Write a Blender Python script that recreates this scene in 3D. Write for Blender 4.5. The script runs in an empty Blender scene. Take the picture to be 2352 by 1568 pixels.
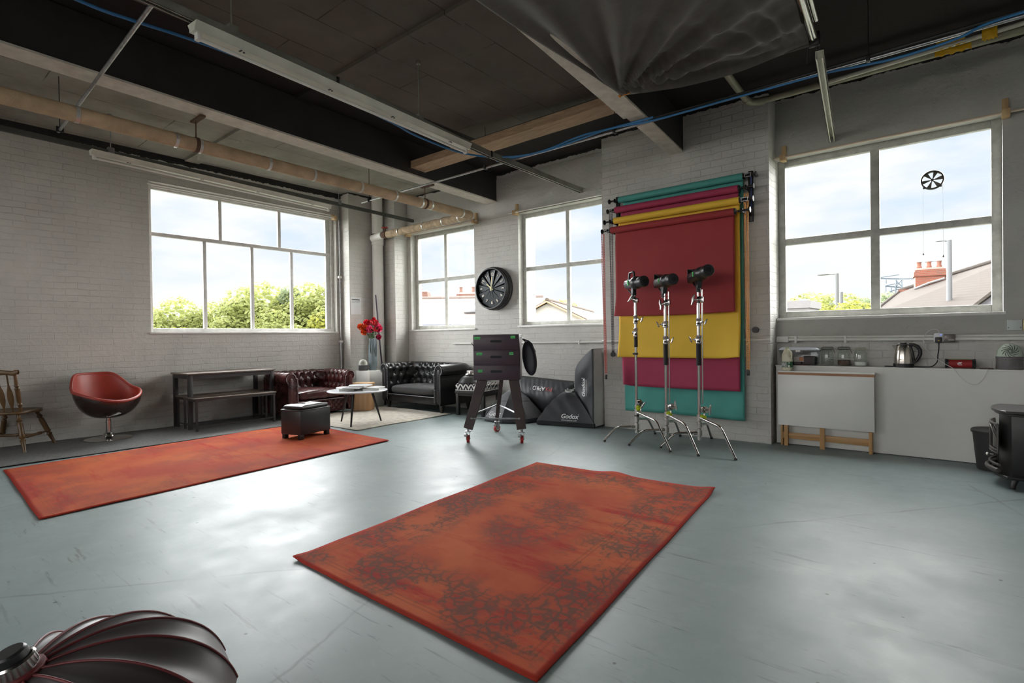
import bpy, bmesh, math, random
from mathutils import Vector, Matrix, Euler, noise
PI = math.pi
sc = bpy.context.scene
COL = sc.collection
random.seed(7)

# ---------------------------------------------------------------- camera
YAW, PITCH, ROLL = math.radians(39.2343), math.radians(-0.5495), math.radians(0.7764)
fw = Vector((-math.sin(YAW), math.cos(YAW), 0)); rt = Vector((math.cos(YAW), math.sin(YAW), 0)); kk = Vector((0, 0, 1))
FWD = fw*math.cos(PITCH) + kk*math.sin(PITCH)
UP0 = -fw*math.sin(PITCH) + kk*math.cos(PITCH)
RGT = rt*math.cos(ROLL) - UP0*math.sin(ROLL)
UPV = rt*math.sin(ROLL) + UP0*math.cos(ROLL)
cd = bpy.data.cameras.new('camera'); cam = bpy.data.objects.new('camera', cd); COL.objects.link(cam)
cam.matrix_world = Matrix(((RGT.x, UPV.x, -FWD.x, 0), (RGT.y, UPV.y, -FWD.y, 0), (RGT.z, UPV.z, -FWD.z, 1.2), (0, 0, 0, 1)))
cd.sensor_width = 36; cd.lens = 36*1226.74/2352; cd.clip_start = 0.03; cd.clip_end = 600
sc.camera = cam

# ---------------------------------------------------------------- sky
w = bpy.data.worlds.new('sky'); sc.world = w; w.use_nodes = True
nt = w.node_tree; N = nt.nodes; L = nt.links; N.clear()
tc = N.new('ShaderNodeTexCoord'); sep = N.new('ShaderNodeSeparateXYZ'); L.new(tc.outputs['Generated'], sep.inputs[0])
rz = N.new('ShaderNodeValToRGB'); L.new(sep.outputs['Z'], rz.inputs[0])
e = rz.color_ramp.elements; e[0].position = 0.0; e[0].color = (.92, .945, .98, 1); e[1].position = .55; e[1].color = (.56, .72, .93, 1)
x_ = e.new(.22); x_.color = (.70, .82, .96, 1)
mp = N.new('ShaderNodeMapping'); mp.inputs['Scale'].default_value = (1.6, 1.6, 5.0); L.new(tc.outputs['Generated'], mp.inputs[0])
nz = N.new('ShaderNodeTexNoise'); nz.inputs['Scale'].default_value = 2.3; nz.inputs['Detail'].default_value = 7; nz.inputs['Roughness'].default_value = .52; L.new(mp.outputs[0], nz.inputs['Vector'])
cr = N.new('ShaderNodeValToRGB'); L.new(nz.outputs['Fac'], cr.inputs[0]); cr.color_ramp.elements[0].position = .40; cr.color_ramp.elements[1].position = .56
mx = N.new('ShaderNodeMix'); mx.data_type = 'RGBA'; L.new(cr.outputs[0], mx.inputs[0]); L.new(rz.outputs[0], mx.inputs[6]); mx.inputs[7].default_value = (.96, .965, .975, 1)
bg = N.new('ShaderNodeBackground'); bg.inputs['Strength'].default_value = 1.0; L.new(mx.outputs[2], bg.inputs[0])
wo = N.new('ShaderNodeOutputWorld'); L.new(bg.outputs[0], wo.inputs[0])

# ---------------------------------------------------------------- daylight (soft, bright overcast sun through the windows, plus an added fill from behind)
def sun(name, direction, energy, angle, col):
    ld = bpy.data.lights.new(name, 'SUN'); ld.energy = energy; ld.angle = math.radians(angle); ld.color = col
    o = bpy.data.objects.new(name, ld); COL.objects.link(o)
    o.rotation_euler = Vector(direction).to_track_quat('-Z', 'Y').to_euler(); o.location = (0, 0, 12)
sun('daylight_far', (0.10, -1, -0.42), 27.0, 110, (1.0, .985, .96))
sun('daylight_left', (1, 0.05, -0.42), 27.0, 110, (.97, .985, 1.0))
sun('near_fill_sun', (-0.35, 1, -0.40), 8.5, 110, (1.0, .98, .95))  # added fill from behind, through unseen openings in the near wall
sc.view_settings.view_transform = 'Standard'
try: sc.view_settings.look = 'None'
except Exception: pass
sc.view_settings.exposure = 0.1; sc.view_settings.gamma = 1.0; sc.view_settings.use_curve_mapping = False

# ---------------------------------------------------------------- helpers
ORG = {}
class MB:
    """collects shapes in one bmesh"""
    def __init__(s): s.bm = bmesh.new()
    def add(s, verts, faces, M=None):
        vs = [s.bm.verts.new((M @ Vector(v)) if M is not None else v) for v in verts]
        for f in faces:
            try: s.bm.faces.new([vs[i] for i in f])
            except ValueError: pass
        return vs
    def box(s, x0, x1, y0, y1, z0, z1, M=None, bev=0, seg=2):
        v = [(x0,y0,z0),(x1,y0,z0),(x1,y1,z0),(x0,y1,z0),(x0,y0,z1),(x1,y0,z1),(x1,y1,z1),(x0,y1,z1)]
        vs = s.add(v, [(0,3,2,1),(4,5,6,7),(0,1,5,4),(1,2,6,5),(2,3,7,6),(3,0,4,7)], M)
        if bev:
            es = list({e for q in vs for e in q.link_edges})
            bmesh.ops.bevel(s.bm, geom=es, offset=bev, segments=seg, profile=.5, affect='EDGES')
        return s
    def cyl(s, p0, p1, r0, r1=None, seg=16, caps=True, M=None):
        r1 = r0 if r1 is None else r1
        p0 = Vector(p0); p1 = Vector(p1); d = (p1-p0)
        q = d.to_track_quat('Z', 'Y').to_matrix()
        vs = []
        for p, r in ((p0, r0), (p1, r1)):
            for i in range(seg):
                a = 2*PI*i/seg; vs.append(p + q @ Vector((r*math.cos(a), r*math.sin(a), 0)))
        fs = [(i, (i+1) % seg, seg+(i+1) % seg, seg+i) for i in range(seg)]
        if caps: fs += [tuple(range(seg-1, -1, -1)), tuple(range(seg, 2*seg))]
        s.add(vs, fs, M); return s
    def tube(s, pts, r, seg=8, closed=False, caps=True, M=None):
        pts = [Vector(p) for p in pts]; n = len(pts); vs = []
        rr = r if isinstance(r, (list, tuple)) else [r]*n
        prev = None
        for i, p in enumerate(pts):
            if closed: t = pts[(i+1) % n]-pts[i-1]
            else: t = pts[min(i+1, n-1)]-pts[max(i-1, 0)]
            if t.length < 1e-9: t = Vector((0, 0, 1))
            t.normalize()
            if prev is None:
                a = Vector((0, 0, 1)) if abs(t.z) < .9 else Vector((1, 0, 0)); u = t.cross(a).normalized()
            else:
                u = prev - t*prev.dot(t)
                if u.length < 1e-6: u = t.cross(Vector((0, 0, 1)))
                u.normalize()
            prev = u; v = t.cross(u)
            for k in range(seg):
                a = 2*PI*k/seg; vs.append(p + (u*math.cos(a)+v*math.sin(a))*rr[i])
        fs = []
        for i in range(n if closed else n-1):
            j = (i+1) % n
            for k in range(seg): fs.append((i*seg+k, i*seg+(k+1) % seg, j*seg+(k+1) % seg, j*seg+k))
        if caps and not closed: fs += [tuple(range(seg-1, -1, -1)), tuple((n-1)*seg+k for k in range(seg))]
        s.add(vs, fs, M); return s
    def lathe(s, prof, c=(0,0,0), M=None, seg=24, a0=0, a1=2*PI, sx=1, sy=1):
        """prof: (r,z) list"""
        full = abs(a1-a0-2*PI) < 1e-6; n = seg if full else seg+1; vs = []; c = Vector(c)
        for r, z in prof:
            for i in range(n):
                a = a0+(a1-a0)*i/seg; vs.append(Vector((r*math.cos(a)*sx, r*math.sin(a)*sy, z))+c)
        fs = []
        for j in range(len(prof)-1):
            for i in range(seg):
                k = (i+1) % n; fs.append((j*n+i, j*n+k, (j+1)*n+k, (j+1)*n+i))
        s.add(vs, fs, M); return s
    def grid(s, fn, nu, nv, M=None, cu=False, cv=False):
        vs = []
        NU = nu if cu else nu+1; NV = nv if cv else nv+1
        for i in range(NU):
            for j in range(NV): vs.append(Vector(fn(i/nu, j/nv)))
        fs = []
        for i in range(nu):
            for j in range(nv):
                a = i*NV+j; b = ((i+1) % NU)*NV+j; c = ((i+1) % NU)*NV+(j+1) % NV; d = i*NV+(j+1) % NV
                fs.append((a, b, c, d))
        s.add(vs, fs, M); return s
    def ball(s, c, r, sc_=(1,1,1), seg=12, M=None):
        c = Vector(c); n = max(4, seg//2)
        def fn(u, v):
            a = 2*PI*u; b = PI*v
            return (c.x+r*sc_[0]*math.sin(b)*math.cos(a), c.y+r*sc_[1]*math.sin(b)*math.sin(a), c.z+r*sc_[2]*math.cos(b))
        return s.grid(fn, seg, n, M, cu=True)
    def prism(s, poly, h0, h1, M=None):
        """poly in local xy, extruded along z"""
        n = len(poly); v = [(x, y, h0) for x, y in poly]+[(x, y, h1) for x, y in poly]
        f = [tuple(range(n-1, -1, -1)), tuple(range(n, 2*n))]+[(i, (i+1) % n, n+(i+1) % n, n+i) for i in range(n)]
        s.add(v, f, M); return s
    def mesh(s, name):
        bmesh.ops.remove_doubles(s.bm, verts=s.bm.verts, dist=1e-5)
        bmesh.ops.recalc_face_normals(s.bm, faces=s.bm.faces)
        me = bpy.data.meshes.new(name); s.bm.to_mesh(me); s.bm.free(); return me

def finish(o, me, m, ang=38, smooth=True, bevel=0):
    if m is not None: me.materials.append(m)
    if smooth and len(me.polygons):
        me.polygons.foreach_set('use_smooth', [True]*len(me.polygons))
        me.set_sharp_from_angle(angle=math.radians(ang))
    if bevel:
        b = o.modifiers.new('bevel', 'BEVEL'); b.width = bevel; b.segments = 2; b.limit_method = 'ANGLE'; b.angle_limit = math.radians(40)

def obj(name, mb, m, parent=None, ang=38, smooth=True, bevel=0, label=None, kind=None):
    me = mb.mesh(name) if isinstance(mb, MB) else mb
    o = bpy.data.objects.new(name, me); COL.objects.link(o)
    if parent is not None:
        o.parent = parent; og = ORG.get(parent.name)
        if og is not None:
            if parent.type == 'EMPTY': me.transform(Matrix.Translation(-og))
            else: me.transform(Matrix.Translation(-og))
            ORG[o.name] = og
    finish(o, me, m, ang, smooth, bevel)
    if label: o['label'] = label
    if kind: o['kind'] = kind
    return o

def thing(name, label, cat, loc=(0,0,0), rot=0, group=None, world=False):
    """Empty at the base of a thing; world=True: its parts are given in room coordinates"""
    o = bpy.data.objects.new(name, None); COL.objects.link(o); o.empty_display_size = .1
    o.location = loc; o.rotation_euler = (0, 0, rot) if not isinstance(rot, (tuple, list)) else rot
    o['label'] = label; o['category'] = cat
    if group: o['group'] = group
    if world: ORG[o.name] = Vector(loc)
    return o
def tag(o, label, cat, group=None, kind=None):
    if label: o['label'] = label
    if cat: o['category'] = cat
    if group: o['group'] = group
    if kind: o['kind'] = kind
    return o
def struct(name, mb, m, parent=None, **k):
    o = obj(name, mb, m, parent, **k)
    if parent is None: o['kind'] = 'structure'
    return o
def rebase(o):
    """put a world-built mesh object's origin at the middle of its base"""
    me = o.data; vs = [v.co for v in me.vertices]
    c = Vector(((min(v.x for v in vs)+max(v.x for v in vs))/2, (min(v.y for v in vs)+max(v.y for v in vs))/2, min(v.z for v in vs)))
    me.transform(Matrix.Translation(-c)); o.location = o.location+c
    return o
def dup(root, loc, rot=None, label=None, group=None):
    r = root.copy(); COL.objects.link(r); r.location = loc
    if rot is not None: r.rotation_euler = (0, 0, rot) if not isinstance(rot, (tuple, list)) else rot
    if label: r['label'] = label
    if group: r['group'] = group
    for ch in list(root.children):
        c = ch.copy(); COL.objects.link(c); c.parent = r
        for g in list(ch.children):
            d = g.copy(); COL.objects.link(d); d.parent = c
    return r
def text_mesh(s, size, ext=.001, align='CENTER', shear=0, bold=0, M=None):
    c = bpy.data.curves.new('txt', 'FONT'); c.body = s; c.size = size; c.extrude = ext; c.align_x = align; c.align_y = 'CENTER'; c.shear = shear; c.offset = bold; c.resolution_u = 3
    o = bpy.data.objects.new('txt', c); COL.objects.link(o)
    dg = bpy.context.evaluated_depsgraph_get(); me = bpy.data.meshes.new_from_object(o.evaluated_get(dg))
    bpy.data.objects.remove(o); bpy.data.curves.remove(c)
    if M is not None: me.transform(M)
    return me
def addmesh(mb, me):
    mb.bm.from_mesh(me); bpy.data.meshes.remove(me); return mb
def frame(o, x, y, z=None):
    """matrix with local x,y axes given in world"""
    x = Vector(x).normalized(); y = Vector(y); y = (y-x*y.dot(x)).normalized(); z = x.cross(y)
    return Matrix(((x.x, y.x, z.x, o[0]), (x.y, y.y, z.y, o[1]), (x.z, y.z, z.z, o[2]), (0, 0, 0, 1)))
def arc(c, r, a0, a1, n, ax='xz'):
    out = []
    for i in range(n+1):
        a = a0+(a1-a0)*i/n; p = [c[0], c[1], c[2]]
        i0, i1 = 'xyz'.index(ax[0]), 'xyz'.index(ax[1]); p[i0] += r*math.cos(a); p[i1] += r*math.sin(a); out.append(tuple(p))
    return out

# ---------------------------------------------------------------- materials
def nodes(name):
    m = bpy.data.materials.new(name); m.use_nodes = True; return m, m.node_tree.nodes, m.node_tree.links
def bsdf(m): return m.node_tree.nodes['Principled BSDF']
def mixc(N, L, a, b, fac, mode='MIX'):
    x = N.new('ShaderNodeMix'); x.data_type = 'RGBA'; x.blend_type = mode
    for sck, val in ((6, a), (7, b)):
        if hasattr(val, 'links'): L.new(val, x.inputs[sck])
        else: x.inputs[sck].default_value = (*val, 1) if len(val) == 3 else val
    if hasattr(fac, 'links'): L.new(fac, x.inputs[0])
    else: x.inputs[0].default_value = fac
    return x.outputs[2]
def noise_(N, L, vec, scale, detail=4, rough=.55, dist=0):
    n = N.new('ShaderNodeTexNoise'); n.inputs['Scale'].default_value = scale; n.inputs['Detail'].default_value = detail
    n.inputs['Roughness'].default_value = rough; n.inputs['Distortion'].default_value = dist
    if vec is not None: L.new(vec, n.inputs['Vector'])
    return n.outputs['Fac']
def ramp(N, L, fac, stops):
    r = N.new('ShaderNodeValToRGB'); L.new(fac, r.inputs[0]); e = r.color_ramp.elements
    while len(e) < len(stops): e.new(.5)
    for i, (p, c) in enumerate(stops):
        e[i].position = p; e[i].color = (c, c, c, 1) if not isinstance(c, tuple) else (*c, 1)
    return r.outputs[0]
def math_(N, L, op, a, b=None):
    n = N.new('ShaderNodeMath'); n.operation = op
    for i, v in enumerate((a, b)):
        if v is None: continue
        if hasattr(v, 'links'): L.new(v, n.inputs[i])
        else: n.inputs[i].default_value = v
    return n.outputs[0]
def objco(N, scale=None, L=None):
    t = N.new('ShaderNodeTexCoord').outputs['Object']
    if scale:
        mp = N.new('ShaderNodeMapping'); mp.inputs['Scale'].default_value = scale; L.new(t, mp.inputs[0]); return mp.outputs[0]
    return t
MATS = {}
def pm(name, col, rough=.5, metal=0, var=.12, scale=6, bump=0, bscale=60, coat=0, stretch=None, spec=.5, sheen=0, rvar=0):
    """plain procedural material: noise-varied colour, optional bump"""
    if name in MATS: return MATS[name]
    m, N, L = nodes(name); b = bsdf(m); v = objco(N, stretch, L)
    f = noise_(N, L, v, scale, 5)
    dk = tuple(c*(1-var) for c in col); lt = tuple(min(1, c*(1+var)) for c in col)
    L.new(mixc(N, L, dk, lt, ramp(N, L, f, [(.3, 0.), (.7, 1.)])), b.inputs['Base Color'])
    b.inputs['Roughness'].default_value = rough; b.inputs['Metallic'].default_value = metal
    b.inputs['Specular IOR Level'].default_value = spec
    if coat: b.inputs['Coat Weight'].default_value = coat; b.inputs['Coat Roughness'].default_value = .12
    if sheen: b.inputs['Sheen Weight'].default_value = sheen
    if rvar:
        L.new(math_(N, L, 'ADD', math_(N, L, 'MULTIPLY', noise_(N, L, v, scale*2.3, 4), rvar*2), rough-rvar), b.inputs['Roughness'])
    if bump:
        bp = N.new('ShaderNodeBump'); bp.inputs['Strength'].default_value = bump; bp.inputs['Distance'].default_value = .01
        L.new(noise_(N, L, v, bscale, 4), bp.inputs['Height']); L.new(bp.outputs[0], b.inputs['Normal'])
    MATS[name] = m; return m
def glass(name, tint=(1,1,1), refl=.06, rough=0.0, haze=0):
    m, N, L = nodes(name); N.remove(bsdf(m)); out = N['Material Output']
    t = N.new('ShaderNodeBsdfTransparent'); t.inputs[0].default_value = (*tint, 1)
    g = N.new('ShaderNodeBsdfGlossy'); g.inputs['Roughness'].default_value = rough
    fr = N.new('ShaderNodeLayerWeight'); fr.inputs[0].default_value = .25
    ms = N.new('ShaderNodeMixShader'); L.new(t.outputs[0], ms.inputs[1]); L.new(g.outputs[0], ms.inputs[2])
    L.new(math_(N, L, 'ADD', math_(N, L, 'MULTIPLY', fr.outputs['Facing'], refl*3), refl*.4), ms.inputs[0])
    L.new(ms.outputs[0], out.inputs[0]); return m

def brick_paint(name, col, bump=.75, brick=True, top=3.72, dirt=.2):
    """thick chalky paint over brickwork; black paint above the ragged cut-in line near the ceiling"""
    m, N, L = nodes(name); b = bsdf(m); co = objco(N)
    sp = N.new('ShaderNodeSeparateXYZ'); L.new(co, sp.inputs[0])
    u = math_(N, L, 'ADD', sp.outputs[0], sp.outputs[1])
    cb = N.new('ShaderNodeCombineXYZ'); L.new(u, cb.inputs[0]); L.new(sp.outputs[2], cb.inputs[1])
    nv = noise_(N, L, co, 5.5, 3)
    dv = N.new('ShaderNodeVectorMath'); dv.operation = 'ADD'; L.new(cb.outputs[0], dv.inputs[0])
    cc = N.new('ShaderNodeCombineXYZ'); L.new(math_(N, L, 'MULTIPLY', math_(N, L, 'SUBTRACT', nv, .5), .035), cc.inputs[1]); L.new(math_(N, L, 'MULTIPLY', math_(N, L, 'SUBTRACT', noise_(N, L, co, 8, 2), .5), .03), cc.inputs[0]); L.new(cc.outputs[0], dv.inputs[1])
    bk = N.new('ShaderNodeTexBrick'); bk.inputs['Scale'].default_value = 1.0
    bk.inputs['Brick Width'].default_value = .235; bk.inputs['Row Height'].default_value = .0775; bk.inputs['Mortar Size'].default_value = .0065; bk.inputs['Mortar Smooth'].default_value = .9
    bk.inputs['Color1'].default_value = (1,1,1,1); bk.inputs['Color2'].default_value = (.45,.45,.45,1); bk.inputs['Mortar'].default_value = (0,0,0,1); L.new(dv.outputs[0], bk.inputs['Vector'])
    # paint fills the joints unevenly
    fill = ramp(N, L, noise_(N, L, co, 1.7, 6, .7), [(.42, .04), (.68, .60)])
    hb = math_(N, L, 'MULTIPLY', math_(N, L, 'SUBTRACT', 1., bk.outputs['Fac']), fill)
    per = math_(N, L, 'MULTIPLY', bk.outputs['Color'], .35)
    pl = noise_(N, L, co, 22, 5, .6)
    h = math_(N, L, 'ADD', math_(N, L, 'MULTIPLY', pl, .75), math_(N, L, 'ADD', math_(N, L, 'MULTIPLY', hb, 1. if brick else .15), math_(N, L, 'MULTIPLY', per, 1. if brick else 0.)))
    big = noise_(N, L, co, 3.3, 6, .7)
    h = math_(N, L, 'ADD', h, math_(N, L, 'MULTIPLY', ramp(N, L, big, [(.56, 0.), (.62, 1.)]), .35))
    bp = N.new('ShaderNodeBump'); bp.inputs['Strength'].default_value = bump; bp.inputs['Distance'].default_value = .009
    L.new(h, bp.inputs['Height']); L.new(bp.outputs[0], b.inputs['Normal'])
    c = mixc(N, L, tuple(x*.86 for x in col), tuple(min(1, x*1.05) for x in col), ramp(N, L, noise_(N, L, co, 1.3, 6, .65), [(.3, 0.), (.7, 1.)]))
    c = mixc(N, L, c, (.30, .27, .22), math_(N, L, 'MULTIPLY', ramp(N, L, noise_(N, L, co, 7, 8, .75), [(.66, 0.), (.74, 1.)]), dirt))
    # chips
    c = mixc(N, L, c, (.16, .12, .09), math_(N, L, 'MULTIPLY', ramp(N, L, noise_(N, L, co, 16, 6, .8), [(.735, 0.), (.75, 1.)]), .6))
    # cut-in line
    edge = math_(N, L, 'ADD', math_(N, L, 'MULTIPLY', noise_(N, L, co, 9, 8, .7), .10), top-.05)
    msk = math_(N, L, 'GREATER_THAN', sp.outputs[2], edge)
    c = mixc(N, L, c, (.018, .016, .016), msk)
    L.new(c, b.inputs['Base Color']); b.inputs['Roughness'].default_value = .62; b.inputs['Specular IOR Level'].default_value = .35
    return m

def wood(name, a, bcol, rough=.5, axis='x', scale=1, coat=0):
    if name in MATS: return MATS[name]
    m, N, L = nodes(name); b = bsdf(m)
    st = {'x': (1.2, 14, 14), 'y': (14, 1.2, 14), 'z': (14, 14, 1.2)}[axis]
    v = objco(N, tuple(s*scale for s in st), L)
    f = noise_(N, L, v, 2.2, 8, .65, .6)
    L.new(mixc(N, L, a, bcol, ramp(N, L, f, [(.32, 0.), (.68, 1.)])), b.inputs['Base Color'])
    b.inputs['Roughness'].default_value = rough
    if coat: b.inputs['Coat Weight'].default_value = coat
    bp = N.new('ShaderNodeBump'); bp.inputs['Strength'].default_value = .2; bp.inputs['Distance'].default_value = .004; L.new(f, bp.inputs['Height']); L.new(bp.outputs[0], b.inputs['Normal'])
    MATS[name] = m; return m

def floor_mat():
    m, N, L = nodes('painted_concrete_floor'); b = bsdf(m); co = objco(N)
    c = mixc(N, L, (.168, .214, .212), (.225, .272, .268), ramp(N, L, noise_(N, L, co, 1.1, 7, .6), [(.3, 0.), (.7, 1.)]))
    c = mixc(N, L, c, (.27, .325, .315), math_(N, L, 'MULTIPLY', ramp(N, L, noise_(N, L, co, 6, 8, .7), [(.52, 0.), (.75, 1.)]), .35))
    # scuffs: stretched noise, two directions
    for k, (rot, sc_, th) in enumerate(((.35, (1.2, 22, 1), .60), (1.2, (1.8, 17, 1), .61), (-.5, (4, 24, 1), .62))):
        mp = N.new('ShaderNodeMapping'); mp.inputs['Rotation'].default_value = (0, 0, rot); mp.inputs['Scale'].default_value = sc_; mp.inputs['Location'].default_value = (k*3.1, k, 0); L.new(co, mp.inputs[0])
        f = noise_(N, L, mp.outputs[0], 1.0, 6, .7)
        pat = ramp(N, L, noise_(N, L, co, 1.3+k*.5, 3), [(.46, 0.), (.6, 1.)])
        c = mixc(N, L, c, (.085, .095, .095), math_(N, L, 'MULTIPLY', math_(N, L, 'MULTIPLY', ramp(N, L, f, [(th, 0.), (th+.035, 1.)]), pat), .6))
    vo = N.new('ShaderNodeTexVoronoi'); vo.inputs['Scale'].default_value = 4.5; vo.inputs['Randomness'].default_value = 1; L.new(co, vo.inputs['Vector'])
    spk = ramp(N, L, math_(N, L, 'ADD', vo.outputs['Distance'], math_(N, L, 'MULTIPLY', noise_(N, L, co, 30, 3), .06)), [(.062, 1.), (.075, 0.)])
    c = mixc(N, L, c, (.035, .035, .035), math_(N, L, 'MULTIPLY', spk, .75))
    # long hairline joints in the screed
    for (rot, off) in ((.68, .35), (-.35, 1.9)):
        mp = N.new('ShaderNodeMapping'); mp.inputs['Rotation'].default_value = (0, 0, rot); L.new(co, mp.inputs[0]); s2 = N.new('ShaderNodeSeparateXYZ'); L.new(mp.outputs[0], s2.inputs[0])
        q = math_(N, L, 'ABSOLUTE', math_(N, L, 'SUBTRACT', math_(N, L, 'FRACT', math_(N, L, 'ADD', math_(N, L, 'DIVIDE', math_(N, L, 'ADD', s2.outputs[0], math_(N, L, 'MULTIPLY', noise_(N, L, co, 1.2, 6, .7), .12)), 3.4), off)), .5))
        c = mixc(N, L, c, (.10, .11, .11), math_(N, L, 'MULTIPLY', math_(N, L, 'MULTIPLY', ramp(N, L, q, [(.0008, 1.), (.003, 0.)]), ramp(N, L, noise_(N, L, co, 1.5, 3), [(.42, 0.), (.6, 1.)])), .7))
    L.new(c, b.inputs['Base Color'])
    r = ramp(N, L, noise_(N, L, co, 2.4, 8, .7), [(.25, .36), (.75, .55)])
    L.new(r, b.inputs['Roughness']); b.inputs['Specular IOR Level'].default_value = .35
    bp = N.new('ShaderNodeBump'); bp.inputs['Strength'].default_value = .22; bp.inputs['Distance'].default_value = .01
    L.new(math_(N, L, 'ADD', noise_(N, L, co, 2.2, 6, .6), math_(N, L, 'MULTIPLY', noise_(N, L, co, 60, 4), .08)), bp.inputs['Height']); L.new(bp.outputs[0], b.inputs['Normal'])
    return m

def ceil_mat():
    m, N, L = nodes('concrete_ceiling'); b = bsdf(m); co = objco(N)
    sp = N.new('ShaderNodeSeparateXYZ'); L.new(co, sp.inputs[0]); X, Y = sp.outputs[0], sp.outputs[1]
    brown = mixc(N, L, (.105, .088, .076), (.155, .132, .115), ramp(N, L, noise_(N, L, co, 1.6, 7, .65), [(.3, 0.), (.7, 1.)]))
    grey = mixc(N, L, (.20, .19, .165), (.32, .31, .27), ramp(N, L, noise_(N, L, co, 2.2, 7, .65), [(.3, 0.), (.7, 1.)]))
    grey = mixc(N, L, grey, (.6, .6, .55), ramp(N, L, noise_(N, L, co, 26, 5, .8), [(.68, 0.), (.72, .8)]))
    c = mixc(N, L, brown, grey, math_(N, L, 'LESS_THAN', X, -5.6))
    blk = math_(N, L, 'GREATER_THAN', Y, 5.15)
    blk2 = math_(N, L, 'MULTIPLY', blk, math_(N, L, 'GREATER_THAN', X, -5.6))
    r = math_(N, L, 'GREATER_THAN', X, -2.45)
    b3 = math_(N, L, 'MULTIPLY', math_(N, L, 'GREATER_THAN', X, -5.6), math_(N, L, 'LESS_THAN', X, -4.78))
    fin = math_(N, L, 'MAXIMUM', math_(N, L, 'MAXIMUM', blk2, r), b3)
    c = mixc(N, L, c, (.022, .018, .018), fin)
    # shuttering lines
    bk = N.new('ShaderNodeTexBrick'); bk.inputs['Scale'].default_value = 1; bk.inputs['Brick Width'].default_value = 2.4; bk.inputs['Row Height'].default_value = .44; bk.inputs['Mortar Size'].default_value = .006; bk.inputs['Mortar Smooth'].default_value = .3
    mp = N.new('ShaderNodeMapping'); mp.inputs['Rotation'].default_value = (0, 0, PI/2); L.new(co, mp.inputs[0]); L.new(mp.outputs[0], bk.inputs['Vector'])
    ln = math_(N, L, 'MULTIPLY', bk.outputs['Fac'], ramp(N, L, noise_(N, L, co, 3, 4), [(.35, 0.), (.55, 1.)]))
    c = mixc(N, L, c, (.02, .017, .015), math_(N, L, 'MULTIPLY', ln, .7))
    L.new(c, b.inputs['Base Color']); b.inputs['Roughness'].default_value = .8; b.inputs['Specular IOR Level'].default_value = .2
    bp = N.new('ShaderNodeBump'); bp.inputs['Strength'].default_value = .5; bp.inputs['Distance'].default_value = .01
    L.new(math_(N, L, 'SUBTRACT', noise_(N, L, co, 9, 7, .7), math_(N, L, 'MULTIPLY', ln, .6)), bp.inputs['Height']); L.new(bp.outputs[0], b.inputs['Normal'])
    return m

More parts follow.
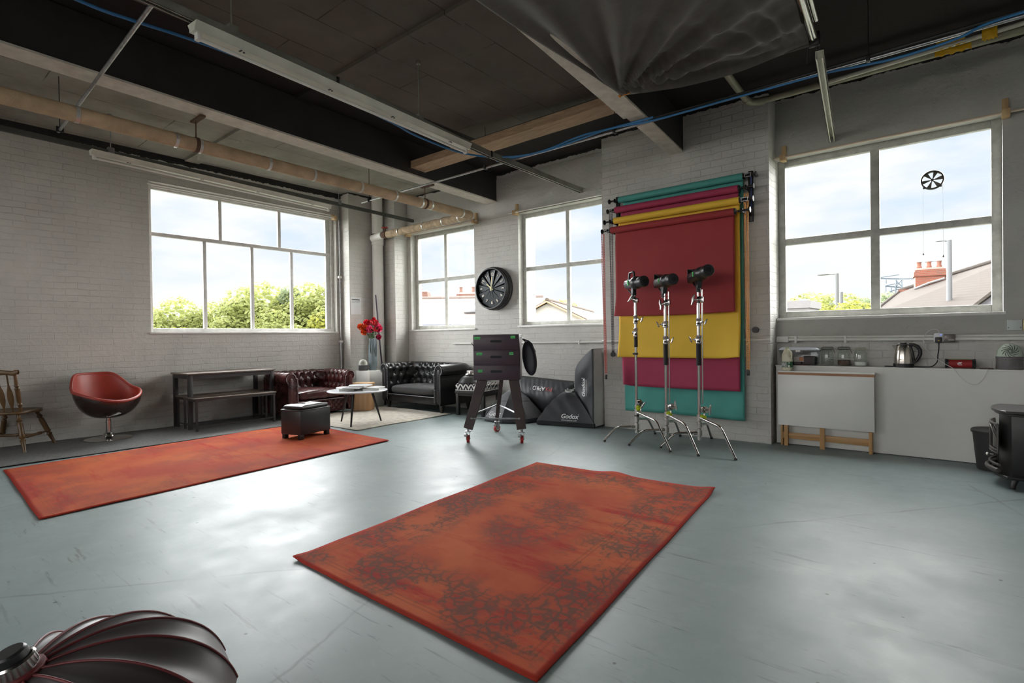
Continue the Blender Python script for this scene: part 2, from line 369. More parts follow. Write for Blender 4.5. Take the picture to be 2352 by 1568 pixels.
def rug_mat(name, hw, hl, seed, strong=1.0, c1=(.50, .118, .046), c2=(.38, .056, .028)):
    """faded distressed rug; hw, hl half sizes along local x, y"""
    m, N, L = nodes(name); b = bsdf(m); co = N.new('ShaderNodeUVMap').outputs[0]
    mp = N.new('ShaderNodeMapping'); mp.inputs['Location'].default_value = (seed, seed*.7, 0); L.new(co, mp.inputs[0]); v = mp.outputs[0]
    sp = N.new('ShaderNodeSeparateXYZ'); L.new(co, sp.inputs[0])
    ax = math_(N, L, 'ABSOLUTE', sp.outputs[0]); ay = math_(N, L, 'ABSOLUTE', sp.outputs[1])
    dx = math_(N, L, 'SUBTRACT', hw, ax); dy = math_(N, L, 'SUBTRACT', hl, ay); d = math_(N, L, 'MINIMUM', dx, dy)   # distance to edge
    base = mixc(N, L, c1, c2, ramp(N, L, noise_(N, L, v, 1.5, 4), [(.38, 0.), (.62, 1.)]))
    mp2 = N.new('ShaderNodeMapping'); mp2.inputs['Scale'].default_value = (.8, 3.4, 1); mp2.inputs['Rotation'].default_value = (0, 0, .12); mp2.inputs['Location'].default_value = (seed*2, 1, 0); L.new(co, mp2.inputs[0])
    red = ramp(N, L, noise_(N, L, mp2.outputs[0], 1.3, 9, .72), [(.52, 0.), (.66, 1.)])
    base = mixc(N, L, base, (.36, .012, .016), math_(N, L, 'MULTIPLY', red, .8))
    # worn grey-brown figure: dense in a wide border and a centre medallion
    bord = ramp(N, L, d, [(.05, .75), (.12, 1.), (.36, .85), (.50, 0.)])
    el = math_(N, L, 'SQRT', math_(N, L, 'ADD', math_(N, L, 'POWER', math_(N, L, 'DIVIDE', sp.outputs[0], hw*.40), 2.), math_(N, L, 'POWER', math_(N, L, 'DIVIDE', sp.outputs[1], hl*.42), 2.)))
    med = ramp(N, L, el, [(.0, .9), (.75, .8), (1.05, 0.)])
    zone = math_(N, L, 'MAXIMUM', bord, math_(N, L, 'MULTIPLY', med, .85))
    vo = N.new('ShaderNodeTexVoronoi'); vo.feature = 'DISTANCE_TO_EDGE'; vo.inputs['Scale'].default_value = 17
    dn = N.new('ShaderNodeTexNoise'); dn.inputs['Scale'].default_value = 6; dn.inputs['Detail'].default_value = 3; L.new(v, dn.inputs['Vector'])
    av = N.new('ShaderNodeVectorMath'); av.operation = 'MULTIPLY_ADD'; L.new(dn.outputs['Color'], av.inputs[0]); av.inputs[1].default_value = (.16, .16, .16); L.new(v, av.inputs[2]); L.new(av.outputs[0], vo.inputs['Vector'])
    flow = ramp(N, L, vo.outputs['Distance'], [(.06, 1.), (.20, .25)])
    wear = ramp(N, L, noise_(N, L, v, 3.0, 8, .72), [(.455, 0.), (.51, 1.)])
    thr = ramp(N, L, noise_(N, L, v, 90, 3, .8), [(.30, .55), (.6, 1.)])
    fig = math_(N, L, 'MULTIPLY', math_(N, L, 'MULTIPLY', math_(N, L, 'MULTIPLY', zone, flow), wear), thr)
    base = mixc(N, L, base, (.105, .075, .058), math_(N, L, 'MULTIPLY', fig, .92*strong))
    # thin border lines
    for p in (.075, .10, .30, .325):
        ln = ramp(N, L, math_(N, L, 'ABSOLUTE', math_(N, L, 'SUBTRACT', d, p)), [(.0, 1.), (.006, 0.)])
        base = mixc(N, L, base, (.13, .05, .035), math_(N, L, 'MULTIPLY', ln, .45*strong))
    base = mixc(N, L, base, (.36, .025, .018), ramp(N, L, d, [(.018, .8), (.03, 0.)]))
    base = mixc(N, L, base, (0, 0, 0), math_(N, L, 'MULTIPLY', ramp(N, L, noise_(N, L, v, 260, 2), [(.3, 1.), (.7, 0.)]), .22))
    L.new(base, b.inputs['Base Color']); b.inputs['Roughness'].default_value = .92; b.inputs['Specular IOR Level'].default_value = .15; bp = N.new('ShaderNodeBump'); bp.inputs['Strength'].default_value = .5; bp.inputs['Distance'].default_value = .003
    L.new(noise_(N, L, v, 300, 2), bp.inputs['Height']); L.new(bp.outputs[0], b.inputs['Normal'])
    return m

WALL = brick_paint('white_painted_brick', (.48, .46, .43))
PLASTER = brick_paint('white_painted_plaster', (.56, .56, .53), bump=.7, brick=False)
CHROME = pm('chrome', (.52, .50, .48), .20, 1, .05, 20)
STEEL = pm('brushed_steel', (.55, .53, .50), .32, 1, .1, 30)
GALV = pm('galvanised_steel', (.42, .42, .43), .38, 1, .25, 25)
BLACKP = pm('black_plastic', (.015, .015, .017), .42, 0, .2)
BLACKM = pm('black_metal', (.02, .019, .02), .45, .3, .2)
WHITEP = pm('white_paint', (.72, .71, .67), .45, 0, .05, 8)
CREAM = pm('cream_enamel', (.66, .65, .57), .4, 0, .1, 5)
RUST = pm('rusty_iron', (.10, .05, .03), .8, 0, .4, 30)

# ================================================================ THE ROOM
CZ = 3.79
mb = MB(); mb.box(-8.9, 3.8, -4, 6.95, -.25, 0); struct('floor', mb, floor_mat(), smooth=False)
mb = MB(); mb.box(-8.9, 3.8, -4, 6.95, CZ, CZ+.2)
mb.box(-5.4, -2.5, 2.98, 3.17, CZ-.035, CZ+.01)
mb.box(-8.4, -5.6, 2.98, 3.17, CZ-.035, CZ+.01)
struct('ceiling', mb, ceil_mat(), smooth=False)

mb = MB()
A0, A1, AB, AT = 2.54, 5.42, 1.325, 3.395
for a in ((-8.70, -8.45, -3.6, A0, 0, CZ), (-8.70, -8.45, A1, 6.76, 0, CZ), (-8.70, -8.45, A0, A1, 0, AB), (-8.70, -8.45, A0, A1, AT, CZ)): mb.box(*a)
struct('wall_left', mb, brick_paint('white_painted_brick_left', (.52, .505, .472), top=3.70), smooth=False)
mb = MB()
OP = [(-7.70, -6.09, 1.345, 3.10), (-5.155, -3.55, 1.365, 3.10), (-1.48, .385, 1.362, 3.125)]
xs = -8.85
for (x0, x1, z0, z1) in OP:
    mb.box(xs, x0, 6.5, 6.76, 0, CZ); mb.box(x0, x1, 6.5, 6.76, 0, z0); mb.box(x0, x1, 6.5, 6.76, z1, CZ); xs = x1
mb.box(xs, 3.6, 6.5, 6.76, 0, CZ)
mb.box(-8.46, -8.22, 5.53, 6.21, 0, CZ)
mb.box(-8.46, -7.79, 6.2, 6.51, 0, CZ)
mb.box(-3.51, -1.48, 6.205, 6.51, 0, CZ)
struct('wall_far', mb, brick_paint('white_painted_brick_far', (.585, .57, .535), top=3.765, dirt=.45), smooth=False)  # same paint as wall_left but lighter: window brightness put into the colour
mb = MB(); mb.box(3.4, 3.8, -4, 6.9, 0, CZ); struct('wall_right', mb, WALL, smooth=False)
mb = MB(); xs = -8.85
for (x0, x1) in ((-7.6, -5.4), (-4.6, -2.4), (-1.6, .6)):
    mb.box(xs, x0, -4, -3.6, 0, CZ); mb.box(x0, x1, -4, -3.6, 0, 1.3); mb.box(x0, x1, -4, -3.6, 3.2, CZ); xs = x1
mb.box(xs, 3.8, -4, -3.6, 0, CZ)
struct('wall_near', mb, WALL, smooth=False)

# rendered plaster panels over the brick (window reveals band above the worktop, over the windows)
mb = MB(); mb.box(-1.48, 3.39, 6.488, 6.503, 3.125, 3.74); mb.box(.385, 3.39, 6.488, 6.503, 1.14, 3.125); mb.box(-1.48, .385, 6.488, 6.503, 1.14, 1.362)
struct('trim_1', mb, brick_paint('white_plaster_right', (.45, .445, .41), bump=.9, brick=False, top=3.75, dirt=.6), smooth=False)
mb = MB(); mb.box(-5.155, -3.52, 6.486, 6.503, 3.10, 3.70); mb.box(-7.77, -5.155, 6.486, 6.503, 3.10, 3.70)
struct('trim_2', mb, brick_paint('white_plaster_middle', (.52, .51, .475), bump=1., brick=False, top=3.73, dirt=.5), smooth=False)
mb = MB(); mb.box(-7.72, -6.07, 6.47, 6.6, 1.318, 1.346, bev=.004); mb.box(-5.17, -3.52, 6.47, 6.6, 1.338, 1.366, bev=.004); mb.box(-1.475, .40, 6.47, 6.6, 1.335, 1.363, bev=.004)
struct('trim_3', mb, pm('white_sill_paint', (.74, .73, .70), .5, 0, .06, 10, bump=.3, bscale=40))
mb = MB(); mb.box(-8.6, -8.425, 2.53, 5.43, 1.30, 1.326, bev=.004); struct('trim_4', mb, MATS['white_sill_paint'])

FRAME = pm('window_frame_paint', (.46, .46, .42), .5, 0, .18, 14, bump=.3, bscale=30)
FRAMEW = pm('window_frame_white', (.66, .65, .62), .5, 0, .12, 14, bump=.3, bscale=30)
GL = glass('window_glass', (.97, .985, .98), .006)
def window(name, m, outer, bars, plane, axis, t=.05):
    """outer=(u0,u1,z0,z1,border) in wall coordinates, bars=list of (u0,u1,z0,z1)"""
    mb = MB(); u0, u1, z0, z1, b = outer
    R = [(u0, u0+b, z0, z1), (u1-b, u1, z0, z1), (u0+b, u1-b, z0, z0+b), (u0+b, u1-b, z1-b, z1)]+bars
    for k_, (a, c, d, e) in enumerate(R):
        s_ = .0025*k_
        if axis == 'x': mb.box(a, c, plane+s_, plane+t+s_, d, e, bev=.006)
        else: mb.box(plane-t-s_, plane-s_, a, c, d, e, bev=.006)
    o = struct(name, mb, m)
    g = MB()
    if axis == 'x': g.add([(u0, plane+t*.6, z0), (u1, plane+t*.6, z0), (u1, plane+t*.6, z1), (u0, plane+t*.6, z1)], [(0, 1, 2, 3)])
    else: g.add([(plane-t*.6, u0, z0), (plane-t*.6, u1, z0), (plane-t*.6, u1, z1), (plane-t*.6, u0, z1)], [(0, 1, 2, 3)])
    obj('glass_pane', g, GL, o); return o
window('window_1', FRAMEW, (A0, A1, AB, AT, .055), [(3.25, 3.30, 1.37, 2.67), (3.95, 4.0, 1.37, 2.67), (4.61, 4.66, 1.37, 2.67), (A0, A1, 2.665, 2.72), (3.48, 3.53, 2.71, 3.32), (4.41, 4.46, 2.71, 3.32), (A0, A1, 3.31, 3.36), (5.28, 5.40, 1.35, 3.35)], -8.53, 'y', .045)
window('window_2', FRAME, (-7.70, -6.09, 1.345, 3.10, .07), [(-6.935, -6.875, 1.40, 3.05), (-7.65, -6.13, 2.205, 2.265)], 6.61, 'x')
window('window_3', FRAME, (-5.155, -3.55, 1.365, 3.10, .06), [(-4.355, -4.295, 1.40, 3.05), (-5.12, -3.6, 2.215, 2.275)], 6.61, 'x')
window('window_4', FRAME, (-1.48, .385, 1.362, 3.125, .072), [(-.615, -.535, 1.42, 3.07), (-1.43, .33, 2.18, 2.25)], 6.60, 'x', .06)

# steel joists cased in black with pale lower flanges
FLANGE = pm('flaking_white_paint', (.60, .56, .49), .6, 0, .15, 9, bump=.5, bscale=30)
CASE = pm('black_painted_casing', (.022, .019, .019), .55, 0, .25, 3, bump=.2, bscale=20)
def beamM(p0, p1):
    d = Vector(p1)-Vector(p0); return frame(p0, (d.y, -d.x, 0), d), d.length
M, ln = beamM((-5.08, -3.5, 3.34), (-5.68, 6.49, 3.34))
# beam mesh: local x = across (towards +X), y = along
b1 = MB(); b1.box(-.115, .115, 0, ln, 0, .018, M=M)
o = obj('ceiling_beam', b1, FLANGE); tag(o, 'long ceiling beam with pale flaking flange, above the lagged pipe', 'beam', kind='structure')
c1 = MB(); c1.box(-.095, .105, 0, ln, .018, .44, M=M); obj('beam_casing', c1, CASE, o)
M2, ln2 = beamM((-1.62, -3.5, 3.345), (-2.495, 6.2, 3.345))
b2 = MB(); b2.box(-.085, .085, 0, ln2, 0, .018, M=M2)
b2.box(-.10, .10, 0, 8.35, -.02, 0, M=M2)
o = obj('ceiling_beam', b2, FLANGE); tag(o, 'pale-flanged ceiling beam that runs under the black cloth to the backdrop pillar', 'beam', kind='structure')
c2 = MB(); c2.box(-.07, .08, 0, ln2, .018, .43, M=M2); obj('beam_casing', c2, CASE, o)
# timber nailed between the beams
mb = MB(); d = Vector((-2.66, 5.10, 3.60))-Vector((-5.60, 4.75, 3.425)); M = frame((-5.60, 4.75, 3.425), d, (0, 1, 0))
mb.box(0, d.length, -.13, .13, 0, .09, M=M)
o = rebase(obj('timber_joist', mb, wood('rough_timber', (.30, .19, .11), (.52, .36, .23), .75, 'x', 1.2)))
tag(o, 'rough brown timber joist nailed across the ceiling between the two pale-flanged beams', 'timber')

# ---------------------------------------------------------------- lagged heating pipe
LAG = pm('hessian_pipe_lagging', (.46, .335, .215), .85, 0, .22, 5, bump=.6, bscale=45)
LAGP = pm('patchy_pipe_lagging', (.42, .32, .21), .85, 0, .35, 16, bump=.6, bscale=40)
BAND = pm('aluminium_band', (.62, .61, .58), .4, .8, .08)
t = thing('insulated_pipe', 'long brown lagged heating pipe with metal bands hung below the ceiling', 'pipe', (-5.6, 2, 3.03), world=True)
P0, P1 = Vector((-5.53, -1.0, 3.09)), Vector((-5.745, 6.03, 3.09))
mb = MB(); mb.cyl(P0, P1, .066, seg=24); mb.ball(P1, .066, seg=16); obj('lagging', mb, LAG, t)
mb = MB(); Q0, Q1 = Vector((-5.745, 6.04, 3.085)), Vector((-7.66, 5.95, 3.03))
pts = [Q0.lerp(Q1, i/24)+Vector((0, 0, .004*math.sin(i*2.1))) for i in range(25)]
mb.tube(pts, [.062+.004*math.sin(i*3.7) for i in range(25)], 20); obj('branch_lagging', mb, LAGP, t)
for y in (.62, 1.18, 1.92, 2.13, 2.82, 3.35, 4.0, 4.55, 5.02, 5.2, 5.85):
    p = P0.lerp(P1, (y+1)/7.03); mb = MB(); mb.cyl(p-Vector((0, .014, 0)), p+Vector((0, .014, 0)), .0695, seg=24); obj('metal_band', mb, BAND, t)
for x in (-5.95, -6.3, -6.75, -7.35):
    p = Q0.lerp(Q1, (x+5.745)/(-7.66+5.745)); mb = MB(); mb.cyl(p-Vector((.01, 0, 0)), p+Vector((.01, 0, 0)), .0685, seg=20); obj('metal_band', mb, BAND, t)
v = MB(); v.cyl((-7.64, 5.945, 3.03), (-7.82, 5.94, 3.03), .035, seg=14); v.cyl((-7.73, 5.94, 3.03), (-7.73, 5.94, 3.14), .018, seg=10)
v.cyl((-7.69, 5.94, 3.03), (-7.77, 5.94, 3.03), .055, seg=14); vo_ = obj('valve', v, RUST, t)
v = MB(); v.tube(arc((-7.73, 5.94, 3.155), .05, 0, 2*PI*.96, 20, 'xy'), .009, 8, True); v.cyl((-7.78, 5.94, 3.155), (-7.68, 5.94, 3.155), .007); v.cyl((-7.73, 5.89, 3.155), (-7.73, 5.99, 3.155), .007)
obj('handwheel', v, pm('red_enamel', (.35, .03, .025), .45), vo_)
v = MB(); v.tube([(-7.80, 5.94, 3.03), (-7.98, 5.93, 3.02), (-8.06, 5.93, 3.01), (-8.09, 5.97, 3.0)], .062, 20); obj('white_elbow', v, WHITEP, t)
for y, xb in ((2.10, -5.45), (5.10, -5.60)):
    p = P0.lerp(P1, (y+1)/7.03)
    v = MB(); v.cyl(p+Vector((0, 0, .06)), (p.x, p.y, 3.325), .006, seg=6); v.cyl(p-Vector((0, .016, 0)), p+Vector((0, .016, 0)), .074, seg=20)
    v.box(p.x-.07, p.x+.17, y-.025, y+.025, 3.318, 3.336); obj('hanger', v, RUST, t)

# downpipe in the corner and small conduit by the left window
t = thing('soil_pipe', 'thick white vertical pipe in the far left corner', 'pipe', (-8.09, 6.05, 0), world=True)
mb = MB(); mb.cyl((-8.09, 6.05, 0), (-8.09, 6.05, CZ), .098, seg=28); mb.cyl((-8.09, 6.05, 2.9), (-8.09, 6.05, 3.07), .108, seg=28); obj('pipe', mb, WHITEP, t)
mb = MB(); mb.cyl((-8.09, 6.05, 3.07), (-8.09, 6.05, 3.095), .116, seg=28); mb.box(-8.0, -7.96, 6.02, 6.08, 3.06, 3.11); obj('pipe_clamp', mb, RUST, t)
t = thing('wall_conduit', 'thin white conduit running down beside the left window', 'pipe', (-8.43, 5.47, .9), world=True)
mb = MB(); mb.cyl((-8.425, 5.475, .42), (-8.425, 5.475, 3.6), .012, seg=10); mb.cyl((-8.425, 5.475, .42), (-8.425, 5.475, 1.15), .02, seg=10); obj('conduit', mb, GALV, t)
for z in (1.15, 2.3): mb = MB(); mb.box(-8.45, -8.40, 5.44, 5.51, z-.02, z+.02, bev=.004); obj('saddle', mb, WHITEP, t)
# dado pipe along the far wall
t = thing('heating_pipe', 'thin white pipe running along the wall under the right window', 'pipe', (-.5, 6.46, 1.12), world=True)
mb = MB(); mb.tube([(-1.46, 6.44, 1.122), (3.3, 6.44, 1.12)], .016, 12); mb.tube([(-1.47, 6.455, 1.15), (3.3, 6.455, 1.148)], .012, 10); mb.box(-1.475, -1.35, 6.42, 6.48, 1.095, 1.155, bev=.008); obj('pipe', mb, WHITEP, t)
for x in (-1.28, -.82, .62): mb = MB(); mb.box(x-.012, x+.012, 6.42, 6.5, 1.085, 1.16, bev=.004); obj('saddle', mb, WHITEP, t)
t = thing('heating_pipe', 'thin white pipe along the wall between the clock and the backdrop pillar', 'pipe', (-5, 6.46, 1.1), world=True)
mb = MB(); mb.tube([(-6.6, 6.47, 1.09), (-3.53, 6.47, 1.108)], .014, 10); obj('pipe', mb, WHITEP, t)
for x in (-5.55, -5.03, -4.05): mb = MB(); mb.box(x-.012, x+.012, 6.45, 6.5, 1.075, 1.125, bev=.004); obj('saddle', mb, WHITEP, t)
t = thing('heating_pipe', 'thin white pipe crossing the pillar behind the paper backdrops', 'pipe', (-2.5, 6.18, 1.12), world=True)
mb = MB(); mb.tube([(-3.52, 6.18, 1.118), (-1.47, 6.18, 1.128)], .014, 10); obj('pipe', mb, WHITEP, t)

# ---------------------------------------------------------------- lighting trunking and tubes
TRUNK = pm('dusty_trunking', (.27, .265, .23), .5, .3, .2, 6)
DTRUNK = pm('dark_trunking', (.10, .10, .09), .5, .3, .2, 6)
def rail(name, label, p0, p1, w, h, m, hangers, brk=()):
    p0 = Vector(p0); p1 = Vector(p1); d = p1-p0; M = frame(p0, (d.y, -d.x, 0), d)
    t = thing(name, label, 'trunking', tuple(p0.lerp(p1, .5)), world=True)
    mb = MB(); L_ = d.length; th = .004
    mb.box(-w/2, w/2, 0, L_, h-th, h, M=M); mb.box(-w/2, -w/2+th, 0, L_, 0, h, M=M); mb.box(w/2-th, w/2, 0, L_, 0, h, M=M)
    mb.box(-w/2, -w/2+.014, 0, L_, 0, th, M=M); mb.box(w/2-.014, w/2, 0, L_, 0, th, M=M); obj('channel', mb, m, t)
    for s, top in hangers:
        q = p0+d*s; mb = MB(); mb.cyl((q.x, q.y, q.z+h), (q.x, q.y, top), .006, seg=8); mb.cyl((q.x, q.y, top-.02), (q.x, q.y, top), .02, seg=10); mb.box(-w/2-.004, w/2+.004, L_*s-.03, L_*s+.03, h-.03, h+.03, M=M); obj('hanger_rod', mb, m if m is TRUNK else GALV, t)
    for s in brk:
        mb = MB(); mb.box(-w/2-.006, w/2+.006, L_*s-.012, L_*s+.012, -.004, h+.004, M=M); obj('joint_plate', mb, BLACKM, t)
    return t, M
TX = rail('light_trunking', 'long grey lighting trunking carrying the large fluorescent batten', (-3.47, -1.5, 3.205), (-3.76, 2.49, 3.205), .055, .06, TRUNK, ((.78, CZ),), (.985,))
for (q0, q1, hs) in (((-3.76, 2.49, 3.205), (-3.959, 4.46, 3.205), ((.45, CZ),)), ((-3.959, 4.46, 3.205), (-4.0, 6.49, 3.21), ())):
    x_t, _m = rail('tmp', 'tmp', q0, q1, .055, .06, TRUNK, hs, (.02,) if hs == () else ())
    for ch in list(x_t.children):
        ch.data.transform(Matrix.Translation(Vector(x_t.location)-Vector(TX[0].location))); ch.parent = TX[0]
    bpy.data.objects.remove(x_t)
def batten(label, p0, p1, w, rot=0):
    """bare fluorescent batten; hangs below p0-p1"""
    p0 = Vector(p0); p1 = Vector(p1); d = p1-p0; L_ = d.length; M = frame(p0, (d.y, -d.x, 0), d)
    t = thing('fluorescent_batten', label, 'light', tuple(p0.lerp(p1, .5)), world=True)
    mb = MB(); n = [(-w*.5, 0), (-w*.32, -.035), (-w*.3, -.055), (w*.3, -.055), (w*.32, -.035), (w*.5, 0)]
    M3 = M @ Matrix(((1,0,0,0),(0,0,1,0),(0,1,0,0),(0,0,0,1)))
    mb.prism(n, 0, L_, M3); obj('batten_body', mb, CREAM, t, ang=25)
    for s in (.02, L_-.05):
        for sx in (-.0,): mb = MB(); mb.box(-.022, .022, s, s+.03, -.10, -.05, M=M, bev=.006); obj('tube_holder', mb, WHITEP, t)
    mb = MB(); mb.cyl((0, .03, -.085), (0, L_-.03, -.085), .0135, seg=14, M=M); obj('fluorescent_tube', mb, pm('unlit_tube_glass', (.80, .79, .74), .2, 0, .02), t)
    for s in (.12, .38, .62, .9): mb = MB(); mb.box(.0, .03, L_*s-.03, L_*s-.018, -.058, -.053, M=M); mb.cyl((.012, L_*s, -.06), (.012, L_*s, -.053), .007, seg=8, M=M); obj('tube_clip', mb, BLACKP, t)
    return t
BT0, BT1 = (-3.672, 1.36, 3.20), (-3.868, 4.05, 3.20)
batten('large dusty cream fluorescent batten hanging under the middle ceiling trunking', BT0, BT1, .12)
rail('light_trunking', 'dark trunking running close to the left brick wall above the window', (-7.22, -1.5, 3.335), (-7.60, 6.49, 3.315), .045, .05, DTRUNK, ((.42, CZ), (.80, CZ)))
batten('slim cream fluorescent batten hanging above the large left window', (-7.34, 1.66, 3.33), (-7.60, 4.78, 3.32), .10)
rail('light_trunking', 'short pale trunking ending above the right window', (-.715, 4.45, 3.185), (-.93, 6.49, 3.185), .055, .06, pm('pale_trunking', (.50, .48, .41), .45, .3, .15), ())
# galvanised conduits across the ceiling
for lab, p0, p1 in (('galvanised conduit crossing the ceiling above the blue cables', (-7.0, 4.95, 3.29), (2.9, 4.95, 3.29)), ('short galvanised conduit crossing the top left ceiling under the beam', (-6.76, 1.28, 3.27), (-3.55, 1.17, 3.27))):
    t = thing('ceiling_conduit', lab, 'conduit', tuple((Vector(p0)+Vector(p1))/2), world=True)
    mb = MB(); mb.cyl(p0, p1, .0135, seg=12); obj('tube', mb, GALV, t)
    for s in ((.02, .26, .44, .66) if p1[0] > 0 else (.02,)):
        q = Vector(p0).lerp(Vector(p1), s); mb = MB(); mb.box(q.x-.012, q.x+.012, q.y-.03, q.y+.03, q.z-.02, q.z+.03, bev=.003); mb.cyl(q, (q.x, q.y, CZ), .004, seg=6); obj('conduit_saddle', mb, BLACKM, t)
BLUE = pm('blue_cable_sheath', (.03, .18, .42), .4, 0, .08)
def cable(label, pts, r, m, cat='cable', name='cable', sub=6):
    P = [Vector(p) for p in pts]; out = []
    for i in range(len(P)-1):
        a, b, c, d = P[max(i-1, 0)], P[i], P[i+1], P[min(i+2, len(P)-1)]
        for k in range(sub):
            s = k/sub; out.append(.5*((2*b)+(c-a)*s+(2*a-5*b+4*c-d)*s*s+(3*b-a-3*c+d)*s*s*s))
    out.append(P[-1]); mb = MB(); mb.tube(out, r, 8); o = rebase(obj(name, mb, m)); tag(o, label, cat); return o
cable('blue cable drooping from the conduit at the top left of the ceiling', [(-4.05, .2, 3.33), (-4.09, .88, 3.28), (-4.085, 1.15, 3.28), (-4.08, 1.5, 3.30), (-4.09, 2.05, 3.315), (-4.13, 2.7, 3.315), (-4.22, 3.35, 3.315), (-4.30, 3.75, 3.31), (-4.26, 4.40, 3.29), (-3.9, 4.72, 3.25), (-3.5, 4.86, 3.26), (-3.03, 4.92, 3.33), (-2.7, 4.90, 3.31), (-2.2, 4.90, 3.30)], .011, BLUE)
cable('blue cable clipped along the conduit and sagging at the right', [(-4.2, 4.9, 3.31), (-3.5, 4.90, 3.27), (-3.03, 4.90, 3.29), (-2.65, 4.90, 3.31), (-2.2, 4.915, 3.275), (-1.55, 4.92, 3.275), (-1.05, 4.92, 3.27), (-.72, 4.92, 3.265), (-.30, 4.93, 3.235), (.06, 4.92, 3.25), (.3, 4.92, 3.30), (1.2, 4.92, 3.30)], .010, BLUE)
cable('thin black cable running beside the blue cables', [(-4.0, 4.97, 3.32), (-2.5, 4.98, 3.33), (-1.2, 4.97, 3.32), (.6, 4.98, 3.34), (1.6, 4.98, 3.33)], .009, BLACKP)

# grey duct above right window, black ceiling cloth and its tube
DUCT = pm('olive_grey_duct', (.24, .225, .16), .45, .1, .15)
t = thing('cable_duct', 'grey round duct bending along the top of the right wall', 'duct', (-.5, 5.95, 3.58), world=True)
mb = MB(); mb.tube([(-1.57, 5.0, 3.60), (-1.59, 5.5, 3.60), (-1.60, 5.84, 3.60), (-1.575, 5.92, 3.60), (-1.50, 5.95, 3.60), (-.6, 5.95, 3.60), (3.3, 5.95, 3.60)], .033, 16); obj('duct_tube', mb, DUCT, t)
mb = MB(); mb.tube([(-1.60, 5.80, 3.60), (-1.59, 5.90, 3.60), (-1.52, 5.95, 3.60), (-1.45, 5.95, 3.60)], .038, 16); obj('elbow', mb, DUCT, t)
mb = MB(); mb.tube([(-.90, 5.90, 3.585), (.5, 5.90, 3.635), (3.3, 5.90, 3.66)], .020, 12); o = rebase(obj('pale_conduit', mb, MATS['pale_trunking'])); tag(o, 'pale conduit running beside the grey duct at the top right', 'conduit')
TAPE = pm('yellow_tape', (.75, .42, .01), .5, 0, .1)
for lab, (x0, x1, z0, z1, y) in (('long torn strip of yellow tape hanging below the pale conduit', (-.078, .160, 3.535, 3.585, 5.875)), ('wide yellow tape patch above the torn strip at the top right', (-.068, .12, 3.60, 3.67, 5.89)), ('crumpled yellow tape wrapped round the pale conduit nearest the right edge', (.226, .32, 3.565, 3.66, 5.872))):
    mb = MB(); mb.grid(lambda u, v: (x0+(x1-x0)*u, y-.004*math.sin(u*9+v*5), z0+(z1-z0)*v+.008*math.sin(u*23)*(1-v)), 16, 3); o = rebase(obj('yellow_tape', mb, TAPE)); sm = o.modifiers.new('s', 'SOLIDIFY'); sm.thickness = .002; tag(o, lab, 'tape')

CL = pm('black_muslin', (.075, .066, .058), .85, 0, .15, 20, bump=.2, bscale=120, sheen=.3)
t = thing('ceiling_cloth', 'large black cloth stretched below the ceiling and gathered at one corner', 'cloth', (-1.6, 2.2, 3.4), world=True)
K = [Vector((-2.20, 4.23, 3.29)), Vector((-.79, 4.50, 3.335)), Vector((-.45, -2.8, 3.40)), Vector((-2.05, -2.6, 3.32))]
def cf(u, v):
    a = K[0].lerp(K[1], u); b = K[3].lerp(K[2], u); p = a.lerp(b, v)
    # bowed edges
    p.x += -.11*math.sin(PI*min(1, v*1.6))*(1-u)
    p.y += .05*math.sin(PI*u)*(1-v)
    # folds fanning out of the gathered corners
    for (c, s, fall) in ((K[0], 1., 1.25), (K[1], .5, .55)):
        dx, dy = p.x-c.x, p.y-c.y; r = math.hypot(dx, dy); a_ = math.atan2(dy, dx)
        amp = min(r, .5)*.13*math.exp(-r/fall)*s
        p.z += amp*(math.sin(a_*19)+.45*math.sin(a_*37+1.3))
    p.z += -.03*math.sin(PI*v)*math.sin(PI*u)+.006*math.sin(p.x*7+p.y*3)
    return p
mb = MB(); mb.grid(cf, 110, 150); o = obj('cloth', mb, CL, t, ang=180); sm = o.modifiers.new('s', 'SOLIDIFY'); sm.thickness = .004
mb = MB(); mb.tube([K[0].lerp(K[1], u/20)+Vector((0, .05*math.sin(PI*u/20), -.006)) for u in range(21)], .010, 8); obj('hem', mb, CL, t)
mb = MB(); mb.cyl(K[0]+Vector((-.01, 0, -.02)), K[0]+Vector((.03, .01, .05)), .014, seg=8); mb.box(K[0].x, K[0].x+.09, K[0].y, K[0].y+.012, 3.275, 3.287); obj('clamp', mb, pm('orange_clip', (.6, .25, .03), .5), t)
t = thing('aluminium_pole', 'polished aluminium pole clamped along the edge of the black cloth', 'pole', (-.70, 2, 3.36), world=True)
mb = MB(); mb.cyl((-.47, -1, 3.37), (-.762, 4.52, 3.37), .030, seg=20); mb.cyl((-.40, -1, 3.40), (-.71, 4.30, 3.40), .018, seg=14); obj('tube', mb, CHROME, t)
mb = MB(); mb.cyl((-.765, 4.53, 3.37), (-.755, 4.50, 3.37), .034, seg=20); mb.box(-.80, -.72, 4.50, 4.55, 3.32, 3.42, bev=.01); mb.cyl((-.80, 4.55, 3.35), (-.83, 4.66, 3.27), .008); mb.cyl((-.74, 4.55, 3.35), (-.76, 4.62, 3.27), .010); obj('clamp', mb, BLACKM, t)

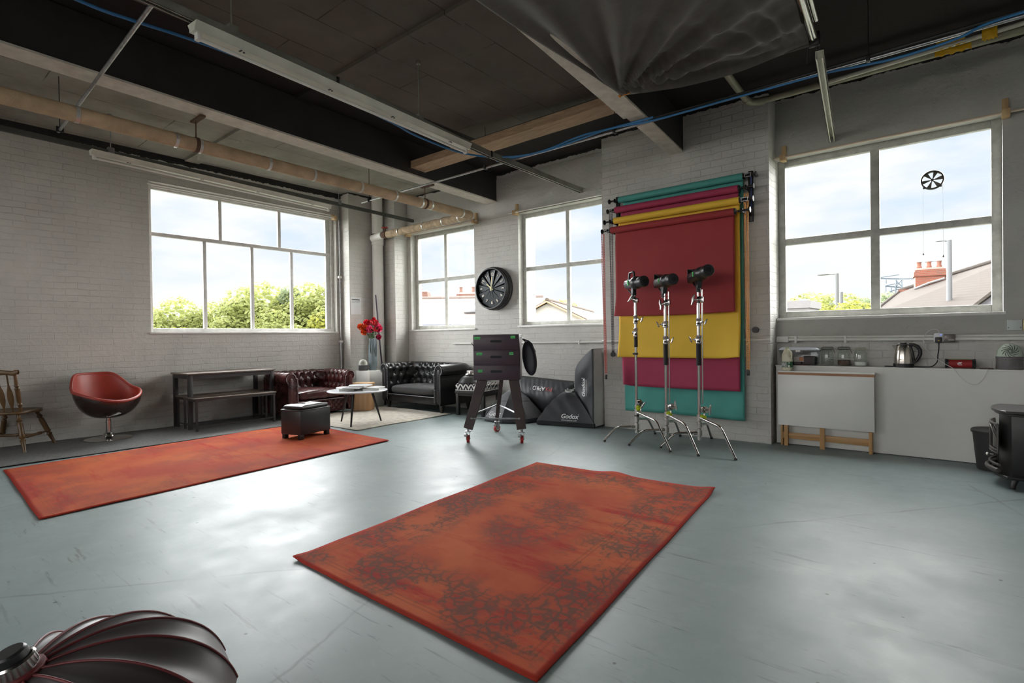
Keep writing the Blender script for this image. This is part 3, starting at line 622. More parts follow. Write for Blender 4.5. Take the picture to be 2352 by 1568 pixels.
# curtain poles on timber blocks
PINE = wood('pine', (.42, .27, .12), (.60, .42, .22), .6, 'z')
def cpole(label, p0, p1, blocks, ax, m=None, bz=(0, .14)):
    t = thing('curtain_pole', label, 'pole', tuple((Vector(p0)+Vector(p1))/2), world=True)
    mb = MB(); mb.cyl(p0, p1, .011, seg=12); obj('rod', mb, m or WHITEP, t)
    for s in blocks:
        q = Vector(p0).lerp(Vector(p1), s); mb = MB()
        if ax == 'x': mb.box(q.x-.022, q.x+.022, 6.45, 6.5, q.z-.03, q.z+bz[1], bev=.003); mb.box(q.x-.028, q.x+.028, q.y-.02, 6.46, q.z-.035, q.z+.03, bev=.003)
        else: mb.box(-8.45, -8.40, q.y-.022, q.y+.022, q.z-.03, q.z+bz[1], bev=.003); mb.box(-8.42, q.x+.02, q.y-.028, q.y+.028, q.z-.035, q.z+.03, bev=.003)
        obj('timber_block', mb, PINE, t)
PINK = pm('beige_rod', (.62, .50, .38), .45)
cpole('beige curtain pole above the right window', (-1.47, 6.40, 3.105), (.9, 6.40, 3.105), (.035, .79), 'x', PINK)
cpole('white curtain pole above the window right of the clock', (-5.26, 6.40, 3.10), (-3.55, 6.40, 3.10), (.065,), 'x')
cpole('white curtain pole above the window left of the clock', (-7.75, 6.40, 3.095), (-5.93, 6.40, 3.095), (.03, .955), 'x', PINK)
cpole('white curtain pole above the large left window', (-8.36, 2.5, 3.33), (-8.36, 5.40, 3.33), (.985,), 'y', None, (0, .06))

# ================================================================ RUGS
def rug(label, c, hw, hl, rot, m, lift=(), th=.007, name='rug', quad=None):
    """local x,y = half sizes; gently waved; lift=list of (x,y,radius,height) curls"""
    mb = MB(); nu, nv = 60, 90
    def z(x, y):
        h = .0018*math.sin(x*5+y*2.1)+.0015*math.sin(y*7.3-x*3)
        for (lx, ly, r, hh) in lift: h += hh*math.exp(-(((x-lx)**2+(y-ly)**2)/r**2))
        return th+.003+h
    def f(u, v):
        x = -hw+2*hw*u; y = -hl+2*hl*v
        X, Y = x, y
        if quad:        # slightly skewed real outline: corners (-,-) (+,-) (+,+) (-,+)
            q = [Vector(p)-Vector(c) for p in quad]; a = q[0].lerp(q[1], u); b = q[3].lerp(q[2], u); r = a.lerp(b, v); R_ = Matrix.Rotation(-rot, 2); r = R_ @ r; X, Y = r.x, r.y
        X += .002*math.sin(y*6)*abs(x)/hw; Y += .002*math.sin(x*7)*abs(y)/hl
        return (X, Y, z(x, y))
    mb.grid(f, nu, nv)
    uvv = [(-hw+2*hw*i/nu, -hl+2*hl*j/nv) for i in range(nu+1) for j in range(nv+1)]
    bm_ = mb.bm; bm_.verts.ensure_lookup_table(); uvl = bm_.loops.layers.uv.new('UVMap')
    for k, v_ in enumerate(bm_.verts): v_.index = k
    for f_ in bm_.faces:
        for l_ in f_.loops: l_[uvl].uv = uvv[l_.vert.index]
    o = obj(name, mb, m, ang=50); o.location = (c[0], c[1], .002); o.rotation_euler = (0, 0, rot)
    s = o.modifiers.new('s', 'SOLIDIFY'); s.thickness = th; s.offset = -1
    tag(o, label, 'rug'); return o
rug('distressed red and orange rug with dark floral border in the middle of the floor', (-2.07, 2.775), .825, 1.31, .08, rug_mat('distressed_rug', .825, 1.31, 3.1), ((.0, 1.31, .12, .022), (.83, 1.30, .1, .02), (-.83, -1.31, .07, .012)), quad=[(-2.77, 1.48), (-1.10, 1.46), (-1.38, 4.11), (-3.02, 4.04)])
rug('faded red and orange rug under the black footstool beside the seating area', (-5.95, 2.36), 1.06, 1.55, .05, rug_mat('faded_rug', 1.06, 1.55, 9.4, .38, (.47, .105, .035), (.38, .055, .028)), quad=[(-6.90, .85), (-4.76, .755), (-5.046, 3.888), (-7.10, 3.98)])
BEIGE = pm('cream_wool_pile', (.50, .46, .39), .95, 0, .22, 14, bump=1., bscale=220)
rug('cream wool rug under the white round coffee table', (-6.83, 4.93), .86, .87, .02, BEIGE, th=.008)
rug('long dark grey carpet strip laid along the left brick wall', (-7.72, 1.45), .66, 2.9, .0, pm('grey_carpet', (.125, .125, .12), .95, 0, .25, 40, bump=.8, bscale=300), th=.004, name='carpet_strip')

# ================================================================ TUB CHAIR
t = thing('tub_chair', 'red leather tub chair with dark shell on a chrome swivel base', 'chair', (-7.99, 1.93, .006), math.radians(14))
def rim(a):     # a=0 faces local +x (front); returns radius x,y scale and height
    c = math.cos(a); s = abs(math.sin(a))
    d = abs(((a-PI+PI) % (2*PI))-PI)         # 0 at the back
    k = min(1, max(0, (d-.72)/.62)); k = k*k*(3-2*k)
    arm = .600-.125*max(0, c)**1.3
    h = .795*(1-k)+arm*k
    r = .325+.03*s**2*(1 if c > -.3 else .5)
    return r, h
def rim_s(a):
    tot_r = tot_h = 0
    for k in range(-5, 6):
        r, h = rim(a+k*.05); tot_r += r; tot_h += h
    return tot_r/11, tot_h/11
def shell(off, zb):
    def f(u, v):
        a = 2*PI*u; r, h = rim_s(a); q = v
        rr = (r-off)*math.sin(q*PI/2)**.72
        zz = zb+(h-off*.2-zb)*(1-math.cos(q*PI/2))**.9
        x = rr*math.cos(a)*.95; y = rr*math.sin(a)
        x -= .06*(max(0, zz-.5)/.3)   # back leans
        return (x, y, zz)
    return f
mb = MB(); mb.grid(shell(0, .262), 72, 20, cu=True); o_ = obj('shell', mb, pm('dark_brown_lacquer', (.028, .016, .013), .22, 0, .15, coat=.4), t, ang=180)
RLEA = pm('red_leather', (.34, .045, .03), .38, 0, .1, 5, bump=.15, bscale=180)
mb = MB(); mb.grid(shell(.022, .33), 72, 20, cu=True)
ring = []
for i in range(72):
    p = shell(.008, .33)(i/72, 1.0); ring.append((p[0], p[1], p[2]+.004))
mb.tube(ring, .018, 10, closed=True)
obj('upholstery', mb, RLEA, t, ang=180)
ring = [shell(-.004, .27)(i/72, .985) for i in range(72)]
mb = MB(); mb.tube(ring, .005, 6, closed=True); obj('piping', mb, RLEA, t, ang=180)
mb = MB(); mb.lathe([(0, .01), (.245, .01), (.245, .003), (.245, .014), (.10, .022), (.062, .04), (.048, .075), (.04, .08), (.028, .085), (.028, .235), (.022, .24), (.022, .285)], seg=40)
obj('swivel_base', mb, CHROME, t)
mb = MB(); mb.tube([(.02, 0, .27), (.10, .03, .285), (.17, .06, .30)], .006, 8); obj('height_lever', mb, CHROME, t)

# ================================================================ SPINDLE CHAIR (far left)
OAK = pm('worn_varnished_oak', (.105, .058, .022), .38, 0, .4, 10, bump=.2, bscale=40, stretch=(1, 1, .3))
t = thing('spindle_chair', 'wooden spindle-back chair with turned legs at the left edge', 'chair', (-8.15, 1.08, .006), math.radians(51.7))
def turned(p0, p1, r, n=26, caps=True):
    p0 = Vector(p0); p1 = Vector(p1); rr = []; pts = []
    for i in range(n+1):
        s = i/n; pts.append(p0.lerp(p1, s))
        k = r*(.62+.38*math.sin(PI*min(1, s*1.15))**.8)
        if abs(s-.18) < .025 or abs(s-.62) < .025 or abs(s-.70) < .02: k *= 1.28
        if abs(s-.22) < .02 or abs(s-.66) < .02 or abs(s-.12) < .02: k *= .72
        rr.append(k)
    return pts, rr
# local: seat faces +x ; back along -x? chair seen side-on: front towards +y
mb = MB()
def seatf(u, v):
    a = 2*PI*u; c, s = math.cos(a), math.sin(a); n = 3.2
    x = .225*math.copysign(abs(c)**(2/n), c)*(1+.06*(s > 0)); y = .22*math.copysign(abs(s)**(2/n), s); r = v
    return (x*r, y*r, .445-.012*(1-r*r))
mb.grid(seatf, 48, 8, cu=True); so = obj('seat', mb, OAK, t, ang=60); sm = so.modifiers.new('s', 'SOLIDIFY'); sm.thickness = .034; sm.offset = -1
for sx in (-1, 1):
    for sy in (-1, 1):
        a, r = turned((sx*.15, sy*.15, .42), (sx*.272, sy*.265, .0), .026); mb = MB(); mb.tube(a, r, 12); obj('leg', mb, OAK, t)
for sx in (-1, 1):
    a, r = turned((sx*.225, -.22, .16), (sx*.225, .22, .16), .016); mb = MB(); mb.tube(a, r, 10); obj('stretcher', mb, OAK, t)
a, r = turned((-.225, 0, .16), (.225, 0, .16), .016); mb = MB(); mb.tube(a, r, 10); obj('stretcher', mb, OAK, t)
for sx in (-1, 1):
    a, r = turned((sx*.185, -.165, .44), (sx*.205, -.285, .86), .022); mb = MB(); mb.tube(a, r, 12); obj('back_post', mb, OAK, t)
for k in (-1.5, -.5, .5, 1.5):
    mb = MB(); x0 = k*.075; x1 = k*.085
    pts = [Vector((x0, -.17, .44)).lerp(Vector((x1, -.28, .86)), i/14) for i in range(15)]
    def sf(u, v, pts=pts):
        i = u*14; p = pts[int(round(i))]; wd = .009+.022*math.sin(PI*min(1, max(0, (u-.12)/.55)))**.7 if .12 < u < .67 else .008
        an = 2*PI*v; return (p.x+wd*math.cos(an), p.y+.007*math.sin(an), p.z)
    mb.grid(sf, 14, 10, cv=True); obj('spindle', mb, OAK, t, ang=60)
mb = MB()
def cf_(u, v):
    x = -.24+.48*u; q = abs(2*u-1); top = .905+.012*math.cos(q*PI*1.0)+(.012 if q > .82 else 0); bot = .845-.008*math.cos(q*PI*2)+ (.018 if q > .9 else 0)
    a = 2*PI*v; return (x, -.285-.03*(1-q*q)+.013*math.cos(a), (top+bot)/2+(top-bot)/2*math.sin(a))
mb.grid(cf_, 32, 12, cv=True); obj('crest_rail', mb, OAK, t, ang=60)
# a dark garment sleeve resting on the crest rail
mb = MB(); mb.tube([(-8.20, .62, .915), (-8.12, .78, .925), (-8.02, .90, .918), (-7.97, .95, .90)], [.035, .034, .03, .012], 12); o = rebase(obj('jacket', mb, pm('black_cloth', (.02, .018, .02), .8, 0, .2))); tag(o, 'dark folded cloth draped over the crest rail of the spindle chair', 'cloth')

# ================================================================ DINING TABLE AND BENCHES
DW = wood('dark_table_wood', (.075, .055, .045), (.15, .11, .085), .42, 'y', .7)
DL = pm('dark_grey_metal_leg', (.035, .032, .033), .5, .2, .15)
t = thing('dining_table', 'narrow dark wood dining table pushed against the brick wall', 'table', (-8.10, 3.35, .006))
mb = MB(); mb.box(-.30, .30, -.60, .60, .735, .755, bev=.003); obj('tabletop', mb, DW, t)
mb = MB(); mb.box(-.28, .28, -.58, -.56, .68, .735); mb.box(-.28, .28, .56, .58, .68, .735); mb.box(-.28, -.26, -.56, .56, .68, .735); mb.box(.26, .28, -.56, .56, .68, .735); obj('apron', mb, DL, t)
for sx in (-1, 1):
    for sy in (-1, 1): mb = MB(); mb.box(sx*.255-.026, sx*.255+.026, sy*.555-.026, sy*.555+.026, 0, .735, bev=.002); obj('leg', mb, DL, t)
bn = thing('bench', 'dark wood bench tucked under the front edge of the narrow table', 'bench', (-7.70, 3.29, .006), group='benches under the dark table')
mb = MB(); mb.box(-.14, .14, -.545, .545, .425, .44, bev=.003); obj('seat_board', mb, DW, bn)
mb = MB(); mb.box(-.13, .13, -.535, -.52, .395, .425); mb.box(-.13, .13, .52, .535, .395, .425); mb.box(-.13, -.115, -.52, .52, .395, .425); mb.box(.115, .13, -.52, .52, .395, .425); obj('apron', mb, DL, bn)
for sx in (-1, 1):
    for sy in (-1, 1): mb = MB(); mb.box(sx*.118-.012, sx*.118+.012, sy*.515-.012, sy*.515+.012, 0, .425); obj('leg', mb, DL, bn)
for sy in (-1, 1): mb = MB(); mb.box(-.106, .106, sy*.515-.008, sy*.515+.008, .06, .075); obj('foot_bar', mb, DL, bn)
mb = MB(); mb.box(.112, .126, -.503, .503, .06, .075); obj('foot_bar', mb, DL, bn)
dup(bn, (-8.12, 3.30, .006), label='dark wood bench under the narrow table, nearest the wall')

# ================================================================ CHESTERFIELDS
def chesterfield(name, label, loc, rot, W, D, H, m, msk, seatm, nb, quilted_front=False, feet=True, cat='sofa'):
    """local: front faces -y, back at +y. W = width over the rolled arms"""
    t = thing(name, label, cat, loc, rot); R = .095; z0 = .13 if feet else .05; sh = .30
    iw = W/2-.21           # inner half width
    yb = D/2-.20           # inner back
    yf = -D/2+.03
    # path along inner face: left arm front -> back -> right arm
    path = []; rc = .09
    def seg(a, b, n):
        for i in range(n): path.append((a[0]+(b[0]-a[0])*i/n, a[1]+(b[1]-a[1])*i/n))
    seg((-iw, yf), (-iw, yb-rc), 26)
    for i in range(8): a = PI-(PI/2)*i/8; path.append((-iw+rc+rc*math.cos(a), yb-rc+rc*math.sin(a)))
    seg((-iw+rc, yb), (iw-rc, yb), 44)
    for i in range(8): a = PI/2-(PI/2)*i/8; path.append((iw-rc+rc*math.cos(a), yb-rc+rc*math.sin(a)))
    seg((iw, yb-rc), (iw, yf), 26); path.append((iw, yf))
    P = [Vector((x, y, 0)) for x, y in path]; n = len(P); S = [0]
    for i in range(1, n): S.append(S[-1]+(P[i]-P[i-1]).length)
    nor = []
    for i in range(n):
        d = (P[min(i+1, n-1)]-P[max(i-1, 0)]).normalized(); nor.append(Vector((-d.y, d.x, 0)))   # outward
    # profile (outward offset, z): up the inner face, round the roll, down the outside
    prof = [(0.0, sh-.06), (.0, sh+.04), (.005, sh+.10), (.015, H-.20), (.022, H-.14)]
    cx, cz = .022+R, H-R
    for i in range(15): a = PI*1.0-(PI*1.42)*i/14; prof.append((cx+R*math.cos(a), cz+R*math.sin(a)))
    prof += [(cx+R*.35, cz-R*.80), (cx+.02, cz-R*1.15), (cx+.03, z0+.02), (cx+.02, z0)]
    pl = [0]
    for i in range(1, len(prof)): pl.append(pl[-1]+math.hypot(prof[i][0]-prof[i-1][0], prof[i][1]-prof[i-1][1]))
    # resample profile
    NP = 64; T = [pl[-1]*i/NP for i in range(NP+1)]
    def pr(s):
        for i in range(1, len(pl)):
            if s <= pl[i]+1e-9:
                k = (s-pl[i-1])/(pl[i]-pl[i-1]); return (prof[i-1][0]+(prof[i][0]-prof[i-1][0])*k, prof[i-1][1]+(prof[i][1]-prof[i-1][1])*k)
        return prof[-1]
    dia = S[-1]/nb; rows = [.10, .235, .37, .505]; tuft_end = .60
    B = []
    for j, rv in enumerate(rows):
        for k in range(nb+1): B.append(((k+.5*(j % 2))*dia, rv))
    verts = []; bm_pts = []
    SN = 210
    def pathat(s):
        s = max(0, min(S[-1], s))
        for i in range(1, n):
            if s <= S[i]+1e-9:
                k = (s-S[i-1])/max(1e-9, S[i]-S[i-1]); return P[i-1].lerp(P[i], k), nor[i-1].lerp(nor[i], k).normalized()
        return P[-1], nor[-1]
    def depth(s, tt):
        if tt > tuft_end: return 0
        d = 0; dm = 9
        for (bs, bt) in B:
            ds = (s-bs)/dia; dt = (tt-bt)/.135; q = ds*ds+dt*dt
            if q < 2: d = max(d, math.exp(-q*14))
        # diamond pleats
        u = s/dia; vv = (tt-rows[0])/.135
        a = abs(((u+vv*.5) % 1)-.5)*2; b = abs(((u-vv*.5) % 1)-.5)*2
        crease = max(0, (a-.86)/.14, (b-.86)/.14)
        if tt < rows[0]: crease = max(0, (abs(((u) % 1)-.5)*2-.86)/.14)
        fade = min(1, (tuft_end-tt)/.08)
        return (d*.034+crease*.008)*fade
    def pt(s, tt, off=0):
        p, nn = pathat(s); o_, z = pr(tt); o2, z2 = pr(min(T[-1], tt+.004)); o1, z1 = pr(max(0, tt-.004))
        tx, tz = o2-o1, z2-z1; l = math.hypot(tx, tz) or 1; nx, nz = tz/l, -tx/l     # pointing outward/behind the face
        dd = depth(s, tt)+off
        return p+nn*(o_+nx*dd)+Vector((0, 0, z+nz*dd))
    mb = MB(); mb.grid(lambda u, v: pt(S[-1]*u, T[-1]*v), SN, NP)
    for (bs, bt) in B:
        if 0.02 < bs < S[-1]-.02: mb.ball(pt(bs, bt, -.010), .012, seg=8)
    obj('tufted_back', mb, m, t, ang=75)
    # arm fronts
    for sx in (-1, 1):
        poly = []; q = [pr(T[-1]*i/40) for i in range(41)]
        poly = [(sx*(iw+o_), z) for o_, z in q]
        M = Matrix(((1,0,0,0),(0,0,-1,yf+.02),(0,1,0,0),(0,0,0,1)))
        mb = MB(); mb.prism(poly if sx > 0 else poly[::-1], 0, .035, M); obj('arm_front', mb, m, t, bevel=.006)
        # pleated frill round the scroll face
        mb = MB(); ring_ = []
        for i in range(16): a = PI*1.0-(PI*1.45)*i/15; ring_.append((cx+(R-.018)*math.cos(a), cz+(R-.018)*math.sin(a)))
        line = [(.018, z0+.03+(H-R-z0-.03)*i/14) for i in range(15)]+ring_
        for i in range(len(line)-1):
            a, b = line[i], line[i+1]
            for k in (0, .5): mb.ball((sx*(iw+a[0]+(b[0]-a[0])*k), yf-.016, a[1]+(b[1]-a[1])*k), .012, (1.5, .7, .62), 8)
        obj('pleated_trim', mb, m, t)
        mb = MB(); mb.tube([(sx*(iw+cx), yf-.014, z0+.03), (sx*(iw+cx), yf-.016, cz-.02), (sx*(iw+cx), yf-.014, cz+.01)], [.042, .04, .018], 14, caps=True)
        for v_ in mb.bm.verts: v_.co.y = yf-.014+(v_.co.y-(yf-.014))*.35
        obj('arm_panel', mb, m, t)
    # outer box and base
    mb = MB(); o_ = iw+cx+.02; mb.box(-o_, -o_+.03, yf+.01, yb+cx, z0, H-R*1.5, bev=.006); mb.box(o_-.03, o_, yf+.01, yb+cx, z0, H-R*1.5, bev=.006); mb.box(-o_, o_, yb+cx-.01, yb+cx+.03, z0, H-R*1.3, bev=.006)
    obj('outer_panel', mb, m, t)
    mb = MB(); mb.box(-iw-.02, iw+.02, yf+.015, yb+.03, z0, sh-.05, bev=.012)
    if quilted_front:
        mb.grid(lambda u, v: (-iw+2*iw*u, yf+.012-.010+.014*max(0, (abs(((u*9+v*2) % 1)-.5)*2-.8)/.2)+.014*max(0, (abs(((u*9-v*2) % 1)-.5)*2-.8)/.2), z0+.01+(sh-.075-z0)*v), 90, 24)
    obj('seat_base', mb, m, t)
    mb = MB(); mb.tube([(-iw, yf+.0, sh-.052), (iw, yf+.0, sh-.052)], .014, 10); obj('front_roll', mb, m, t)
    # cushion
    ch = .145
    def cush(u, v):
        a = 2*PI*u; c, s = math.cos(a), math.sin(a); e = .28
        X = (iw-.005)*math.copysign(abs(c)**e, c); Y = ((yb-yf)/2-.005)*math.copysign(abs(s)**e, s); b = PI*v-PI/2
        k = abs(math.cos(b))**.32; zz = math.copysign(abs(math.sin(b))**.6, math.sin(b))
        x = X*k; y = (yb+yf)/2-.012+Y*k; z = sh-.045+ch/2+zz*ch/2+.022*(1-(x/iw)**2)*(zz > 0)
        wr = .006*math.sin(x*38+y*9+2*math.sin(y*6))*(1 if y < yf+.2 else .3)*max(0, 1-abs(x/iw)**4)
        return (x, y+(-abs(wr) if y < yf+.06 else 0), z+(wr if y > yf+.06 and zz > 0 else 0))
    mb = MB(); mb.grid(cush, 140, 24, cu=True); obj('seat_cushion', mb, seatm, t, ang=180)
    if feet:
        for sx in (-1, 1):
            for sy in (-1, 1):
                mb = MB(); mb.lathe([(0, 0), (.022, 0), (.026, .015), (.024, .03), (.036, .075), (.042, .11), (.040, z0+.005), (0, z0+.005)], (sx*(iw+.09), sy*(D/2-.09)+.01, 0), seg=14); obj('foot', mb, msk, t)
    return t
BLEA = pm('black_leather', (.013, .013, .014), .30, 0, .3, 7, bump=.12, bscale=160, rvar=.06)
OXB = pm('oxblood_leather', (.050, .011, .011), .27, 0, .5, 5, bump=.12, bscale=160, rvar=.06)
DARKF = pm('black_turned_wood', (.012, .01, .01), .35, 0, .2)
BFAB = pm('black_stretch_cover', (.022, .021, .022), .7, 0, .15, 12)
chesterfield('chesterfield_sofa', 'black leather chesterfield two-seater with pleated arm fronts under the far window', (-6.83, 6.08, 0), math.radians(0), 1.56, .78, .775, BLEA, DARKF, BFAB, 15)
chesterfield('chesterfield_armchair', 'oxblood leather chesterfield armchair with buttoned back by the left wall', (-7.98, 4.56, .0), math.radians(90), 1.20, .88, .70, OXB, DARKF, OXB, 17, quilted_front=True, feet=False, cat='armchair')

# ================================================================ FOOTSTOOL
t = thing('footstool', 'black faux leather storage footstool standing on the faded rug', 'footstool', (-6.10, 3.46, .012), math.radians(13))
FL = pm('black_faux_leather', (.018, .018, .019), .36, 0, .2, 9, bump=.1, bscale=150)
mb = MB(); mb.box(-.165, .165, -.235, .235, .055, .345, bev=.012); obj('box', mb, FL, t)
mb = MB()
def lidf(u, v):
    a = 2*PI*u; c, s = math.cos(a), math.sin(a); e = .16; b = PI*v-PI/2; k = abs(math.cos(b))**.3
    return (.155*math.copysign(abs(c)**e, c)*k, .225*math.copysign(abs(s)**e, s)*k, .375+.028*math.copysign(abs(math.sin(b))**.7, math.sin(b))+(.004*math.sin(v*9+a*3)))
mb.grid(lidf, 60, 16, cu=True); mb.box(-.167, .167, -.237, .237, .335, .352, bev=.006); obj('padded_lid', mb, FL, t, ang=60)
for sx in (-1, 1):
    for sy in (-1, 1): mb = MB(); mb.box(sx*.13-.026, sx*.13+.026, sy*.20-.026, sy*.20+.026, 0, .06, bev=.004); obj('foot', mb, DARKF, t)

# ================================================================ COFFEE TABLE, MAGAZINES
CT = Vector((-6.42, 4.42, .014))
t = thing('coffee_table', 'round white coffee table on three splayed black legs', 'table', tuple(CT))
mb = MB(); mb.lathe([(0, .445), (.395, .445), (.41, .455), (.41, .462), (.405, .466), (0, .466)], seg=56); obj('tabletop', mb, pm('white_table_laminate', (.62, .63, .66), .22, 0, .04), t)
for a in (math.radians(198), math.radians(318), math.radians(78)):
    a -= .15
    c, s = math.cos(a), math.sin(a); mb = MB(); mb.cyl((c*.33, s*.33, 0), (c*.20, s*.20, .44), .011, .020, 14); obj('leg', mb, DARKF, t)
mb = MB(); mb.cyl((0, 0, .43), (0, 0, .445), .22, seg=24); obj('leg_plate', mb, DARKF, t)
PAGE = pm('magazine_pages', (.66, .65, .62), .6, 0, .06)
def cover(name, a, b, sc_=9, th=.5):
    m, N, L = nodes(name); bs = bsdf(m); v = objco(N)
    f = noise_(N, L, v, sc_, 8, .8, .8); L.new(mixc(N, L, a, b, ramp(N, L, f, [(th-.02, 0.), (th+.02, 1.)])), bs.inputs['Base Color']); bs.inputs['Roughness'].default_value = .3; return m
def magazine(label, x, y, z, rot, w, l, th, cm, dz=0):
    t = thing('magazine', label, 'magazine', (CT.x+x, CT.y+y, CT.z+.466+z), rot, 'magazines on the coffee table')
    mb = MB(); mb.box(-w/2, w/2, -l/2, l/2, 0, th, bev=.001); obj('pages', mb, PAGE, t)
    mb = MB(); mb.grid(lambda u, v: (-w/2-.001+(w+.002)*u, -l/2-.001+(l+.002)*v, th+.001+.006*math.sin(PI*u)*v), 8, 8)
    mb.box(-w/2-.002, -w/2, -l/2, l/2, 0, th+.001); obj('cover', mb, cm, t)
magazine('thick book with a red spine lying at the left of the coffee table', -.12, -.12, 0, 1.15, .20, .27, .034, cover('plain_cover', (.62, .62, .62), (.55, .56, .58), 3))
magazine('open magazine with a dark printed cover lying on top of the pile', .045, -.08, .036, .62, .22, .30, .012, cover('printed_cover', (.60, .58, .62), (.09, .09, .10), 34, .5))
magazine('pale magazine at the back left of the pile of magazines', -.16, .10, 0, .9, .22, .29, .045, cover('pale_cover', (.66, .68, .66), (.50, .54, .55), 6))
magazine('grey-white magazine in the middle of the pile', .0, .06, .046, .55, .22, .30, .014, cover('grey_cover', (.50, .53, .55), (.62, .62, .64), 8))
magazine('grey-green magazine at the right edge of the coffee table', .17, .14, 0, .72, .22, .28, .020, cover('green_grey_cover', (.30, .36, .36), (.42, .46, .45), 5))
magazine('white folded brochure lying on the grey-green magazine', .16, .16, .0215, .45, .21, .27, .010, cover('white_cover', (.62, .64, .63), (.70, .70, .70), 5))

# ================================================================ CORNER: plinth, vase, flowers, fan, crate, pole, poster
t = thing('plinth', 'white plinth with the grey vase on it in the far corner', 'plinth', (-7.90, 5.70, 0), math.radians(10))
mb = MB(); mb.box(-.16, .16, -.17, .17, 0, .635, bev=.004); obj('box', mb, pm('white_plinth_paint', (.74, .73, .70), .5, 0, .05), t)
t = thing('vase', 'tall blue-grey vase with looped cut-outs holding the red flowers', 'vase', (-7.88, 5.755, .637))
VZ = pm('blue_grey_ceramic', (.165, .205, .225), .42, 0, .15, 12, bump=.1, bscale=80)
mb = MB()
def vf(u, v):
    a = 2*PI*u; z = .56*v; r = .056+.019*math.sin(PI*min(1, v*1.05+.08))**.8+(.004 if v < .03 else 0)
    # pressed loops
    for c0, z0_ in ((-1.1, .30), (.2, .24)):
        da = ((a-c0+PI) % (2*PI))-PI; g = math.exp(-(da/.26)**2)*(1 if z > z0_+.03 else math.exp(-((z-z0_-.03)/.03)**2)); r -= .016*g
    return (r*math.cos(a), r*math.sin(a), z)
mb.grid(vf, 72, 48, cu=True); vo2 = obj('body', mb, VZ, t, ang=180); sm = vo2.modifiers.new('s', 'SOLIDIFY'); sm.thickness = .005
for c0, z0_ in ((-1.1, .30), (.2, .24)):
    mb = MB(); pts = []
    for i in range(31):
        s = i/30*2-1; zz = .555-(.555-z0_)*(1-abs(s)**3.2); pts.append((.0735*math.cos(c0+s*.36), .0735*math.sin(c0+s*.36), zz))
    mb.tube(pts, .006, 8); obj('loop_rim', mb, VZ, t, ang=180)
def petalm(name, a, b): return pm(name, a, .6, 0, .3, 25)
REDF, PINKF, ORF, CORF = petalm('red_petal', (.60, .012, .03), 0), petalm('pink_petal', (.80, .07, .20), 0), petalm('orange_petal', (.72, .10, .01), 0), petalm('coral_petal', (.58, .035, .05), 0)
GRN = pm('leaf_green', (.05, .13, .03), .5, 0, .35, 20)
def flower(label, dx, dy, z, r, m, kind):
    base = Vector((-7.88, 5.755, .637+.50)); c = Vector((-7.88+dx, 5.755+dy, z))
    t = thing('flower', label, 'flower', tuple(c), world=True, group='flowers in the grey vase')
    mb = MB(); mid = base.lerp(c, .6)+Vector((0, 0, .04)); mb.tube([base+Vector((dx*.1, dy*.1, 0)), mid, c], .003, 6); obj('stem', mb, GRN, t)
    rnd = random.Random(hash(label) % 1000 if False else int(abs(dx*1000+dy*777+z*555)))
    mb = MB(); n = 46 if kind == 'pom' else 12
    for i in range(n):
        if kind == 'pom':
            ph = math.acos(1-2*(i+.5)/n); th = i*2.39996
        else:
            ph = .5+.5*(i % 2)+rnd.random()*.2; th = i*2.39996
        d = Vector((math.sin(ph)*math.cos(th), math.sin(ph)*math.sin(th), math.cos(ph)))
        a = Vector((rnd.uniform(-1, 1), rnd.uniform(-1, 1), rnd.uniform(-1, 1))); u = d.cross(a).normalized(); v = d.cross(u)
        L_ = r*(1.3 if kind == 'pom' else 1.6); wd = r*(.52 if kind == 'pom' else .42)
        q = [c+d*L_*.15, c+d*L_*.6+u*wd, c+d*L_*1.0+v*wd*.3, c+d*L_*.6-u*wd]
        mb.add([q[0], q[1], q[2], q[3], c+d*L_*.6+v*wd*.45], [(0, 1, 4), (1, 2, 4), (2, 3, 4), (3, 0, 4)])
    obj('petals', mb, m, t, ang=30)
for a in (('orange bloom sticking out at the left of the bouquet', -.085, -.185, 1.405, .052, ORF, 'pom'), ('orange bloom hanging low at the left of the bouquet', -.055, -.135, 1.315, .052, ORF, 'pom'),
          ('small orange bloom beside the pink ones at the left of the bouquet', -.03, -.115, 1.40, .04, ORF, 'pom'),
          ('dark red bloom at the upper left of the bouquet', -.05, -.08, 1.475, .055, REDF, 'pom'), ('pink bloom at the left centre of the bouquet', .02, -.075, 1.36, .06, PINKF, 'pom'),
          ('red lily in the middle of the bouquet', .03, .00, 1.42, .07, CORF, 'lily'), ('coral lily low in the middle of the bouquet', .06, -.02, 1.31, .06, CORF, 'lily'),
          ('red bloom at the top right of the bouquet', .0, .06, 1.475, .055, REDF, 'pom'), ('highest red bud of the bouquet', -.01, .04, 1.545, .028, REDF, 'pom'),
          ('smaller red bud left of the highest bud', -.01, -.01, 1.51, .022, REDF, 'pom'),
          ('large pink bloom at the right of the bouquet', .03, .10, 1.375, .065, PINKF, 'pom'), ('pale pink bloom at the upper right of the bouquet', .0, .11, 1.43, .05, pm('light_pink_petal', (.85, .25, .40), .6, 0, .3, 25), 'pom'),
          ('deep pink bloom drooping over the right rim of the vase', .02, .115, 1.22, .045, petalm('magenta_petal', (.50, .02, .09), 0), 'pom')): flower(*a)
t = thing('leaf_sprig', 'green leaves at the mouth of the grey vase', 'leaves', (-7.88, 5.755, 1.2), world=True)
mb = MB(); rnd = random.Random(4)
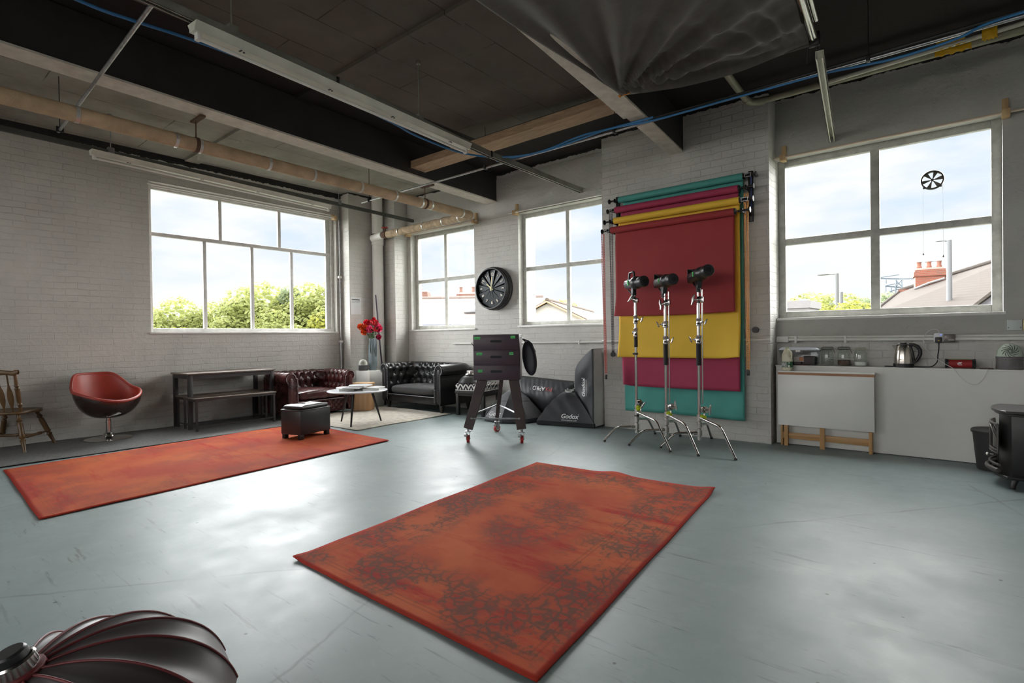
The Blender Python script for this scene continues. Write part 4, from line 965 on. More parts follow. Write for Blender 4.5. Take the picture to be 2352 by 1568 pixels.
for i in range(60):
    a = rnd.random()*6.28; c = Vector((-7.88+math.cos(a)*rnd.uniform(.02, .09), 5.755+math.sin(a)*rnd.uniform(.02, .10), rnd.uniform(1.19, 1.38))); d = Vector((math.cos(a), math.sin(a), rnd.uniform(-.2, .8))).normalized()*.05; u = d.cross(Vector((0, 0, 1))).normalized()*.017
    mb.add([c, c+d*.5+u, c+d, c+d*.5-u], [(0, 1, 2, 3)])
obj('leaves', mb, GRN, t)
def domefan(label, loc, rot, s, top, base, sh_=1.):
    t = thing('desk_fan', label, 'fan', loc, rot)
    mb = MB(); mb.lathe([(0, 0), (.083, 0), (.085, .006), (.084, .085), (.087, .088), (.087, .10), (.083, .105)], seg=36, sy=.82)
    mb.bm.transform(Matrix.Scale(s, 4)); obj('base', mb, base, t)
    mb = MB()
    def f(u, v):
        a = 2*PI*u; b = PI/2*v; return (.083*math.cos(a)*math.cos(b)**.8, .82*.083*math.sin(a)*math.cos(b)**.8, .105+.105*math.sin(b))
    mb.grid(f, 40, 14, cu=True); mb.bm.transform(Matrix.Scale(s, 4)); hd = obj('dome', mb, top, t, ang=180)
    mb = MB()
    for k in range(12):     # swirl vents on the front (local -y)
        a0 = 2*PI*k/12; pts = []
        for i in range(8):
            r = .008+.045*i/7; a = a0+1.1*i/7; x, zr = r*math.cos(a), .152+r*math.sin(a)*.95
            q = max(0., 1-((zr-.105)/.105)**2); rr = .083*math.sqrt(q)**.8; y = -.82*math.sqrt(max(1e-5, rr*rr-x*x))-.0008
            pts.append((x, y, zr))
        mb.tube(pts, .0024, 6)
    mb.bm.transform(Matrix.Scale(s, 4)); obj('vent_slots', mb, pm('vent_shadow_grey', (.06, .075, .06), .6), hd)
    mb = MB(); mb.cyl((.0, -.070, .045), (.0, -.078, .045), .012, seg=16); mb.bm.transform(Matrix.Scale(s, 4)); obj('knob', mb, base, t)
    return t
domefan('small round-topped desk fan beside the vase on the plinth', (-7.93, 5.585, .637), math.radians(52), .93, pm('ivory_plastic', (.62, .62, .56), .4), pm('dark_grey_plastic', (.07, .07, .075), .4))
t = thing('wooden_stool', 'round-cornered plywood stool box in front of the white plinth', 'stool', (-7.53, 5.30, .013), math.radians(30))
PLY = wood('plywood', (.36, .20, .09), (.48, .29, .15), .5, 'z', .5)
mb = MB()
def sb(u, v, hx=.155, hy=.13, z0=.0, z1=.43):
    a = 2*PI*u; c, s = math.cos(a), math.sin(a); e = .45
    return (hx*math.copysign(abs(c)**e, c), hy*math.copysign(abs(s)**e, s), z0+(z1-z0)*v)
mb.grid(sb, 48, 2, cu=True); obj('box', mb, PLY, t, ang=60)
mb = MB()
for (z, k) in ((0, 1),): pass
top = [(.168*math.copysign(abs(math.cos(a))**.45, math.cos(a)), .143*math.copysign(abs(math.sin(a))**.45, math.sin(a))) for a in [2*PI*i/48 for i in range(48)]]
mb.prism(top, .43, .452); obj('lid', mb, wood('light_plywood', (.52, .32, .16), (.62, .42, .24), .5, 'x', .5), t)
mb = MB(); mb.cyl((-7.835, 5.975, .0), (-7.97, 5.905, 1.95), .016, .012, 12); mb.cyl((-7.97, 5.905, 1.95), (-7.972, 5.904, 1.98), .014, .008, 12); o = rebase(obj('broom_pole', mb, pm('dark_aubergine_paint', (.03, .015, .03), .4))); tag(o, 'dark thin pole leaning in the corner behind the black sofa', 'pole')
t = thing('paper_notice', 'white paper notice taped to the corner pier above the flowers', 'notice', (-8.21, 5.66, 1.64), world=True)
mb = MB(); mb.box(-8.2195, -8.216, 5.545, 5.765, 1.63, 1.94); obj('sheet', mb, pm('white_paper', (.66, .67, .66), .6, 0, .03), t)
mb = MB(); mb.box(-8.2155, -8.2150, 5.57, 5.735, 1.885, 1.903)
for z in (1.86, 1.845): mb.box(-8.2158, -8.2152, 5.57, 5.74, z, z+.004)
obj('printed_lines', mb, pm('grey_ink', (.10, .10, .11), .6), t)

# ================================================================ SIDE TABLE WITH CHEVRON CUSHION AND DISH
def chevron():
    m, N, L = nodes('chevron_cloth'); b = bsdf(m); co = objco(N); sp = N.new('ShaderNodeSeparateXYZ'); L.new(co, sp.inputs[0])
    uu = math_(N, L, 'ADD', sp.outputs[0], math_(N, L, 'MULTIPLY', sp.outputs[1], 1.0))
    tri = math_(N, L, 'PINGPONG', uu, .05)
    vv = math_(N, L, 'ADD', math_(N, L, 'ADD', sp.outputs[2], math_(N, L, 'MULTIPLY', sp.outputs[1], .9)), math_(N, L, 'MULTIPLY', tri, 1.5))
    f = math_(N, L, 'GREATER_THAN', math_(N, L, 'FRACT', math_(N, L, 'DIVIDE', vv, .085)), .5)
    L.new(mixc(N, L, (.02, .02, .028), (.70, .67, .64), f), b.inputs['Base Color']); b.inputs['Roughness'].default_value = .8; return m
ST = (-5.66, 6.08, 0)
t = thing('side_table', 'small black side table with a zigzag cushion beside the black sofa', 'table', ST, math.radians(8))
mb = MB(); mb.box(-.27, .27, -.24, .24, .335, .375, bev=.004); mb.box(-.25, .25, -.22, .22, .30, .335); obj('tabletop', mb, pm('black_lacquer_wood', (.016, .015, .016), .45, 0, .2), t)
for sx in (-1, 1):
    for sy in (-1, 1): mb = MB(); mb.box(sx*.235-.025, sx*.235+.025, sy*.205-.025, sy*.205+.025, 0, .335, bev=.003); obj('leg', mb, MATS['black_lacquer_wood'], t)
t = thing('cushion', 'black and white zigzag box cushion lying on the small side table', 'cushion', (ST[0], ST[1], .376), math.radians(8))
mb = MB()
def cu(u, v):
    a = 2*PI*u; c, s = math.cos(a), math.sin(a); e = .2; b = PI*v-PI/2; k = abs(math.cos(b))**.25
    return (.275*math.copysign(abs(c)**e, c)*k, .25*math.copysign(abs(s)**e, s)*k, .062+.06*math.copysign(abs(math.sin(b))**.6, math.sin(b)))
mb.grid(cu, 72, 18, cu=True); obj('cover', mb, chevron(), t, ang=180)
mb = MB(); mb.tube([(.275*math.copysign(abs(math.cos(a))**.2, math.cos(a)), .25*math.copysign(abs(math.sin(a))**.2, math.sin(a)), .012+.003*math.sin(a*40)) for a in [2*PI*i/120 for i in range(120)]], .0055, 6, closed=True); obj('fringe', mb, pm('white_fringe', (.66, .64, .61), .9, 0, .1), t)
t = thing('beauty_dish', 'dark dish reflector with chrome collar lying face down on the zigzag cushion', 'reflector', (-5.72, 5.98, .500))
mb = MB(); mb.lathe([(.19, 0), (.195, .006), (.18, .02), (.15, .062), (.11, .095), (.078, .112), (.072, .118)], seg=44); o_ = obj('dish', mb, pm('dark_grey_dish', (.05, .05, .052), .35, .3, .1), t)
sm = o_.modifiers.new('s', 'SOLIDIFY'); sm.thickness = .003
mb = MB(); mb.lathe([(.078, .116), (.084, .12), (.080, .132), (.062, .137), (.060, .15), (.058, .178), (.052, .18), (.052, .14), (0, .14)], seg=32); obj('collar', mb, STEEL, t)

# ================================================================ TROLLEY: drawer chest on a wheeled tripod
TR = Vector((-4.085, 4.745, 0))
# axis: the front panel faces the camera side
ux = Vector((math.cos(.60), math.sin(.60), 0)); uy = Vector((-math.sin(.60), math.cos(.60), 0))
t = thing('drawer_trolley', 'dark plum three-drawer chest on a tripod with red castor wheels', 'trolley', tuple(TR), .60)
PLUM = pm('dark_plum_laminate', (.058, .034, .050), .42, 0, .12, 6)
TWOOD = pm('dark_brown_leg', (.042, .020, .020), .5, 0, .25, 8)
W2 = .262
mb = MB(); mb.box(-W2, W2, -.20, .22, .705, 1.225, bev=.003); obj('chest_body', mb, pm('pale_edged_plum', (.07, .05, .055), .4, 0, .1), t)
TAPEG = pm('green_tape', (.10, .62, .17), .5, 0, .06)
INK = pm('dark_marker_ink', (.015, .05, .03), .6)
for (z0, z1, labs) in ((1.048, 1.222, (('Chargers', -.214, 1.185, .070, .030), ('Tape', .192, 1.192, .050, .030))), (.878, 1.045, (('Triggers', -.192, 1.006, .066, .030), ('Gels', .172, 1.006, .046, .030))), (.708, .875, (('Tools', -.184, .812, .052, .030),))):
    mb = MB(); mb.box(-W2+.002, W2-.002, -.218, -.200, z0, z1, bev=.002); d = obj('drawer', mb, PLUM, t)
    zc = z1-.075 if z0 > .8 else z1-.07
    mb = MB(); hp = [(.052*math.copysign(1, math.cos(a))*(1 if abs(math.cos(a)) > 0 else 0)*1+.014*math.cos(a), .014*math.sin(a)) for a in [2*PI*(i+.5)/24 for i in range(24)]]
    M = Matrix(((1,0,0,0),(0,0,-1,-.2183),(0,1,0,zc),(0,0,0,1))); mb.prism(hp, 0, .0012, M); obj('handle_slot', mb, pm('slot_dark', (.012, .013, .018), .7), d)
    for (s, x, z, wd, hg) in labs:
        mb = MB(); mb.box(x-wd/2, x+wd/2, -.2205, -.2183, z-hg/2, z+hg/2); lb = obj('tape_label', mb, TAPEG, d)
        me = text_mesh(s, .0185 if len(s) > 5 else .021, .0003, shear=.25, M=Matrix(((1,0,0,x),(0,0,-1,-.2209),(0,1,0,z-.001),(0,0,0,1))))
        q = MB(); addmesh(q, me); obj('handwriting', q, INK, d, smooth=False)
# legs: plank legs, splayed; feet in room frame -> local
inv = Matrix.Rotation(-.60, 4, 'Z') @ Matrix.Translation(-TR)
feet = [inv @ Vector(p) for p in ((-4.235, 4.375, 0), (-3.715, 4.70, 0), (-4.42, 5.09, 0))]
tops = [Vector((-.17, -.13, .71)), Vector((.19, -.13, .71)), Vector((0.02, .17, .71))]
for i, (f, tp) in enumerate(zip(feet, tops)):
    a = Vector((f.x, f.y, .155)); d = (tp-a); wv = Vector((1, 0, 0)) if i < 2 else Vector((0, 1, 0)); yy_ = d.normalized(); xx_ = (wv-yy_*wv.dot(yy_)).normalized(); zz_ = xx_.cross(yy_); M = Matrix(((xx_.x, yy_.x, zz_.x, a.x), (xx_.y, yy_.y, zz_.y, a.y), (xx_.z, yy_.z, zz_.z, a.z), (0, 0, 0, 1)))
    sgn = 1 if i != 0 else 1
    mb = MB(); L_ = (M.inverted() @ tp).y
    w0, w1 = (.052, .058) if i < 2 else (.03, .03)
    mb.add([M @ Vector(v) for v in [(-w0, 0, -.022), (w0, 0, -.022), (w1, L_, -.022), (-w1, L_, -.022), (-w0, 0, .022), (w0, 0, .022), (w1, L_, .022), (-w1, L_, .022)]], [(0,3,2,1),(4,5,6,7),(0,1,5,4),(1,2,6,5),(2,3,7,6),(3,0,4,7)])
    lo_ = obj('leg', mb, TWOOD, t, bevel=.003)
    mb = MB(); c = Vector((f.x, f.y, .045)); ax = Vector((1, .12, 0)).normalized() if i < 2 else Vector((.8, -.6, 0)).normalized()
    def dirp(k): return c+ax*k
    mb.cyl(dirp(-.016), dirp(.016), .045, seg=28); cw = obj('castor_wheel', mb, pm('red_castor_rubber', (.38, .02, .02), .4), t)
    mb = MB(); mb.cyl(dirp(-.0175), dirp(.0175), .031, seg=24); obj('wheel_hub', mb, pm('cream_nylon', (.62, .58, .48), .5), cw)
    mb = MB()
    pr_ = Vector((-ax.y, ax.x, 0))
    for s in (-1, 1):
        q = dirp(s*.021); mb.add([q-pr_*.014+Vector((0, 0, -.012)), q+pr_*.014+Vector((0, 0, -.012)), q+pr_*.03+Vector((0, 0, .075)), q-pr_*.03+Vector((0, 0, .075))], [(0, 1, 2, 3)])
    mb.box(c.x-.032, c.x+.032, c.y-.032, c.y+.032, .122, .132, bev=.002); mb.cyl((c.x, c.y, .13), (c.x, c.y, .16), .014, seg=10); mb.box(c.x-.04, c.x+.0, c.y-.05, c.y-.02, .075, .105, bev=.004); mb.cyl(dirp(-.026), dirp(.026), .008, seg=10)
    cf2 = obj('castor_fork', mb, GALV, t); sm = cf2.modifiers.new('s', 'SOLIDIFY'); sm.thickness = .003
brz = .305
mids = [Vector((f.x, f.y, .155)).lerp(tp, (brz-.155)/(tp.z-.155)) for f, tp in zip(feet, tops)]
for a, b, k in ((0, 1, 0), (0, 2, 1), (1, 2, 1)):
    p, q = mids[a].copy(), mids[b].copy()
    if k: p.z += .01; q.z += .05
    else: p.y -= .03; q.y -= .03; p.z -= .03; q.z -= .03
    mb = MB(); mb.tube([p, q], .009, 8); mb.ball(p, .014, seg=8); mb.ball(q, .014, seg=8); obj('brace_bar', mb, GALV, t)
mb = MB(); mb.tube([(-W2-.005, -.02, 1.19), (-W2-.012, -.02, 1.14), (-W2-.05, -.02, 1.13), (-W2-.02, -.02, 1.08), (-W2-.004, -.02, 1.065)], .004, 6); mb.tube([(-W2-.03, -.02, 1.095), (-W2, -.02, 1.10)], .003, 6); obj('side_hook', mb, BLACKM, t)
# black pouch/reflector hanging on the right side
t = thing('reflector_pouch', 'round black folded reflector bag hanging from the right side of the trolley', 'bag', (-3.76, 4.88, .74), world=True)
# disc seen almost edge-on
pc = Vector((-3.745, 4.90, .945)); az = Vector((math.cos(.20), math.sin(.20), .32)).normalized()
n_ = Vector((-math.sin(.98), math.cos(.98), 0)); n_ = Vector((.30, -.93, .1)).normalized()
u_ = Vector((.12, -.0, 1)).cross(n_).normalized(); v_ = n_.cross(u_).normalized()
def pf(u, v):
    a = 2*PI*u; b = PI*v-PI/2; k = abs(math.cos(b))**.5
    return pc+u_*(.078*math.cos(a)*k)+v_*(.195*math.sin(a)*k)+n_*(.028*math.sin(b))
tilt = Matrix.Rotation(.30, 3, n_)
mb = MB(); mb.grid(lambda u, v: pc+tilt @ (Vector(pf(u, v))-pc), 48, 12, cu=True); NY = pm('navy_black_nylon', (.014, .014, .024), .5, 0, .2); obj('pouch', mb, NY, t, ang=180)
mb = MB(); mb.tube([pc+tilt @ (u_*.078*math.cos(a)+v_*.195*math.sin(a)) for a in [2*PI*i/40 for i in range(40)]], .008, 6, closed=True); obj('piping', mb, BLACKP, t)
hk = Vector((-3.80, 4.85, 1.165))
topp = pc+tilt @ (v_*.18)
mb = MB(); mb.tube([hk, hk.lerp(topp, .5)+u_*.0, topp, pc+tilt @ (v_*.10+u_*.03-n_*.03)], .007, 6); mb.tube([hk, hk.lerp(topp, .3)+u_*.05, topp+u_*.055, pc+tilt @ (v_*.06+u_*.075-n_*.02)], .009, 6); obj('strap', mb, NY, t)
mb = MB(); zc_ = pc+tilt @ (v_*-.02+u_*.042-n_*.031); mb.tube([zc_, zc_-Vector((0, 0, .07))], .003, 6); mb.box(zc_.x-.008, zc_.x+.008, zc_.y-.006, zc_.y+.006, zc_.z, zc_.z+.035); obj('zip_pull', mb, pm('zip_grey', (.25, .25, .28), .4, .5), t)
mb = MB(); mb.tube([(-3.85, 4.86, 1.175), (-3.82, 4.86, 1.19), (-3.80, 4.85, 1.175), (-3.805, 4.85, 1.155)], .003, 6); obj('hook', mb, GALV, t)

# ================================================================ SOFTBOXES
SB = pm('black_softbox_nylon', (.030, .031, .036), .52, 0, .3, 5, bump=.45, bscale=7)
SBD = pm('black_softbox_lip', (.012, .012, .014), .6, 0, .2)
DIFF = pm('white_diffuser', (.75, .74, .72), .7, 0, .1, 4)
LOGO = pm('white_print', (.85, .85, .85), .5, 0, .02)
def godox(M, s, sub=True):
    """softbox brand print, drawn as lettering"""
    mb = MB(); me = text_mesh('Godox', s, .0008, shear=.18, bold=.0015, M=M); addmesh(mb, me)
    if sub: addmesh(mb, text_mesh('WWW.GODOX.COM', s*.26, .0008, M=M @ Matrix.Translation((0, -s*.62, 0))))
    addmesh(mb, text_mesh('TM', s*.16, .0008, M=M @ Matrix.Translation((s*1.42, s*.35, 0))))
    return mb
def pyramid_box(name, label, M, w, l, dpt, nr=4, lip=.08, nb=26, wr=.006, rod=.5):
    """rectangular softbox; local z = towards the speed ring (back), opening at z=0"""
    t = thing(name, label, 'softbox', tuple(M.translation), world=False); t.matrix_world = M
    def f(u, v):
        a = 2*PI*u+PI/4; c, s = math.cos(a), math.sin(a); m_ = max(abs(c), abs(s)); sq = (c/m_, s/m_)
        k = 1-v; q = k**rod                        # curved rods
        x = w/2*sq[0]*q*(1)+(.05*c)*(1-q); y = l/2*sq[1]*q+(.05*s)*(1-q)
        bulge = 1-.05*math.sin(PI*v)*(1-abs(math.sin(2*a))**2*1)
        z = dpt*v
        n = wr*math.sin(x*31+y*17+z*23)*math.sin(PI*v)
        return (x*bulge+n, y*bulge+n*.6, z)
    mb = MB(); mb.grid(f, 96, nb, cu=True); o = obj('shell', mb, SB, t, ang=55); sm = o.modifiers.new('s', 'SOLIDIFY'); sm.thickness = .003
    mb = MB(); th = .004
    for (x0, x1, y0, y1) in ((-w/2, w/2, -l/2, -l/2+th), (-w/2, w/2, l/2-th, l/2), (-w/2, -w/2+th, -l/2, l/2), (w/2-th, w/2, -l/2, l/2)): mb.box(x0, x1, y0, y1, -lip, 0)
    obj('lip', mb, SBD, t)
    mb = MB(); mb.box(-w/2+th, w/2-th, -l/2+th, l/2-th, -.012, -.008); obj('diffuser', mb, DIFF, t)
    mb = MB(); mb.lathe([(.052, dpt-.01), (.062, dpt-.01), (.062, dpt+.015), (.05, dpt+.015), (.05, dpt-.01)], seg=24)
    for k in range(4): a = PI/4+k*PI/2; mb.box(.058*math.cos(a)-.008, .058*math.cos(a)+.008, .058*math.sin(a)-.008, .058*math.sin(a)+.008, dpt-.005, dpt+.03)
    obj('speed_ring', mb, pm('white_ring_metal', (.62, .62, .62), .35, .5), t)
    return t
# centre: lying face down, front edge from (-4.33,5.79) to (-3.50,5.97)
A_, B_ = Vector((-4.32, 5.77, .03)), Vector((-3.52, 5.93, .03)); dx = (B_-A_).normalized(); dy = Vector((-dx.y, dx.x, 0))
mid = (A_+B_)/2+dy*.27
M = frame(mid+Vector((0, 0, .05)), dx, dy+Vector((0, 0, .12)))
t = pyramid_box('softbox', 'black softbox lying face down on the floor in the middle of the stack', M, .82, .48, .37, lip=.045, rod=.62)
# logo on its front sloping face
Ml = Matrix(((1, 0, 0, .10), (0, .50, -.87, -.262), (0, .87, .50, .055), (0, 0, 0, 1)))
obj('brand_print', godox(Matrix.Translation((-.02, 0, 0)) @ Ml @ Matrix.Translation((0, .035, .012)), .085), LOGO, t, smooth=False)
# standing upright against the pillar (right)
M = Matrix(((0, 0, -1, -3.545), (-1, 0, 0, 6.22), (0, 1, 0, .52), (0, 0, 0, 1)))
t = pyramid_box('softbox', 'black softbox standing on end in the recess beside the brick pillar', M, .50, 1.01, .385, lip=.015, wr=.009, rod=.42)
# print on the long side facing the room (local +x), reading bottom to top; text up points to the back of the box
pl_ = frame((.262, .0, .13), (0, 1, 0), (-.33, 0, 1))
obj('brand_print', godox(pl_, .085), LOGO, t, smooth=False)
# upside-down box hanging against the wall behind (its long face towards the room)
M = frame(Vector((-4.56, 6.33, .36)), (-1, .10, .02), (0, .35, -1))
def long_box():
    t = thing('softbox', 'long black softbox with upside-down lettering leaning on the wall behind the others', 'softbox', (-4.55, 6.2, .1), world=True)
    A, B = Vector((-5.10, 6.36, .60)), Vector((-4.00, 6.34, .545))
    def f(u, v):
        # v 0 top edge ... 1 belly bottom ; flat-ish triangular bag
        top = A.lerp(B, u); e = abs(2*u-1)
        drop = (.14+.34*(1-e**1.7))*1.0
        z = top.z-drop*v; y = top.y-.10-.13*math.sin(PI*v*.8)*(1-e**3)
        y += .0022*math.sin(u*34+v*9+2*math.sin(v*5))+.0012*math.sin(u*83-v*14)
        return (top.x, y, z)
    def g(u, v):
        p = f(u, v); return (p[0], A.y-.0+.01, p[2])
    mb = MB(); mb.grid(f, 90, 24); o = obj('shell', mb, SB, t, ang=180)
    mb = MB(); mb.grid(lambda u, v: (A.lerp(B, u).x, A.y+.06-(.16+.0)*v, A.lerp(B, u).z), 20, 2); mb.grid(g, 30, 10); obj('back_panel', mb, SBD, t)
    Mx = frame((-4.545, 6.147, .455), (-1, .03, .03), (.0, -.25, -1))
    mb = MB(); addmesh(mb, text_mesh('APRO', .085, .0008, align='LEFT', M=Mx @ Matrix.Translation((-.115, 0, 0)))); addmesh(mb, text_mesh('o', .02, .0008, align='LEFT', M=Mx @ Matrix.Translation((.135, .03, 0)))); obj('white_lettering', mb, LOGO, t, smooth=False)
    mb = MB(); addmesh(mb, text_mesh('PIX', .085, .0008, align='LEFT', M=Mx @ Matrix.Translation((-.245, 0, 0)))); obj('red_lettering', mb, pm('red_print', (.50, .05, .05), .5, 0, .02), t, smooth=False)
long_box()
# octagonal one lying face down behind the trolley
t = thing('softbox', 'eight-sided black softbox lying face down behind the trolley legs', 'softbox', (-4.86, 5.98, .015), math.radians(14))
mb = MB()
def oc(u, v, R=.47):
    a = 2*PI*u; seg_ = PI/4; am = ((a % seg_)-seg_/2); k = math.cos(seg_/2)/math.cos(am)
    q = (1-v)**.75; r = (R*k-.05)*q+.05; z = .05+.36*v
    rib = .006*(1-abs(am)/(seg_/2))*0
    return (r*math.cos(a), r*math.sin(a)*.86, z)
mb.grid(oc, 96, 22, cu=True); mb.grid(lambda u, v: (oc(u, 0)[0], oc(u, 0)[1], .05*v), 96, 1, cu=True); o = obj('shell', mb, SB, t, ang=22)
for k in range(8):
    a = k/8; mb = MB(); mb.tube([Vector(oc(a, v/14))+Vector((0, 0, .003)) for v in range(15)], .004, 6); obj('rib', mb, SBD, t)
mb = MB(); mb.grid(lambda u, v: Vector(oc(u, .60+.40*v))*1.0+Vector((0, 0, .008)), 64, 8, cu=True); ov = obj('back_cover', mb, SB, t, ang=22)
mb = MB(); mb.lathe([(.048, .40), (.06, .40), (.06, .43), (.045, .43)], seg=24); mb.box(-.015, .015, -.065, -.05, .41, .46); mb.box(.045, .06, -.01, .01, .41, .45); obj('speed_ring', mb, MATS['white_ring_metal'], t)
th_ = math.atan2(.36*.9, .42)
px_ = Vector(oc(.705, .12)); Mx = frame(px_+Vector((0, -.012, .012)), (1, .0, 0), (0, .50, .80))
obj('brand_print', godox(Mx, .085), LOGO, t, smooth=False)

# ================================================================ CLOCK
CK = Vector((-5.615, 6.455, 1.965))
t = thing('wall_clock', 'large black drum clock with fanned numeral segments on the brick pier', 'clock', tuple(CK), 0)
MC = Matrix(((1,0,0,0),(0,0,-1,0),(0,1,0,0),(0,0,0,1)))    # local z -> room -y
CB = pm('clock_black', (.020, .019, .022), .45, .1, .15)
mb = MB(); mb.lathe([(.0, -.04), (.338, -.04), (.345, -.03), (.345, .0), (.338, .012), (.343, .02), (.343, .05), (.33, .06), (.33, .10), (.322, .108), (.308, .108), (.308, .02), (0, .02)], M=MC, seg=72)
for k in range(24): a = 2*PI*k/24; mb.ball(MC @ Vector((.346*math.cos(a), .346*math.sin(a), .03)), .006, seg=6)
obj('drum_case', mb, CB, t)
SEG = pm('slate_segment', (.072, .082, .092), .5, 0, .12, 8)
for h in range(12):
    mb = MB(); a0 = PI/2-2*PI*h/12+PI/12*.8; a1 = PI/2-2*PI*h/12-PI/12*1.0
    z = .048+.010*((h) % 2)
    P = [(.03*math.cos(a0), .03*math.sin(a0))]+[(.292*math.cos(a0+(a1-a0)*i/8), .292*math.sin(a0+(a1-a0)*i/8)) for i in range(9)]+[(.03*math.cos(a1), .03*math.sin(a1))]
    vs = [MC @ Vector((x, y, (.030 if i < len(P)/2 else .062))) for i, (x, y) in enumerate(P)]
    n = len(P); V = []
    for i, (x, y) in enumerate(P):
        ang_ = math.atan2(y, x) if math.hypot(x, y) > .001 else a0; s = (a0-ang_) % (2*PI); s = s/(a0-a1) if (a0-a1) else 0; s = min(1, max(0, s)); V.append(MC @ Vector((x, y, .034+.034*s)))
    mb.add(V+[v+Vector((0, .006, 0)) for v in V], [tuple(range(n)), tuple(range(2*n-1, n-1, -1))]+[(i, (i+1) % n, n+(i+1) % n, n+i) for i in range(n)])
    so_ = obj('dial_segment', mb, SEG, t, smooth=False)
    am = (a0+a1)/2; num = str(12 if h == 0 else h)
    an2 = PI/2-2*PI*h/12
    Mn = MC @ Matrix.Translation((.225*math.cos(am), .225*math.sin(am), .062)) @ Matrix.Rotation((an2-PI/2) if 3 > h or h > 8 else (an2+PI/2), 4, 'Z')
    me = text_mesh(num, .068, .003, M=Mn, bold=.0015); q = MB(); addmesh(q, me); obj('numeral', q, pm('ivory_numeral', (.72, .68, .58), .5, 0, .05), so_, smooth=False)
mb = MB(); mb.cyl(MC @ Vector((0, 0, .03)), MC @ Vector((0, 0, .075)), .042, seg=24); obj('centre_boss', mb, SEG, t)
HND = pm('cream_hand', (.80, .74, .42), .5, 0, .03)
for nm, ang_, L_, wd in (('hour_hand', math.radians(90+52), .125, .010), ('minute_hand', math.radians(90-6), .185, .009)):
    d = Vector((math.cos(ang_), math.sin(ang_), 0)); q = Vector((-d.y, d.x, 0)); zz = .08 if nm[0] == 'h' else .086
    mb = MB(); V = [-d*.035-q*wd, -d*.035+q*wd, d*L_+q*wd*.8, d*L_-q*wd*.8]; V = [Vector((v.x, v.y, zz)) for v in V]; V2 = [v+Vector((0, 0, .004)) for v in V]
    mb.add([MC @ v for v in V+V2], [(0,1,2,3),(7,6,5,4),(0,1,5,4),(1,2,6,5),(2,3,7,6),(3,0,4,7)]); mb.cyl(MC @ Vector((0, 0, zz-.01)), MC @ Vector((0, 0, zz+.006)), .015, seg=16); obj(nm, mb, HND, t)

# ================================================================ PAPER BACKDROPS
def paper(name, col): return pm(name, col, .75, 0, .05, 3, bump=.05, bscale=3)
ROLLS = [('teal', paper('teal_paper', (.075, .33, .285)), 2.900, 6.10, .245, 'teal paper backdrop on the highest roller, its sheet reaching lowest', 1.4),
         ('magenta', paper('magenta_paper', (.36, .032, .085)), 2.762, 6.035, .565, 'magenta paper backdrop on the second roller, mostly hidden', 1.0),
         ('yellow', paper('yellow_paper', (.80, .50, .045)), 2.615, 5.97, .925, 'yellow paper backdrop on the third roller', 1.2),
         ('red', paper('dark_red_paper', (.30, .024, .028)), 2.487, 5.89, 1.432, 'dark red paper backdrop on the lowest and front roller', .8)]
X0, X1 = -3.205, -1.715
for i, (nm, m, z, y, zb, lab, kk_) in enumerate(ROLLS):
    t = thing('paper_backdrop', lab, 'backdrop', (-2.46, y, zb), world=True)
    sx0 = (0.0, -.018, 0, .0)[i]; r = .040
    mb = MB(); mb.cyl((X0+sx0, y, z), (X1-(.03 if i in (1, 3) else 0), y, z), r, seg=32); obj('paper_roll', mb, m, t)
    mb = MB(); mb.cyl((X0+sx0-.012, y, z), (X0+sx0, y, z), r*.85, seg=20); mb.cyl((X1-(.03 if i in (1, 3) else 0), y, z), (X1+.012-(.03 if i in (1, 3) else 0), y, z), r*.85, seg=20); obj('core_tube', mb, BLACKP, t)
    xa, xb = X0+.035, X1-.01-(.03 if i in (1, 3) else 0)
    def pf2(u, v, xa=xa, xb=xb, z=z, y=y, zb=zb, i=i):
        x = xa+(xb-xa)*u; zz = z-.01-(z-.01-zb)*v; yy = y+.040+.0-.012*min(1, v*6)
        low = max(0, (v-.72)/.28)
        yy += .006*math.sin(u*9+i*2+v*3)*v
        cl = math.exp(-((u)**2)/.006)*low**2; cr_ = math.exp(-((1-u)**2)/.008)*low**2
        if i == 1: yy -= .07*cl; x += .05*cl; zz += .02*cl
        if i == 2: yy -= .05*cr_+.03*cl; x -= .02*cl; zz += .02*cr_
        if i == 3: yy -= .02*cl; x -= .02*cl
        if i == 0: zz += .012*math.sin(u*5)*low*.5; yy += .004*math.sin(u*31+v*20)*low
        if i == 3: zz -= .012*math.sin(u*PI)*low
        return (x, yy, zz)
    mb = MB(); mb.grid(pf2, 60, 60); o = obj('hanging_sheet', mb, m, t, ang=180); sm = o.modifiers.new('s', 'SOLIDIFY'); sm.thickness = .0012
HD = pm('hook_bracket_black', (.014, .013, .015), .4, .2)
